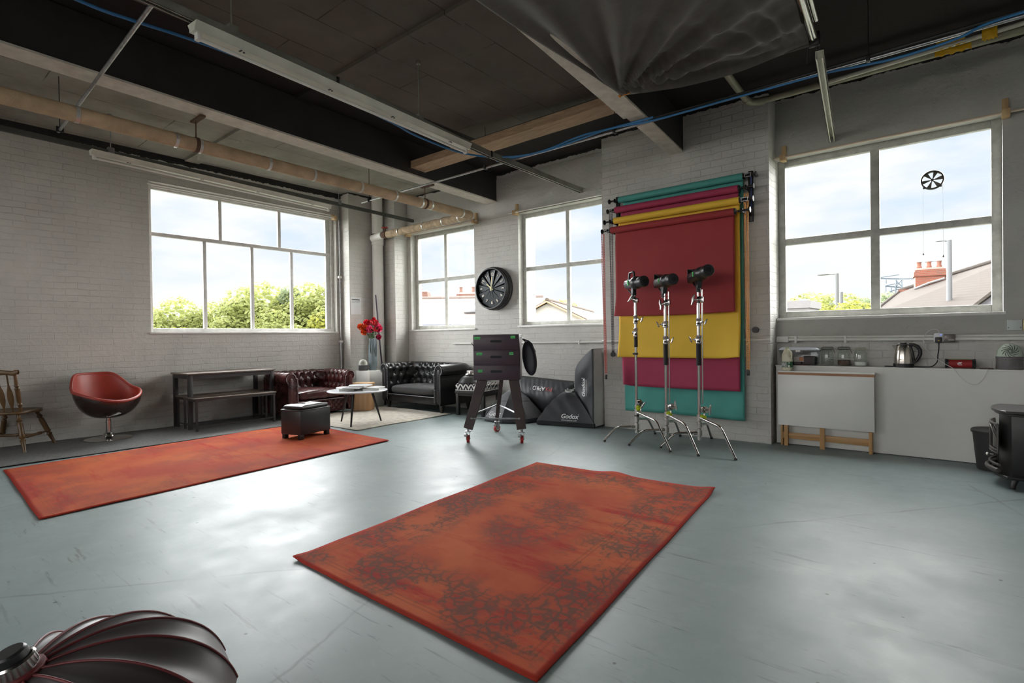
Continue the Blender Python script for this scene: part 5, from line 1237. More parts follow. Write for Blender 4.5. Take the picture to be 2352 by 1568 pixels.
for side, x in ((-1, X0-.062), (1, X1+.055)):
    t = thing('roller_bracket', ('left' if side < 0 else 'right')+' black wall bracket holding the four paper rollers', 'bracket', (x, 6.15, 2.42), world=True)
    mb = MB(); mb.box(x-.024-.0*side, x+.024, 6.17, 6.203, 2.415, 2.965, bev=.004); obj('wall_plate', mb, HD, t)
    for i, (nm, m, z, y, zb, lab, kk_) in enumerate(ROLLS):
        mb = MB(); e_ = x+side*(.0 if i % 2 == 0 else -.01)
        mb.box(e_-.008, e_+.008, y-.02, 6.18, z-.018, z+.018, bev=.003); mb.ball((e_, y, z), .028, (.5, 1, 1), 12); obj('roller_arm', mb, HD, t)
        mb = MB(); q = e_+side*.055; mb.cyl((e_-side*.045, y, z), (q, y, z), .012, seg=12); mb.cyl((q, y, z), (q+side*.018, y, z), .012, .028, 20); mb.cyl((q+side*.018, y, z), (q+side*.028, y, z), .030, seg=20); obj('clamp_knob', mb, HD, t)
        if (side > 0 and i in (0, 2)) or (side < 0 and i in (1, 3)):
            mb = MB(); mb.box(e_-.03, e_+.035, y-.032, y-.026, z+.012, z+.020); mb.box(e_-.03, e_+.035, y-.032, y-.026, z-.022, z-.015); mb.box(e_-.034, e_-.028, y-.032, y-.026, z-.022, z+.02); mb.box(e_+.03, e_+.036, y-.034, y-.026, z-.022, z+.02); obj('chain_guard', mb, pm('chrome_guard', (.65, .65, .65), .25, .9), t)
def chain(label, x, y, zt, zb, dx, m, tassel, lean=0, ball=False):
    t = thing('pull_chain', label, 'chain', (x, y, zb), world=True)
    for k in (0, 1):
        mb = MB(); n = int((zt-zb)/.021)
        for i in range(n):
            z = zt-i*.021; s = i/n; xx = x+k*dx*(1-.55*s)+lean*s
            # ladder chain: two side rails with rungs
            for sd in (-1, 1): mb.box(xx+sd*.0065-.0022, xx+sd*.0065+.0022, y-.002, y+.002, z-.021, z)
            mb.box(xx-.0075, xx+.0075, y-.0025, y+.0025, z-.006, z)
        obj('chain_run', mb, m, t, smooth=False)
    mb = MB(); xx = x+lean+dx*.22
    if ball: mb.cyl((xx, y-.012, zb-.02), (xx, y+.012, zb-.02), .030, seg=24); mb.box(xx-.016, xx+.016, y-.01, y+.01, zb-.0, zb+.03, bev=.003)
    else: mb.box(xx-.014, xx+.014, y-.012, y+.012, zb-.05, zb+.01, bev=.006)
    obj('chain_weight', mb, BLACKP, t)
chain('red plastic pull chain at the left of the backdrops, hanging lowest', -3.345, 5.89, 2.46, .70, .030, pm('red_chain', (.50, .07, .05), .4), True, .035)
chain('black and white pull chain with a round weight beside the red chain', -3.30, 6.02, 2.74, .975, .034, pm('black_chain', (.03, .03, .04), .4), True, .02, True)
chain('orange pull chain hanging at the right of the backdrops', -1.665, 5.97, 2.68, .80, .030, pm('orange_chain', (.78, .30, .015), .4), True, .015)
t = thing('pull_strap', 'short dark blue strap behind the right roller bracket', 'strap', (-1.66, 6.13, 1.25), world=True)
mb = MB(); mb.box(-1.640, -1.625, 6.10, 6.104, 2.55, 2.90); obj('strap', mb, pm('navy_strap', (.02, .04, .14), .6), t)
mb = MB(); mb.cyl((-1.625, 6.17, 1.235), (-1.625, 6.20, 1.235), .034, seg=24); o = rebase(obj('wall_stop', mb, BLACKP)); tag(o, 'small round black stop on the pillar beside the orange chain', 'wall fitting')

# ================================================================ C-STANDS
GRIP = pm('black_rubber_grip', (.014, .014, .016), .7, 0, .1)
def cstand(label, x, y, feet, ztop, riser=None, gripz=(.0, .0), band=None, slim=False):
    t = thing('light_stand', label, 'light stand', (x, y, 0), world=True, group=None)
    c = Vector((x, y, 0))
    mb = MB(); mb.cyl((x, y, .10), (x, y, ztop), .0165, seg=18); obj('column', mb, CHROME, t)
    for k, (fx, fy, zat) in enumerate(feet):
        f = Vector((fx, fy, 0)); d = f-c; d.z = 0; L_ = d.length; d.normalize()
        b_ = c+d*(L_*.62); b_.z = zat-.045*(1 if zat > .2 else .1)
        a = c+d*.02; a.z = zat; e_ = f+Vector((0, 0, .012))
        pts = [a]; n = 7
        k1 = b_-(b_-a).normalized()*.06; k2 = b_+(e_-b_).normalized()*.06
        pts.append(k1)
        for i in range(1, n): s = i/n; pts.append(k1*(1-s)**2+b_*2*s*(1-s)+k2*s*s)
        pts += [k2, e_]
        mb = MB(); mb.tube(pts, .0125, 12); lg = obj('leg', mb, CHROME, t)
        mb = MB(); mb.cyl(e_-Vector((0, 0, .012)), e_+(k2-e_).normalized()*.012, .0145, seg=12); obj('rubber_foot', mb, BLACKP, lg)
        mb = MB(); mb.cyl((x, y, zat-.03), (x, y, zat+.03), .026, seg=18); mb.cyl(c+Vector((0, 0, zat)), c+d*.06+Vector((0, 0, zat-.004)), .017, seg=12); obj('leg_collar', mb, STEEL, t)
    mb = MB(); mb.cyl((x, y, .09), (x, y, .12), .021, seg=14); mb.cyl((x+.02, y, .335), (x+.055, y-.01, .345), .006); mb.box(x+.045, x+.065, y-.02, y+.0, .33, .375, bev=.006); obj('base_lock', mb, STEEL, t)
    g0, g1 = gripz; mb = MB(); mb.cyl((x, y, g0), (x, y, g1), .0245 if not slim else .021, seg=20); obj('foam_grip', mb, GRIP, t)
    if band: mb = MB(); mb.cyl((x, y, band-.012), (x, y, band+.012), .023, seg=16); mb.box(x-.028, x+.028, y-.026, y-.018, band-.01, band+.01); obj('cable_strap', mb, BLACKP, t)
    return t
def collar(t, x, y, z0, z1, side, r=.026, tee=True):
    mb = MB(); mb.lathe([(r*.9, z0), (r, z0+.006), (r, z0+.02), (r*.88, z0+.025), (r*.88, z1-.02), (r, z1-.014), (r, z1-.003), (r*.85, z1)], (x, y, 0), seg=20)
    mb.box(min(x, x+side*.04), max(x, x+side*.04), y-.012, y+.012, (z0+z1)/2-.018, (z0+z1)/2+.018, bev=.004); obj('riser_collar', mb, CHROME, t)
    if tee:
        mb = MB(); p = Vector((x+side*.04, y-.005, (z0+z1)/2)); mb.cyl(p, p+Vector((side*.025, -.005, 0)), .006, seg=10)
        q = p+Vector((side*.03, -.006, 0)); mb.tube([q+Vector((side*-.004, 0, -.028)), q+Vector((side*.010, 0, -.010)), q+Vector((side*.012, 0, .010)), q+Vector((side*.028, 0, .03))], [.007, .009, .009, .006], 8); obj('tee_handle', mb, CHROME, t)
def griphead(t_parent_label, x, y, z, side, name='grip_head', s=1., up=0, ball=True):
    """knuckle: two gear discs on a horizontal axis with a big T handle"""
    t = thing(name, t_parent_label, 'grip head', (x, y, z), world=True)
    mb = MB(); a = Vector((side, -.35, .15 if not up else up)).normalized(); c = Vector((x, y, z))
    for k, r, w in ((.0, .034, .012), (.016, .038, .008), (.028, .034, .014)): mb.cyl(c+a*k*s, c+a*(k+w)*s, r*s, seg=22)
    mb.box(x-.026*s, x+.026*s, y-.024*s, y+.024*s, z-.032*s, z+.032*s, bev=.007); obj('gear_discs', mb, CHROME, t)
    mb = MB(); h = c+a*.042*s; mb.cyl(h, h+a*.03*s, .009*s, seg=10); u = a.cross(Vector((0, 1, 0))).normalized(); q = h+a*.035*s
    mb.tube([q-u*.052*s-a*.006, q-u*.02*s+a*.004, q+u*.02*s+a*.006, q+u*.055*s+a*.02], [.009*s, .013*s, .013*s, .007*s], 10); obj('tee_handle', mb, CHROME, t)
    return t
def hrod(label, x, y, z0, z1): pass
YS = 5.55
s1 = cstand('leftmost of the three chrome light stands, holding the grey-barrelled flash head', -2.728, YS, ((-3.01, 5.305, .165), (-2.195, 5.215, .325), (-2.74, 6.06, .25)), 1.575, gripz=(1.06, 1.175), band=.985, slim=True)
collar(s1, -2.728, YS, 1.175, 1.275, -1, .027, False); collar(s1, -2.728, YS, 1.32, 1.42, 1, .026)
mb = MB(); mb.cyl((-2.728, YS, 1.42), (-2.728, YS, 1.60), .013, seg=12); mb.cyl((-2.728, YS, 1.47), (-2.728, YS, 1.525), .019, seg=14); mb.cyl((-2.728, YS, .365), (-2.728, YS, .40), .024, seg=14); obj('top_riser', mb, CHROME, s1)
mb = MB(); mb.cyl((-2.728, YS, .275), (-2.728, YS, .315), .026, seg=14); obj('black_ring', mb, BLACKP, s1)
s2 = cstand('middle one of the three chrome light stands in front of the paper backdrops', -2.378, YS, ((-2.686, 5.262, .165), (-1.897, 5.187, .325), (-2.44, 6.09, .25)), 1.53, gripz=(.865, 1.092))
collar(s2, -2.378, YS, 1.092, 1.18, 1, .029); collar(s2, -2.378, YS, 1.27, 1.345, -1, .027)
s3 = cstand('rightmost of the three chrome light stands in front of the paper backdrops', -2.018, YS, ((-2.362, 5.350, .165), (-1.559, 5.228, .325), (-2.10, 6.15, .25)), 1.53, gripz=(.87, 1.095))
collar(s3, -2.018, YS, 1.095, 1.185, -1, .029); collar(s3, -2.018, YS, 1.28, 1.365, 1, .026)
for s, xx in ((s2, -2.378), (s3, -2.018)):
    mb = MB(); mb.cyl((xx+.034, YS+.01, .47), (xx+.040, YS, 1.66), .0078, seg=10); obj('grip_arm', mb, CHROME, s)
griphead('chrome grip head clamped at the top of the left light stand', -2.715, YS, 1.585, -1, up=.4, s=.85)
griphead('chrome grip head at the top of the middle light stand', -2.345, YS, 1.545, -1, up=-.3)
griphead('chrome grip head at the top of the right light stand', -1.985, YS, 1.555, -1, up=0.02)
griphead('lower grip head on the left light stand, above the tennis ball', -2.690, YS-.02, .445, 1, up=-.5, s=.85)
griphead('lower grip head on the middle light stand, above the tennis ball', -2.325, YS-.02, .415, 1, up=.35, s=.95)
griphead('lower grip head on the right light stand, above the tennis ball', -1.965, YS-.02, .415, 1, up=0.05, s=.95)
TB = pm('yellow_felt', (.50, .60, .02), .9, 0, .15, 60, bump=.6, bscale=200)
for lab, xx, zz in (('yellow tennis ball on the left light stand, half hidden by its column', -2.70, .375), ('yellow tennis ball pushed on the rod end of the middle light stand', -2.343, .338), ('yellow tennis ball pushed on the rod end of the right light stand', -1.975, .330)):
    t = thing('tennis_ball', lab, 'tennis ball', (xx, YS-.008, zz-.03), world=True)
    mb = MB(); mb.ball((xx, YS-.005, zz), .032, seg=24); obj('felt', mb, TB, t, ang=180)

# ================================================================ FLASH HEADS
HB = pm('flash_head_black', (.016, .016, .018), .38, .1, .15); HG = pm('flash_head_grey', (.11, .11, .12), .35, .5, .1)
def flash(label, c, yaw, kind):
    t = thing('flash_head', label, 'studio flash', c, yaw); t.scale = (1.1, 1.1, 1.1)
    # local +x is the firing direction
    X = lambda prof: [(r, x) for r, x in prof]
    MX = Matrix(((0,0,1,0),(1,0,0,0),(0,1,0,0),(0,0,0,1)))
    body = HG if kind == 0 else HB
    mb = MB()
    if kind == 0:
        mb.lathe([(0, -.155), (.040, -.155), (.046, -.148), (.047, -.02), (.050, -.015), (.050, 0), (0, 0)], M=MX, seg=30)
        for k in range(14): a = 2*PI*k/14; mb.tube([MX @ Vector((.0475*math.cos(a), .0475*math.sin(a), -.145)), MX @ Vector((.0475*math.cos(a), .0475*math.sin(a), -.03))], .002, 6)
    else:
        def bd(u, v):
            a = 2*PI*u; k = 1 if math.sin(a) > 0 else .92; x = -.165+.20*v; r = .052*(.9+.1*math.sin(PI*min(1, v*3)/2)); e = .75
            return (x, r*math.copysign(abs(math.cos(a))**e, math.cos(a)), r*math.copysign(abs(math.sin(a))**e, math.sin(a))-.002)
        mb.grid(bd, 40, 12, cu=True); mb.cyl((-.166, 0, -.002), (-.160, 0, -.002), .046, seg=28)
    obj('body', mb, body, t)
    mb = MB(); o = 0 if kind == 0 else .02
    mb.lathe([(.048, o-.005), (.063, o+.012), (.066, o+.02), (.064, o+.055), (.056, o+.075), (.052, o+.082), (.050, o+.115), (.055, o+.12), (.056, o+.185), (.050, o+.195), (.020, o+.197), (.018, o+.190), (0, o+.190)], M=MX, seg=36); obj('reflector_cap', mb, HB, t)
    mb = MB(); mb.lathe([(.0, o+.1915), (.012, o+.1915), (.012, o+.1965), (0, o+.1985)], M=MX, seg=16); obj('centre_dimple', mb, pm('dimple_black', (.006, .006, .006), .6), t)
    mb = MB()
    if kind == 0:
        mb.tube([(-.115, 0, .046), (-.105, 0, .105), (-.095, 0, .112), (-.02, 0, .118), (-.012, 0, .112), (-.005, 0, .052)], .011, 10)
    else:
        mb.grid(lambda u, v: (-.165+.015*u+.11*v-.02*v*u, -.030+.06*u, .052+.034*(1-v)**.7+.002), 6, 8)
        mb.box(-.172, -.162, -.040, .040, -.05, .085, bev=.004)
    h_ = obj('handle', mb, HB, t); 
    if kind: sm = h_.modifiers.new('s', 'SOLIDIFY'); sm.thickness = .006
    mb = MB(); mb.tube([(-.135, 0, -.055), (-.12, 0, -.068), (-.055, 0, -.108), (-.03, 0, -.11)], [.007, .008, .009, .01], 8); mb.box(-.045, .0, -.022, .022, -.13, -.04, bev=.008)
    if kind: mb.add([(-.06, -.02, -.045), (.03, -.02, -.045), (.01, -.02, -.12), (-.03, -.02, -.12), (-.06, .02, -.045), (.03, .02, -.045), (.01, .02, -.12), (-.03, .02, -.12)], [(0,3,2,1),(4,5,6,7),(0,1,5,4),(1,2,6,5),(2,3,7,6),(3,0,4,7)])
    mb.cyl((-.02, 0, -.165), (-.02, 0, -.12), .019, seg=16); mb.cyl((-.02, -.03, -.148), (.045, -.03, -.143), .004, seg=8); mb.ball((.045, -.03, -.143), .008, seg=8); obj('tilt_bracket', mb, HB, t)
    mb = MB(); mb.box(-.022, -.002, -.057, -.048, -.018, .030) if kind else mb.box(-.060, -.038, -.055, -.046, -.02, .030); tp_ = obj('tape_tag', mb, TAPEG, t)
    me = text_mesh('400', .011, .0003, M=frame((-.012 if kind else -.049, -.0575 if kind else -.0555, .006), (0, 0, 1), (-1, 0, 0))); q = MB(); addmesh(q, me); obj('handwriting', q, INK, tp_, smooth=False)
    me = text_mesh('LUX MASTER', .010, .0003, M=frame((-.09, -.0535 if kind else -.0478, -.004), (1, 0, 0), (0, 0, 1))); q = MB(); addmesh(q, me); obj('print', q, pm('grey_print', (.35, .35, .36), .5), t, smooth=False)
    return t
flash('grey ribbed flash head with a carrying handle on the left light stand', (-2.735, YS, 1.782), math.radians(-34), 0)
flash('black flash head on the middle light stand', (-2.385, YS, 1.775), math.radians(-44), 1)
flash('black flash head on the right light stand, tilted slightly upwards', (-2.008, YS, 1.815), (0, math.radians(-5), math.radians(-46)), 1)
for lab, xx, z0, z1 in (('short chrome spigot under the flash head of the left stand', -2.745, 1.60, 1.625), ('chrome spigot under the flash head of the middle stand', -2.387, 1.56, 1.615), ('chrome spigot under the flash head of the right stand', -2.018, 1.56, 1.665)): pass
for s, xx, z0, z1 in ((s1, -2.735, 1.59, 1.64), (s2, -2.38, 1.52, 1.64), (s3, -2.02, 1.52, 1.68)):
    mb = MB(); mb.cyl((xx, YS, z0), (xx, YS, z1), .009, seg=12); obj('spigot', mb, CHROME, s)

# ================================================================ WHITE LEDGE AND WHAT STANDS ON IT
LW = pm('white_melamine', (.68, .67, .635), .38, 0, .04, 3)
t = thing('boxed_ledge', 'long white boxed-in ledge under the right window', 'ledge', (1.0, 6.42, 0), world=True)
mb = MB(); mb.box(-1.455, 3.3, 6.33, 6.345, .006, .833); obj('front_panel', mb, LW, t)
mb = MB(); mb.box(-1.46, 3.3, 6.325, 6.498, .833, .850, bev=.002); obj('top_board', mb, LW, t)
mb = MB(); mb.box(-1.455, -1.435, 6.345, 6.495, 0, .833); mb.box(-1.435, 3.3, 6.36, 6.375, 0, .05); obj('side_board', mb, wood('board_edge', (.30, .22, .15), (.40, .30, .2), .6, 'z'), t)
t = thing('folding_table', 'white folding table with wooden gate legs folded against the ledge', 'table', (-.98, 6.24, 0), world=True)
WT = pm('white_table_leaf', (.72, .715, .69), .33, 0, .03, 3)
mb = MB(); mb.box(-1.41, -.555, 6.205, 6.222, .222, .762, bev=.002); obj('folded_leaf', mb, WT, t)
mb = MB(); mb.box(-1.405, -.55, 6.203, 6.318, .775, .796, bev=.002); obj('top_strip', mb, WT, t)
TWL = wood('warm_table_wood', (.42, .23, .09), (.56, .34, .15), .45, 'z', .6)
mb = MB(); mb.box(-1.408, -.552, 6.2015, 6.2075, .757, .782); obj('wooden_edge', mb, wood('edge_wood', (.28, .11, .04), (.38, .17, .07), .4, 'x'), t)
for (x0, x1, y0, y1) in ((-1.395, -1.375, 6.245, 6.30), (-1.36, -1.32, 6.228, 6.25), (-1.025, -.98, 6.228, 6.25), (-.605, -.575, 6.235, 6.30)):
    mb = MB(); mb.box(x0, x1, y0, y1, 0, .775, bev=.003); obj('leg', mb, TWL, t)
TWH = wood('warm_table_wood_rail', (.42, .23, .09), (.56, .34, .15), .45, 'x', .6)
mb = MB(); mb.box(-1.375, -.60, 6.252, 6.27, .075, .14, bev=.003); obj('bottom_rail', mb, TWH, t)
mb = MB(); mb.box(-1.32, -1.0, 6.232, 6.248, .11, .13, bev=.003); obj('gate_rail', mb, TWH, t)
LZ = .8515
CLR = glass('clear_plastic', (.90, .92, .93), .10, .1); GLJ = glass('jar_glass', (.93, .96, .94), .16, .02)
t = thing('milk_bottle', 'plastic milk bottle with green label standing on the folding table', 'bottle', (-1.33, 6.262, .797), math.radians(-6))
MILK = pm('milk_plastic', (.72, .68, .52), .35, 0, .04)
mb = MB()
def mbf(u, v):
    prof = [(0.0, 0), (.043, .0), (.048, .008), (.048, .145), (.046, .17), (.036, .205), (.021, .228), (.017, .236), (.017, .245)]
    k = v*(len(prof)-1); i = min(int(k), len(prof)-2); f = k-i; r = prof[i][0]+(prof[i+1][0]-prof[i][0])*f; z = prof[i][1]+(prof[i+1][1]-prof[i][1])*f
    a = 2*PI*u; e = .55 if z < .19 else .9
    x = r*math.copysign(abs(math.cos(a))**e, math.cos(a)); y = r*math.copysign(abs(math.sin(a))**e, math.sin(a))
    if .12 < z < .215 and x > .018: x = .018+(x-.018)*.35
    return (x, y, z)
mb.grid(mbf, 48, 40, cu=True); obj('body', mb, MILK, t, ang=60)
mb = MB(); mb.tube([(.020, -.0, .212), (.036, 0, .20), (.043, 0, .175), (.043, 0, .14), (.034, 0, .122)], .009, 10); obj('handle', mb, MILK, t)
mb = MB(); mb.cyl((0, 0, .236), (0, 0, .250), .0195, seg=20); obj('cap', mb, pm('pale_green_cap', (.55, .60, .42), .4), t)
mb = MB()
def lab_(u, v): p = mbf(u, .30); return (p[0]*1.02, p[1]*1.02, .035+.06*v)
mb.grid(lab_, 48, 1, cu=True); lb = obj('label', mb, pm('green_label', (.03, .13, .05), .5, 0, .1), t, ang=60)
mb = MB(); mb.box(-.040, .012, -.0502, -.0492, .040, .090); obj('label_text_panel', mb, cover('milk_label_print', (.45, .46, .44), (.10, .12, .11), 90, .52), lb)
mb = MB(); mb.box(.022, .042, -.0502, -.0492, .040, .060); mb.box(.028, .044, -.0502, -.0492, .078, .088); obj('label_patch', mb, pm('cream_print', (.7, .68, .6), .5), lb)
# storage box
t = thing('storage_box', 'clear plastic storage box with a clip-on lid at the left end of the ledge', 'box', (-1.232, 6.395, LZ))
def tub(hx0, hx1, hy0, hy1, h, z0=0, e=.22):
    def f(u, v):
        a = 2*PI*u; c, s = math.cos(a), math.sin(a); hx = hx0+(hx1-hx0)*v; hy = hy0+(hy1-hy0)*v
        return (hx*math.copysign(abs(c)**e, c), hy*math.copysign(abs(s)**e, s), z0+h*v)
    return f
mb = MB(); mb.grid(tub(.165, .192, .075, .088, .155), 48, 6, cu=True); mb.prism([tub(.165, .165, .075, .075, 0)(i/48, 0)[:2] for i in range(48)], 0, .002); mb.tube([tub(.197, .197, .092, .092, 0)(i/48, 0)[:2]+(.155,) for i in range(48)], .005, 6, closed=True); obj('tub', mb, CLR, t, ang=60)
mb = MB(); mb.grid(lambda u, v: tuple(x*(1-.16*v) if k < 2 else .160+.030*v**.6 for k, x in enumerate(tub(.197, .197, .092, .092, 0)(u, 0))), 48, 6, cu=True); mb.prism([tuple(.84*q for q in tub(.197, .197, .092, .092, 0)(i/48, 0)[:2]) for i in range(48)], .188, .190); obj('lid', mb, pm('frosted_lid', (.62, .66, .72), .3, 0, .04), t, ang=50)
mb = MB(); mb.box(-.052, .052, -.100, -.092, .125, .160, bev=.003); hd_ = obj('clip_handle', mb, pm('grey_clip', (.10, .10, .11), .45), t)
mb = MB(); mb.box(-.022, .022, -.104, -.099, .143, .162, bev=.002); obj('latch', mb, WHITEP, hd_)
for lab, (x0, x1, h), m in (('dark folded packet inside the clear storage box, right half', (.03, .150, .095), pm('dark_packet', (.035, .032, .038), .5)), ('dark packet lying at the left inside the clear storage box', (-.150, .02, .035), pm('charcoal_packet', (.03, .03, .034), .5))):
    mb = MB(); mb.box(-1.232+x0, -1.232+x1, 6.345, 6.45, LZ+.004, LZ+h, bev=.01); o = rebase(obj('packet', mb, m)); tag(o, lab, 'packet')
t = thing('booklet', 'printed leaflet with an orange picture inside the clear storage box', 'leaflet', (-1.25, 6.335, LZ+.02), world=True)
mb = MB(); mb.box(-1.285, -1.185, 6.334, 6.336, LZ+.036, LZ+.088); obj('page', mb, cover('leaflet_print', (.30, .26, .22), (.42, .38, .33), 60), t)
mb = MB(); mb.box(-1.228, -1.190, 6.332, 6.334, LZ+.05, LZ+.085); obj('picture', mb, pm('orange_picture', (.50, .19, .06), .5, 0, .4, 60), t)
# jars
def jar(label, x, clip, fill):
    t = thing('glass_jar', label, 'jar', (x, 6.395, LZ), group='glass jars on the ledge')
    mb = MB(); mb.lathe([(0, .004), (.048, .004), (.055, .010), (.057, .022), (.057, .125), (.052, .142), (.044, .152), (.044, .166), (.047, .168), (.047, .172)], seg=36); obj('glass_body', mb, GLJ, t, ang=60)
    mb = MB(); mb.lathe([(0, .192), (.040, .192), (.047, .186), (.049, .178), (.046, .174), (0, .174)], seg=36); obj('glass_lid', mb, GLJ, t)
    wm = BLACKM if clip else pm('pale_rubber_seal', (.55, .50, .30), .5)
    mb = MB(); mb.tube([(.049*math.cos(a), .049*math.sin(a), .170) for a in [2*PI*i/32 for i in range(32)]], .0022, 6, closed=True)
    if clip:
        mb.tube([(.047*math.cos(a), .047*math.sin(a), .192) for a in [2*PI*i/32 for i in range(32)]], .0022, 6, closed=True); mb.tube([(.048, 0, .192), (.054, -.004, .18), (.052, 0, .165), (.062, -.01, .15), (.068, -.012, .128)], .0022, 6); mb.tube([(-.048, 0, .192), (-.054, 0, .18), (-.052, 0, .166)], .0026, 6)
    obj('wire_clip' if clip else 'rubber_seal', mb, wm, t)
    mb = MB()
    if fill == 'sachet':
        rnd = random.Random(3)
        for i in range(9):
            M = Matrix.Translation((rnd.uniform(-.02, .02), rnd.uniform(-.02, .02), .012+i*.006)) @ Euler((rnd.uniform(-.4, .4), rnd.uniform(-.4, .4), rnd.random()*3)).to_matrix().to_4x4(); mb.box(-.034, .034, -.011, .011, -.002, .002, M=M, bev=.001)
        obj('sachets', mb, pm('paper_sachet', (.48, .46, .42), .6, 0, .2, 40), t, kind='stuff')
    else:
        h = .058 if fill == 'coffee' else .045
        mb.lathe([(0, .006), (.046, .006), (.054, .014), (.055, .02), (.055, h), (0, h+.002)], seg=32); obj('contents', mb, pm('instant_coffee', (.07, .028, .014), .8, 0, .4, 90) if fill == 'coffee' else pm('white_sugar', (.72, .72, .70), .8, 0, .06, 90), t, kind='stuff')
    return t
jar('leftmost glass clip jar on the ledge, with paper sachets inside', -.975, True, 'sachet')
jar('middle glass clip jar on the ledge, with brown coffee inside', -.828, True, 'coffee')
jar('rightmost glass jar on the ledge, with white sugar inside', -.685, False, 'sugar')
# kettle
t = thing('electric_kettle', 'brushed steel electric kettle with black handle on the ledge', 'kettle', (-.335, 6.40, LZ))
mb = MB(); mb.lathe([(0, 0), (.078, 0), (.082, .004), (.082, .034), (.078, .036), (0, .036)], seg=40); mb.box(-.15, -.07, -.012, .012, 0, .010, bev=.003); obj('base', mb, BLACKP, t)
mb = MB(); mb.lathe([(.076, .036), (.0765, .06), (.074, .10), (.068, .15), (.058, .195), (.052, .208), (.050, .210), (0, .210)], seg=48); obj('steel_body', mb, pm('brushed_kettle_steel', (.62, .58, .53), .24, 1, .12, 3, stretch=(30, 30, 1)), t, ang=60)
mb = MB(); mb.add([(-.050, -.018, .19), (-.050, .018, .19), (-.088, .0, .204), (-.056, -.020, .212), (-.056, .020, .212), (-.090, -.004, .212), (-.090, .004, .212), (-.060, 0, .155)], [(0, 7, 2, 5, 3), (1, 7, 2, 6, 4), (2, 5, 6), (3, 5, 6, 4), (0, 7, 1)]); obj('spout', mb, STEEL, t)
mb = MB(); mb.lathe([(.052, .209), (.052, .216), (.03, .222), (.026, .224), (.024, .236), (.018, .240), (0, .240)], seg=32); obj('lid', mb, BLACKP, t)
mb = MB(); mb.lathe([(.022, .234), (.024, .238), (.016, .243), (0, .244)], seg=24); obj('lid_knob', mb, STEEL, t)
pts = [(.045, 0, .218), (.08, 0, .216), (.11, 0, .198), (.128, 0, .165), (.130, 0, .13), (.118, 0, .095), (.10, 0, .065), (.082, 0, .045)]
mb = MB(); mb.tube(pts, [.013, .015, .016, .016, .016, .015, .014, .010], 12); mb.tube([(.055, 0, .205), (.067, 0, .15), (.077, 0, .09), (.082, 0, .04)], .011, 10); obj('handle', mb, BLACKP, t)
me = text_mesh('Signature', .012, .0004, M=frame((-.012, -.0755, .078), (1, 0, 0), (0, .10, 1)), shear=.2); q = MB(); addmesh(q, me); obj('print', q, pm('black_print', (.02, .02, .02), .5), t, smooth=False)
# socket, plug
t = thing('wall_socket', 'brushed metal double socket plate on the wall above the ledge', 'socket', (-.025, 6.47, 1.13), world=True)
mb = MB(); mb.box(-.10, .052, 6.418, 6.487, 1.09, 1.165, bev=.004); obj('plate', mb, pm('dark_nickel', (.16, .14, .13), .35, .8), t)
mb = MB(); mb.box(-.022, -.008, 6.414, 6.419, 1.125, 1.15, bev=.001); mb.box(.0, .045, 6.414, 6.419, 1.105, 1.12, bev=.001); obj('rocker_switch', mb, pm('socket_grey', (.35, .34, .33), .4), t)
t = thing('usb_adapter', 'square white plug adapter with a blue light in the left socket', 'adapter', (-.07, 6.43, 1.09), world=True)
mb = MB(); mb.box(-.105, -.032, 6.385, 6.418, 1.095, 1.172, bev=.009); obj('housing', mb, pm('white_plastic', (.66, .66, .68), .3, 0, .03), t)
m_, N_, L_n = nodes('blue_led'); bsdf(m_).inputs['Base Color'].default_value = (.1, .15, .8, 1); bsdf(m_).inputs['Emission Color'].default_value = (.15, .25, 1, 1); bsdf(m_).inputs['Emission Strength'].default_value = 1.2
mb = MB(); mb.box(-.058, -.046, 6.383, 6.386, 1.157, 1.163); obj('indicator_light', mb, m_, t)
t = thing('mains_plug', 'black mains plug of the kettle in the white adapter', 'plug', (-.067, 6.39, 1.09), world=True)
mb = MB(); mb.box(-.094, -.042, 6.355, 6.385, 1.085, 1.14, bev=.008); mb.cyl((-.067, 6.37, 1.09), (-.067, 6.37, 1.07), .006); obj('body', mb, BLACKP, t)
mb = MB(); mb.box(-.073, -.061, 6.3535, 6.3555, 1.103, 1.113); obj('fuse_mark', mb, pm('yellow_mark', (.5, .38, .05), .5), t)
cable('black kettle lead curving down from the plug to the ledge', [(-.067, 6.37, 1.075), (-.067, 6.375, 1.03), (-.075, 6.40, .97), (-.080, 6.41, .91), (-.115, 6.41, .865), (-.17, 6.41, .857), (-.255, 6.42, .858)], .0045, BLACKP, 'cable', 'power_cord')
cable('thin white charging cable looping from the adapter down over the ledge to the phone', [(-.067, 6.42, 1.175), (-.075, 6.42, 1.205), (-.12, 6.42, 1.208), (-.165, 6.41, 1.17), (-.18, 6.39, 1.12), (-.165, 6.37, 1.04), (-.10, 6.35, .955), (-.02, 6.32, .89), (.035, 6.312, .852), (.085, 6.30, .78), (.14, 6.30, .725), (.19, 6.30, .715), (.235, 6.30, .76), (.262, 6.305, .825), (.268, 6.312, .855)], .0026, pm('white_cable', (.62, .62, .60), .4), 'cable', 'charging_cable')
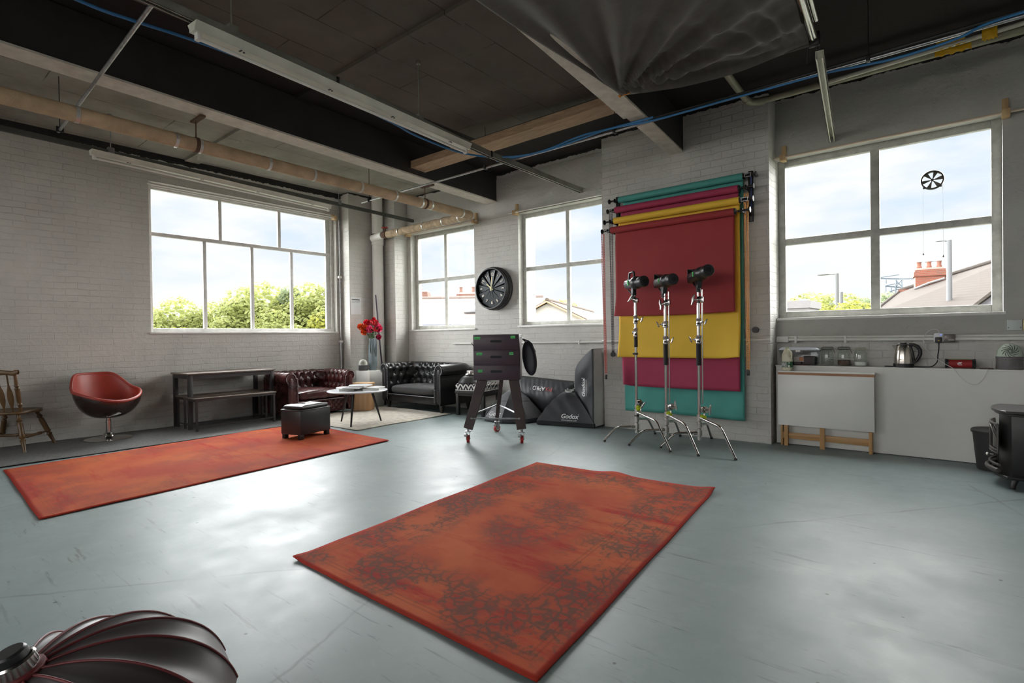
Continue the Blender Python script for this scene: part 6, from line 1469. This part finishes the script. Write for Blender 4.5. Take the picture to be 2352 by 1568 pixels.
# speaker, phone, fan, junction box
t = thing('bluetooth_speaker', 'red rugged speaker with black end caps lying on the ledge', 'speaker', (.085, 6.39, LZ))
MX = Matrix(((0,0,1,0),(0,1,0,0),(1,0,0,.043),(0,0,0,1)))
mb = MB(); mb.cyl((-.085, 0, .043), (.085, 0, .043), .038, seg=28); obj('red_grille', mb, pm('red_speaker_cloth', (.30, .012, .016), .6, 0, .1), t)
for sx in (-1, 1):
    mb = MB(); mb.cyl((sx*.082, 0, .043), (sx*.108, 0, .043), .042, .036, 20)
    for k in range(8): a = 2*PI*k/8; mb.ball((sx*.1, .034*math.cos(a), .043+.034*math.sin(a)), .010, seg=8)
    obj('end_cap', mb, BLACKP, t)
mb = MB(); mb.box(-.075, .075, -.012, .012, .079, .084, bev=.002); obj('green_strip', mb, pm('green_strip_rubber', (.15, .32, .10), .5), t)
mb = MB()
for (x0, x1, z) in ((-.012, .012, .055), (-.016, .008, .044), (-.012, .012, .033)): mb.box(x0, x1, -.0395, -.037, z-.0022, z+.0022)
mb.tube([(-.012, -.0385, .055), (-.018, -.0385, .049), (-.018, -.0385, .039), (-.012, -.0385, .033)], .002, 6); obj('logo', mb, LOGO, t)
t = thing('phone', 'dark phone lying on the front edge of the ledge on its charging cable', 'phone', (.265, 6.345, LZ), math.radians(4))
mb = MB(); mb.box(-.045, .045, -.022, .06, .0, .009, bev=.003); obj('body', mb, pm('maroon_case', (.05, .02, .02), .35), t)
domefan('pale green round-topped desk fan at the right end of the ledge', (.418, 6.405, LZ), 0, 1.07, pm('mint_plastic', (.46, .53, .44), .4), pm('mauve_grey_plastic', (.13, .115, .12), .4))
t = thing('junction_box', 'white square junction box on the wall at the right edge', 'box', (.455, 6.46, 1.19), world=True)
mb = MB(); mb.box(.405, .505, 6.455, 6.49, 1.193, 1.287, bev=.003); obj('cover', mb, pm('pale_switch_plate', (.50, .54, .52), .4, 0, .04), t)
mb = MB(); mb.cyl((.415, 6.454, 1.218), (.415, 6.457, 1.218), .004, seg=8); mb.cyl((.495, 6.454, 1.218), (.495, 6.457, 1.218), .004, seg=8); obj('screws', mb, BLACKM, t)
mb = MB(); mb.box(.507, .60, 6.455, 6.49, 1.193, 1.287, bev=.003); o = rebase(obj('socket_cover', mb, pm('yellowed_plate', (.50, .42, .22), .4, 0, .1))); tag(o, 'yellowed switch plate cut off by the right edge beside the junction box', 'switch')

# ================================================================ BIN AND STOVE
t = thing('waste_bin', 'black ribbed waste bin behind the stove', 'bin', (.315, 6.16, 0))
BB = pm('bin_black', (.014, .013, .013), .6, 0, .2, 4)
mb = MB(); mb.lathe([(0, 0), (.125, 0), (.128, .01)]+[(.128+.001*i+.0015*(i % 2), .02+.011*i) for i in range(26)]+[(.155, .315)], seg=36); obj('body', mb, BB, t)
mb = MB(); mb.lathe([(.155, .312), (.165, .315), (.168, .335), (.160, .345), (.08, .352), (0, .354)], seg=36); obj('lid', mb, BB, t)
CI = pm('cast_iron_black', (.011, .010, .010), .38, .2, .25, 12)
t = thing('stove', 'black cast-iron style stove with arched glass door at the right edge', 'stove', (.565, 5.70, 0))
mb = MB(); mb.box(-.20, .30, -.235, .235, .095, .55, bev=.006)
mb.grid(lambda u, v: (-.20-.055*math.sin(PI*u)**.8, -.225+.45*u, .095+.455*v), 24, 4); obj('firebox', mb, CI, t)
def slab(z0, z1, ex):
    pts = [(.32, -.25-ex), (.32, .25+ex)]+[(-.215-ex-.07*math.sin(PI*i/16)**.7, .25+ex-(.5+2*ex)*i/16) for i in range(17)]
    return pts, z0, z1
mb = MB(); mb.prism(*slab(.55, .565, .0)); mb.prism(*slab(.568, .590, .018)); obj('top_plate', mb, pm('stove_top_enamel', (.035, .032, .032), .3, .1), t, bevel=.004)
mb = MB(); mb.prism(*slab(.075, .098, .012)); obj('hearth_plate', mb, CI, t, bevel=.005)
mb = MB(); mb.grid(lambda u, v: (-.262-.055*math.sin(PI*(.1+.8*u))**.8+.018, -.17+.34*u, .27+.20*v), 16, 4); obj('door_glass', mb, pm('smoked_glass', (.02, .018, .016), .08), t)
mb = MB()
for z in (.255, .275, .475): mb.tube([(-.262-.055*math.sin(PI*(.1+.8*i/16))**.8+.010, -.18+.36*i/16, z) for i in range(17)], .008, 8)
for u in (.0, .5, 1.): mb.tube([(-.262-.055*math.sin(PI*(.1+.8*u))**.8+.010, -.18+.36*u, .255), (-.262-.055*math.sin(PI*(.1+.8*u))**.8+.010, -.18+.36*u, .475)], .006, 8)
mb.tube([(-.262-.055*math.sin(PI*(.1+.8*i/16))**.8+.006, -.17+.34*i/16, .36+.10*math.sin(PI*i/16)) for i in range(17)], .006, 8); obj('door_frame', mb, pm('worn_iron_edge', (.10, .09, .085), .35, .6), t)
mb = MB(); mb.tube([(-.25-.075*math.sin(PI*(.06+.88*i/16))**.8, -.20+.40*i/16, .125) for i in range(17)], .018, 10); mb.tube([(-.25-.06*math.sin(PI*(.06+.88*i/16))**.8, -.19+.38*i/16, .165) for i in range(17)], .010, 10); obj('ash_lip', mb, MATS['worn_iron_edge'], t)
mb = MB(); mb.ball((-.325, -.02, .215), .013, seg=12); mb.cyl((-.29, -.02, .215), (-.325, -.02, .215), .005); obj('door_knob', mb, STEEL, t)
for (x, y) in ((-.17, -.20), (-.17, .20), (.27, -.20), (.27, .20)):
    mb = MB(); s = -1 if y < 0 else 1; mb.tube([(x, y*.95, .085), (x-.012, y*1.02, .06), (x-.02, y*1.08, .02), (x-.024, y*1.12, .0)], [.030, .022, .016, .018], 10); obj('leg', mb, CI, t)

# ================================================================ EXTRACTOR VENT IN THE WINDOW
t = thing('window_vent', 'round black spinning vent set in the upper right window pane', 'vent', (-.112, 6.63, 2.663))
MV = Matrix(((1,0,0,0),(0,0,-1,0),(0,1,0,0),(0,0,0,1)))
VM = pm('vent_dark_plastic', (.03, .027, .022), .45, 0, .15)
mb = MB(); mb.lathe([(.074, -.012), (.090, -.012), (.094, 0), (.090, .014), (.078, .016), (.074, .0), (.074, -.012)], M=MV, seg=48)
for a in (math.radians(228), math.radians(312)): mb.box(*(lambda c: (c[0]-.01, c[0]+.01, -.016, .004, c[1]-.008, c[1]+.008))((.092*math.cos(a), .092*math.sin(a))))
obj('rim', mb, VM, t)
for k in range(6):
    a = 2*PI*k/6+.15; mb = MB(); d = Vector((math.cos(a), math.sin(a), 0)); q = Vector((-d.y, d.x, 0)); V = [d*.012-q*.003, d*.076-q*.016, d*.076+q*.020, d*.012+q*.003]
    V = [Vector((v.x, v.y, z)) for v, z in zip(V, (0, -.006, .006, 0))]; mb.add([MV @ v for v in V]+[MV @ (v+Vector((0, 0, .002))) for v in V], [(0,1,2,3),(7,6,5,4),(0,1,5,4),(1,2,6,5),(2,3,7,6),(3,0,4,7)]); obj('blade', mb, pm('vent_blade', (.12, .115, .09), .45), t, smooth=False)
mb = MB(); mb.cyl((0, -.012, 0), (0, .012, 0), .012, seg=16); obj('hub', mb, VM, t)
for x, zb in ((-.072, -.70), (.080, -.735)):
    mb = MB(); mb.cyl((x, -.018, -.06), (x, -.018, zb), .0010, seg=5); cd_ = obj('pull_cord', mb, pm('grey_cord', (.45, .46, .48), .6), t)
    mb = MB(); mb.cyl((x, -.018, zb-.022), (x, -.018, zb), .008, .002, seg=10); obj('cord_bell', mb, BLACKP, cd_)

# ================================================================ FOREGROUND SOFTBOX (bottom left)
t = thing('parabolic_softbox', 'large dark folding softbox with red-piped ribs at the bottom left corner', 'softbox', (-1.95, .28, 0), world=True)
hub = Vector((-1.75, .235, .396))
down = Vector((.02, .30, -1)).normalized()       # axis from hub to opening
e1 = Vector((1, 0, 0)); e1 = (e1-down*e1.dot(down)).normalized(); e2 = down.cross(e1)
RB, DP, NR = .405, .29, 16
def pbx(a, v):
    """v 0 hub .. 1 rim"""
    r = .045+(RB-.045)*math.sin(v*PI/2)**.85; d = DP*(1-math.cos(v*PI/2))**.92
    return hub+down*d+(e1*math.cos(a)+e2*math.sin(a))*r
def panel(u, v):
    a = 2*PI*u; s = (a*NR/(2*PI)) % 1; p = pbx(a, v); sag = .028*math.sin(PI*s)*math.sin(PI*min(1, v*.9))
    c = hub+down*(DP*.75); return p+(c-p).normalized()*sag
mb = MB(); mb.grid(panel, NR*8, 34, cu=True); o = obj('panels', mb, pm('brown_black_nylon', (.036, .025, .026), .45, 0, .15, 4, sheen=.3), t, ang=180)
RP = pm('dark_red_piping', (.12, .012, .014), .55, 0, .15)
for k in range(NR):
    mb = MB(); a = 2*PI*k/NR; mb.tube([pbx(a, i/30)-down*.002 for i in range(31)], .0034, 8); obj('red_rib', mb, RP, t)
mb = MB(); M = Matrix.Translation(hub) @ Matrix.Scale(.72, 4) @ Matrix.Translation(-hub) @ Matrix(((e1.x, e2.x, down.x, hub.x), (e1.y, e2.y, down.y, hub.y), (e1.z, e2.z, down.z, hub.z), (0, 0, 0, 1)))
mb.lathe([(.072, .02), (.076, .0), (.074, -.012), (.058, -.018)], M=M, seg=36); obj('ring_collar', mb, RP, t)
mb = MB(); mb.lathe([(.060, .0), (.062, -.055), (.056, -.062), (.050, -.055), (.050, .0)], M=M, seg=40); obj('mount_ring', mb, CHROME, t)
mb = MB(); mb.lathe([(.048, -.03), (.049, -.06), (.047, -.085), (.040, -.092), (0, -.092)], M=M, seg=32); obj('mount_cap', mb, BLACKP, t)

# ================================================================ OUTSIDE THE WINDOWS
GZ = -4.6
mb = MB(); mb.box(-140, 60, -60, 180, GZ-.5, GZ); o = obj('ground', mb, pm('rough_grass', (.05, .06, .03), .9, 0, .3, .3), smooth=False); o['kind'] = 'structure'
def leafm(name, a, b):
    m, N, L = nodes(name); bs = bsdf(m); co = objco(N)
    L.new(mixc(N, L, a, b, ramp(N, L, noise_(N, L, co, 1.1, 5, .7), [(.35, 0.), (.65, 1.)])), bs.inputs['Base Color']); bs.inputs['Roughness'].default_value = .6
    bs.inputs['Specular IOR Level'].default_value = .2
    tr = N.new('ShaderNodeBsdfTranslucent'); tr.inputs[0].default_value = (*b, 1); ms = N.new('ShaderNodeMixShader'); ms.inputs[0].default_value = .4
    L.new(bs.outputs[0], ms.inputs[1]); L.new(tr.outputs[0], ms.inputs[2]); L.new(ms.outputs[0], N['Material Output'].inputs[0]); return m
LEAF = [leafm('olive_green_leaves', (.15, .175, .045), (.28, .30, .10)), leafm('fresh_yellow_leaves', (.20, .21, .028), (.30, .30, .06)), leafm('grey_green_leaves', (.13, .17, .085), (.24, .28, .16))]
BARK = pm('grey_bark', (.16, .13, .10), .9, 0, .3)
def tree_proto(kind, seed):
    rnd = random.Random(seed); t = thing('tree', 'tree', 'tree', (0, 0, GZ))
    H_ = 9.0; blobs = []
    for i in range(15):
        a = rnd.random()*6.28; r = rnd.uniform(0, 2.3); z = rnd.uniform(3.4, 7.4); blobs.append((r*math.cos(a), r*math.sin(a), z, rnd.uniform(1.0, 1.6)*(1.15-.09*z)*1.25))
    blobs.append((0, 0, 7.9, 1.1)); blobs.append((0, 0, 5, 2.4))
    if kind == 2: blobs = [(b[0]*.55, b[1]*.55, b[2]*1.12, b[3]*.85) for b in blobs]+[(0, 0, 9.6, .7), (.2, .1, 8.8, .9)]
    mb = MB()
    for (bx, by, bz, br) in blobs:
        n = int(420*br)
        for _ in range(n):
            d = Vector((rnd.gauss(0, 1), rnd.gauss(0, 1), rnd.gauss(0, 1))).normalized(); c = Vector((bx, by, bz))+d*br*rnd.uniform(.8, 1.08)*Vector((1, 1, .8)).length/1.62
            u = Vector((rnd.gauss(0, 1), rnd.gauss(0, 1), rnd.gauss(0, 1))); u = (u-d*u.dot(d)*.5).normalized(); v = d.cross(u).normalized(); s = rnd.uniform(.08, .17)
            mb.add([c-u*s, c+v*s*.6, c+u*s, c-v*s*.6+d*s*.3], [(0, 1, 2, 3)])
    me = mb.mesh('crown'); o = bpy.data.objects.new('crown', me); COL.objects.link(o); o.parent = t; me.materials.append(LEAF[kind])
    mb = MB(); mb.tube([(0, 0, 0), (.1, 0, 2), (0, .1, 4), (0, 0, 7)], [.28, .22, .16, .06], 10)
    for k in range(5): a = k*1.3; mb.tube([(0, 0, 2.6+k*.5), (1.0*math.cos(a), 1.0*math.sin(a), 4+k*.5), (1.8*math.cos(a), 1.8*math.sin(a), 5+k*.4)], [.1, .07, .03], 6)
    obj('trunk', mb, BARK, t); return t
protos = {}
TREES = [ # x, y, top z, kind, label ; seen through the large left window unless said otherwise
 (-48.5, 14.2, 4.2, 0, 'olive-green tree at the left edge of the large left window'), (-46.9, 16.0, 4.9, 0, 'rounded tree in the first lower pane of the large left window'),
 (-45.6, 18.3, 4.6, 0, 'lower tree just left of the first mullion of the large left window'), (-44.0, 19.6, 5.7, 0, 'tall rounded tree in the second lower pane of the large left window'),
 (-42.4, 20.6, 6.1, 0, 'highest tree of the second lower pane, against the middle mullion'), (-41.2, 22.2, 6.3, 2, 'grey-green pointed tree just right of the middle mullion'),
 (-39.9, 22.9, 6.0, 0, 'broad green tree in the third lower pane of the large left window'), (-38.8, 24.6, 6.1, 0, 'green tree against the last mullion of the large left window'),
 (-37.6, 25.0, 7.4, 2, 'pointed tall tree in the last lower pane of the large left window'), (-36.2, 26.4, 7.0, 2, 'tall grey-green tree at the right edge of the large left window'),
 (-43.8, 14.9, 2.4, 1, 'pale yellow-green bush low in the first lower pane of the large left window'), (-41.5, 17.3, 3.2, 0, 'front tree low in the second lower pane of the large left window'),
 (-38.4, 19.4, 3.6, 0, 'front tree low in the third lower pane of the large left window'), (-35.6, 21.8, 3.4, 1, 'yellowish front tree low in the last lower pane of the large left window'),
 (-29.4, 40.6, 4.9, 1, 'yellow-green tree behind the white gable, left of it'), (-27.9, 42.0, 4.8, 1, 'yellow-green tree peeping over the white gable roof'),
 (-13.6, 66.0, 5.0, 2, 'hazy tree at the left edge of the right window'), (-11.9, 67.6, 5.9, 0, 'hazy green tree left of the thin street lamp'), (-9.6, 69.4, 5.8, 0, 'hazy green tree between the two street lamps and the centre mullion'),
 (-7.4, 71.2, 5.7, 2, 'hazy tree just left of the centre mullion of the right window'), (-5.3, 73.0, 6.3, 2, 'grey-green tree right of the centre mullion behind the pylon'),
 (-6.7, 39.6, 3.3, 1, 'bright yellow-green tree left of the street lamp in the right window'), (-4.9, 41.5, 3.5, 1, 'bright yellow-green tree right of the street lamp in the right window'), (-3.5, 42.6, 3.0, 1, 'low yellow-green tree behind the slate roof edge'),
]
for i, (x, y, zt, k, lab) in enumerate(TREES):
    top = 9.3 if k != 2 else 11.0; s = (zt-GZ)/top; rz_ = i*2.1
    wdt = s*(1.25 if k != 2 else 1.0)
    if y > 60: wdt *= 1.6
    if k not in protos: o = tree_proto(k, 11+k); protos[k] = o; o.location = (x, y, GZ); o.rotation_euler = (0, 0, rz_)
    else: o = dup(protos[k], (x, y, GZ), rz_)
    o.scale = (wdt, wdt, s); o['label'] = lab; o['group'] = 'trees beyond the windows'

def brickm(name, a, b, mortar, sc_=1):
    m, N, L = nodes(name); bs = bsdf(m); co = objco(N); sp = N.new('ShaderNodeSeparateXYZ'); L.new(co, sp.inputs[0]); cb = N.new('ShaderNodeCombineXYZ'); L.new(math_(N, L, 'ADD', sp.outputs[0], sp.outputs[1]), cb.inputs[0]); L.new(sp.outputs[2], cb.inputs[1])
    bk = N.new('ShaderNodeTexBrick'); bk.inputs['Scale'].default_value = sc_; bk.inputs['Brick Width'].default_value = .235; bk.inputs['Row Height'].default_value = .078; bk.inputs['Mortar Size'].default_value = .008
    for k, c in (('Color1', a), ('Color2', b), ('Mortar', mortar)): bk.inputs[k].default_value = (*c, 1)
    L.new(cb.outputs[0], bk.inputs['Vector'])
    c = mixc(N, L, bk.outputs['Color'], (.07, .05, .045), math_(N, L, 'MULTIPLY', ramp(N, L, noise_(N, L, co, 3.5, 5, .7), [(.55, 0.), (.68, 1.)]), .7)); L.new(c, bs.inputs['Base Color']); bs.inputs['Roughness'].default_value = .85; return m
def tiles(name, a, b):
    m, N, L = nodes(name); bs = bsdf(m); co = objco(N); sp = N.new('ShaderNodeSeparateXYZ'); L.new(co, sp.inputs[0])
    f = math_(N, L, 'FRACT', math_(N, L, 'MULTIPLY', sp.outputs[2], 9.)); c = mixc(N, L, a, b, noise_(N, L, co, 5, 5, .7)); c = mixc(N, L, c, tuple(x*.6 for x in a), ramp(N, L, f, [(.0, 1.), (.14, 0.)])); L.new(c, bs.inputs['Base Color']); bs.inputs['Roughness'].default_value = .95; bs.inputs['Specular IOR Level'].default_value = .08; return m
RBK = brickm('red_brick', (.19, .050, .024), (.14, .038, .02), (.14, .10, .08))
PBK = brickm('pale_pink_brick', (.19, .085, .06), (.16, .07, .05), (.2, .15, .12))
SLATE = tiles('pale_slate', (.050, .042, .037), (.072, .062, .055)); PROOF = tiles('pink_tiles', (.19, .15, .135), (.22, .18, .16))
RENDER_ = pm('white_render', (.48, .44, .41), .9, 0, .06, .8)
def gable(label, A, B, hw, zr, ze, wm, rm, zb=GZ, drop=1.0, over=.25):
    """house with ridge from A to B (xy)"""
    A = Vector((A[0], A[1], 0)); B = Vector((B[0], B[1], 0)); d = (B-A); L_ = d.length; M = frame(A, (d.y, -d.x, 0), d)
    t = thing('house', label, 'house', (A.x, A.y, zb), world=True)
    mb = MB(); M3 = M @ Matrix(((1,0,0,0),(0,0,1,0),(0,1,0,0),(0,0,0,1)))
    mb.prism([(-hw, zb), (hw, zb), (hw, ze), (0, zr-.05), (-hw, ze)], 0, L_, M3); obj('walls', mb, wm, t, smooth=False)
    sl = (zr-ze)/hw; o2 = hw+over
    for s in (-1, 1):
        mb = MB(); V = [(0, -.15, zr), (0, L_+.15, zr), (s*o2, L_+.15, zr-sl*o2), (s*o2, -.15, zr-sl*o2)]
        mb.add([M @ Vector(v) for v in V]+[M @ (Vector(v)+Vector((0, 0, .08))) for v in V], [(0,1,2,3),(7,6,5,4),(0,1,5,4),(1,2,6,5),(2,3,7,6),(3,0,4,7)]); obj('roof_slope', mb, rm, t, smooth=False)
    mb = MB(); mb.tube([M @ Vector((0, -.15, zr+.07)), M @ Vector((0, L_+.15, zr+.07))], .09, 8); obj('ridge_tiles', mb, rm, t)
    return t, M, L_
def chimney(t, c, w, d, z0, z1, m, pots, rot=0, capm=None):
    M = Matrix.Translation((c[0], c[1], 0)) @ Matrix.Rotation(rot, 4, 'Z')
    mb = MB(); mb.box(-w/2, w/2, -d/2, d/2, z0, z1-.16, M=M); mb.box(-w/2-.05, w/2+.05, -d/2-.05, d/2+.05, z1-.34, z1-.16, M=M); mb.box(-w/2-.02, w/2+.02, -d/2-.02, d/2+.02, z1-.16, z1-.06, M=M); ch = obj('chimney', mb, m, t, smooth=False)
    mb = MB(); mb.box(-w/2+.04, w/2-.04, -d/2+.04, d/2-.04, z1-.06, z1+.02, M=M); obj('flaunching', mb, capm or RENDER_, ch, smooth=False)
    for k in range(pots):
        x = -w/2+.16+(w-.32)*k/max(1, pots-1); mb = MB(); mb.lathe([(.10, z1), (.10, z1+.1), (.08, z1+.14), (.08, z1+.26), (.10, z1+.30), (.07, z1+.30)], (x, 0, 0), M=M, seg=12); obj('chimney_pot', mb, m, ch)
# through the window right of the clock: white gable
t, M, L_ = gable('white gabled house with a pale roof outside the window right of the clock', (-12.77, 18.0), (-17.4, 29.4), 1.55, 2.60, 1.82, RENDER_, tiles('pale_straw_tiles', (.115, .095, .078), (.14, .118, .10)))
for s in (-1, 1):
    mb = MB(); mb.tube([M @ Vector((0, -.2, 2.60)), M @ Vector((s*1.8, -.2, 2.60-1.8*.503))], .035, 6); obj('barge_board', mb, pm('orange_wood', (.55, .33, .18), .6), t)
# through the window left of the clock
t, M, L_ = gable('pink-roofed terrace with two brick chimneys outside the window left of the clock', (-22.6, 15.4), (-15.5, 21.2), 2.6, 3.05, 1.85, RENDER_, PROOF)
chimney(t, (-20.55, 18.1), .55, .6, 2.2, 3.55, PBK, 1, .6); chimney(t, (-18.85, 19.55), .95, .6, 2.2, 3.42, PBK, 2, .6)
mb = MB(); d_ = Vector((7.1, 5.8, 0)).normalized(); n_2 = Vector((d_.y, -d_.x, 0)); c0 = Vector((-22.6, 15.4, 1.70))+n_2*2.95; mb.tube([c0, c0+d_*9.2], .10, 8); obj('gutter', mb, pm('blue_grey_gutter', (.12, .125, .15), .5), t)
for k, (s, h) in enumerate(((2.5, .55), (5.6, .45))):
    p = Vector((-22.6, 15.4, 0))+d_*s+n_2*1.2; z = 3.05-1.2*.4615; mb = MB(); mb.add([p+Vector((0, 0, z+.12)), p+d_*.8+Vector((0, 0, z+.12)), p+d_*.8+n_2*.7+Vector((0, 0, z-.323+.12)), p+n_2*.7+Vector((0, 0, z-.323+.12))], [(0, 1, 2, 3)]); q = obj('roof_window', mb, pm('rooflight_grey', (.14, .14, .145), .5), t); sm = q.modifiers.new('s', 'SOLIDIFY'); sm.thickness = .06
# right window: slate roof with red chimney
t = thing('house', 'slate-roofed house with a red brick chimney outside the right window', 'house', (-1, 26, GZ), world=True)
V = [(-2.20, 24.6, 1.55), (-1.62, 29.9, 2.98), (3.2, 29.6, 4.35), (2.4, 18.4, 1.55)]
V = [(-2.35, 23.6, 1.70), (-1.70, 30.3, 3.02), (2.6, 29.2, 4.30), (2.9, 18.0, 1.62)]
mb = MB(); mb.add(V+[(x, y, z-.15) for x, y, z in V], [(0,1,2,3),(7,6,5,4),(0,1,5,4),(1,2,6,5),(2,3,7,6),(3,0,4,7)]); obj('roof_slope', mb, SLATE, t, smooth=False)
mb = MB(); mb.tube([(-1.70, 30.3, 3.06), (2.6, 29.2, 4.34)], .10, 8); mb.tube([(-2.35, 23.6, 1.74), (-1.7, 30.3, 3.06)], .05, 6); obj('ridge_tiles', mb, SLATE, t)
mb = MB(); mb.add([(-2.3, 23.7, 1.55), (2.8, 18.2, 1.5), (2.8, 29, 1.5), (-1.7, 30, 1.55), (-2.3, 23.7, GZ), (2.8, 18.2, GZ), (2.8, 29, GZ), (-1.7, 30, GZ)], [(0,1,5,4),(1,2,6,5),(2,3,7,6),(3,0,4,7),(0,1,2,3)]); obj('walls', mb, RENDER_, t, smooth=False)
chimney(t, (-.62, 29.1), 1.0, .7, 2.6, 3.86, RBK, 3, .12, pm('cement_flaunching', (.22, .195, .17), .8))
mb = MB(); mb.box(-1.75, -1.1, 29.9, 30.1, 2.85, 3.08); obj('brick_parapet', mb, RBK, t, smooth=False)
mb = MB(); mb.tube([(-1.12, 28.7, 3.0), (-.62, 28.72, 3.22), (-.10, 28.74, 3.38)], .05, 6); obj('lead_flashing', mb, pm('white_lead', (.18, .175, .17), .6), t)
t, M, L_ = gable('lower lilac-walled wing with dark eaves at the right edge of the right window', (1.45, 16.6), (2.6, 21.0), .95, 2.62, 1.75, pm('lilac_render', (.18, .17, .19), .8), SLATE)
mb = MB(); mb.box(-8.2, -5.9, 33, 36, GZ, 2.55); mb.box(-8.3, -5.8, 32.9, 36.1, 2.55, 2.95); o = rebase(obj('low_building', mb, pm('grey_haze_roof', (.17, .16, .16), .8), smooth=False)); tag(o, 'low grey flat-roofed building at the bottom left of the right window', 'building')
def lamp(label, x, y, top, r, arm, base=GZ, ax=-1):
    t = thing('street_lamp', label, 'street lamp', (x, y, base), world=True); LM = pm('white_lamp_post', (.12, .122, .125), .8, 0, .02)
    mb = MB(); mb.cyl((x, y, base), (x, y, top), r*1.3, r, 12); obj('post', mb, LM, t)
    if arm: mb = MB(); mb.cyl((x, y, top-.02), (x-arm*.3, y, top), r*.5, seg=8); mb.ball((x-arm*.65, y, top), arm*.38, (1, .4, .16), 12); obj('lantern', mb, pm('lamp_head_grey', (.16, .17, .17), .5), t)
lamp('tall thin street lamp left of the centre mullion in the right window', -6.43, 46.4, 5.57, .13, 1.3)
lamp('shorter street lamp post beside the tall one in the right window', -8.51, 64.1, 5.3, .17, .5)
lamp('nearest white street lamp in front of the slate roof', .04, 23.3, 4.24, .075, .36)
lamp('small distant street lamp behind the red chimney', -.70, 60, 7.3, .07, .9)
t = thing('electricity_pylon', 'distant lattice electricity pylon between the trees and the red chimney', 'pylon', (-6.36, 111, GZ), world=True)
mb = MB()
for sx in (-1, 1):
    for sy in (-1, 1): mb.tube([(-6.36+sx*1.4, 111+sy*1.4, GZ), (-6.36+sx*.35, 111+sy*.35, 9.8)], .09, 5)
for k in range(12): z = GZ+k*1.2; s = 1.4-1.05*k/12; mb.tube([(-6.36-s, 111-s, z), (-6.36+s, 111-s, z+1.2)], .06, 4); mb.tube([(-6.36+s, 111-s, z), (-6.36-s, 111-s, z+1.2)], .06, 4)
obj('tower', mb, pm('blue_grey_steel', (.07, .09, .11), .6), t)
for z, wd in ((10.0, 3.2), (8.6, 1.9), (7.6, 1.4)):
    mb = MB(); mb.tube([(-6.36-wd, 110.7, z+.3), (-6.36, 111, z)], .11, 5); mb.tube([(-6.36-wd, 110.7, z+.35), (-6.36, 111, z+.7)], .07, 5); mb.tube([(-6.36+wd*.6, 111.3, z-.1), (-6.36, 111, z)], .09, 5)
    for q in (.55, .95): mb.cyl((-6.36-wd*q, 110.8, z-.7), (-6.36-wd*q, 110.8, z+.25), .09, seg=5)
    obj('cross_arm', mb, MATS['blue_grey_steel'], t)
# galvanised drainpipe outside the middle window
mb = MB(); mb.box(-5.32, -5.25, 6.98, 7.06, -2, 5); mb.bm.transform(Matrix.Identity(4)); o = rebase(obj('drainpipe', mb, pm('pale_galvanised', (.50, .54, .58), .5, .2, .25, 8))); tag(o, 'pale galvanised post outside the window right of the clock', 'post')
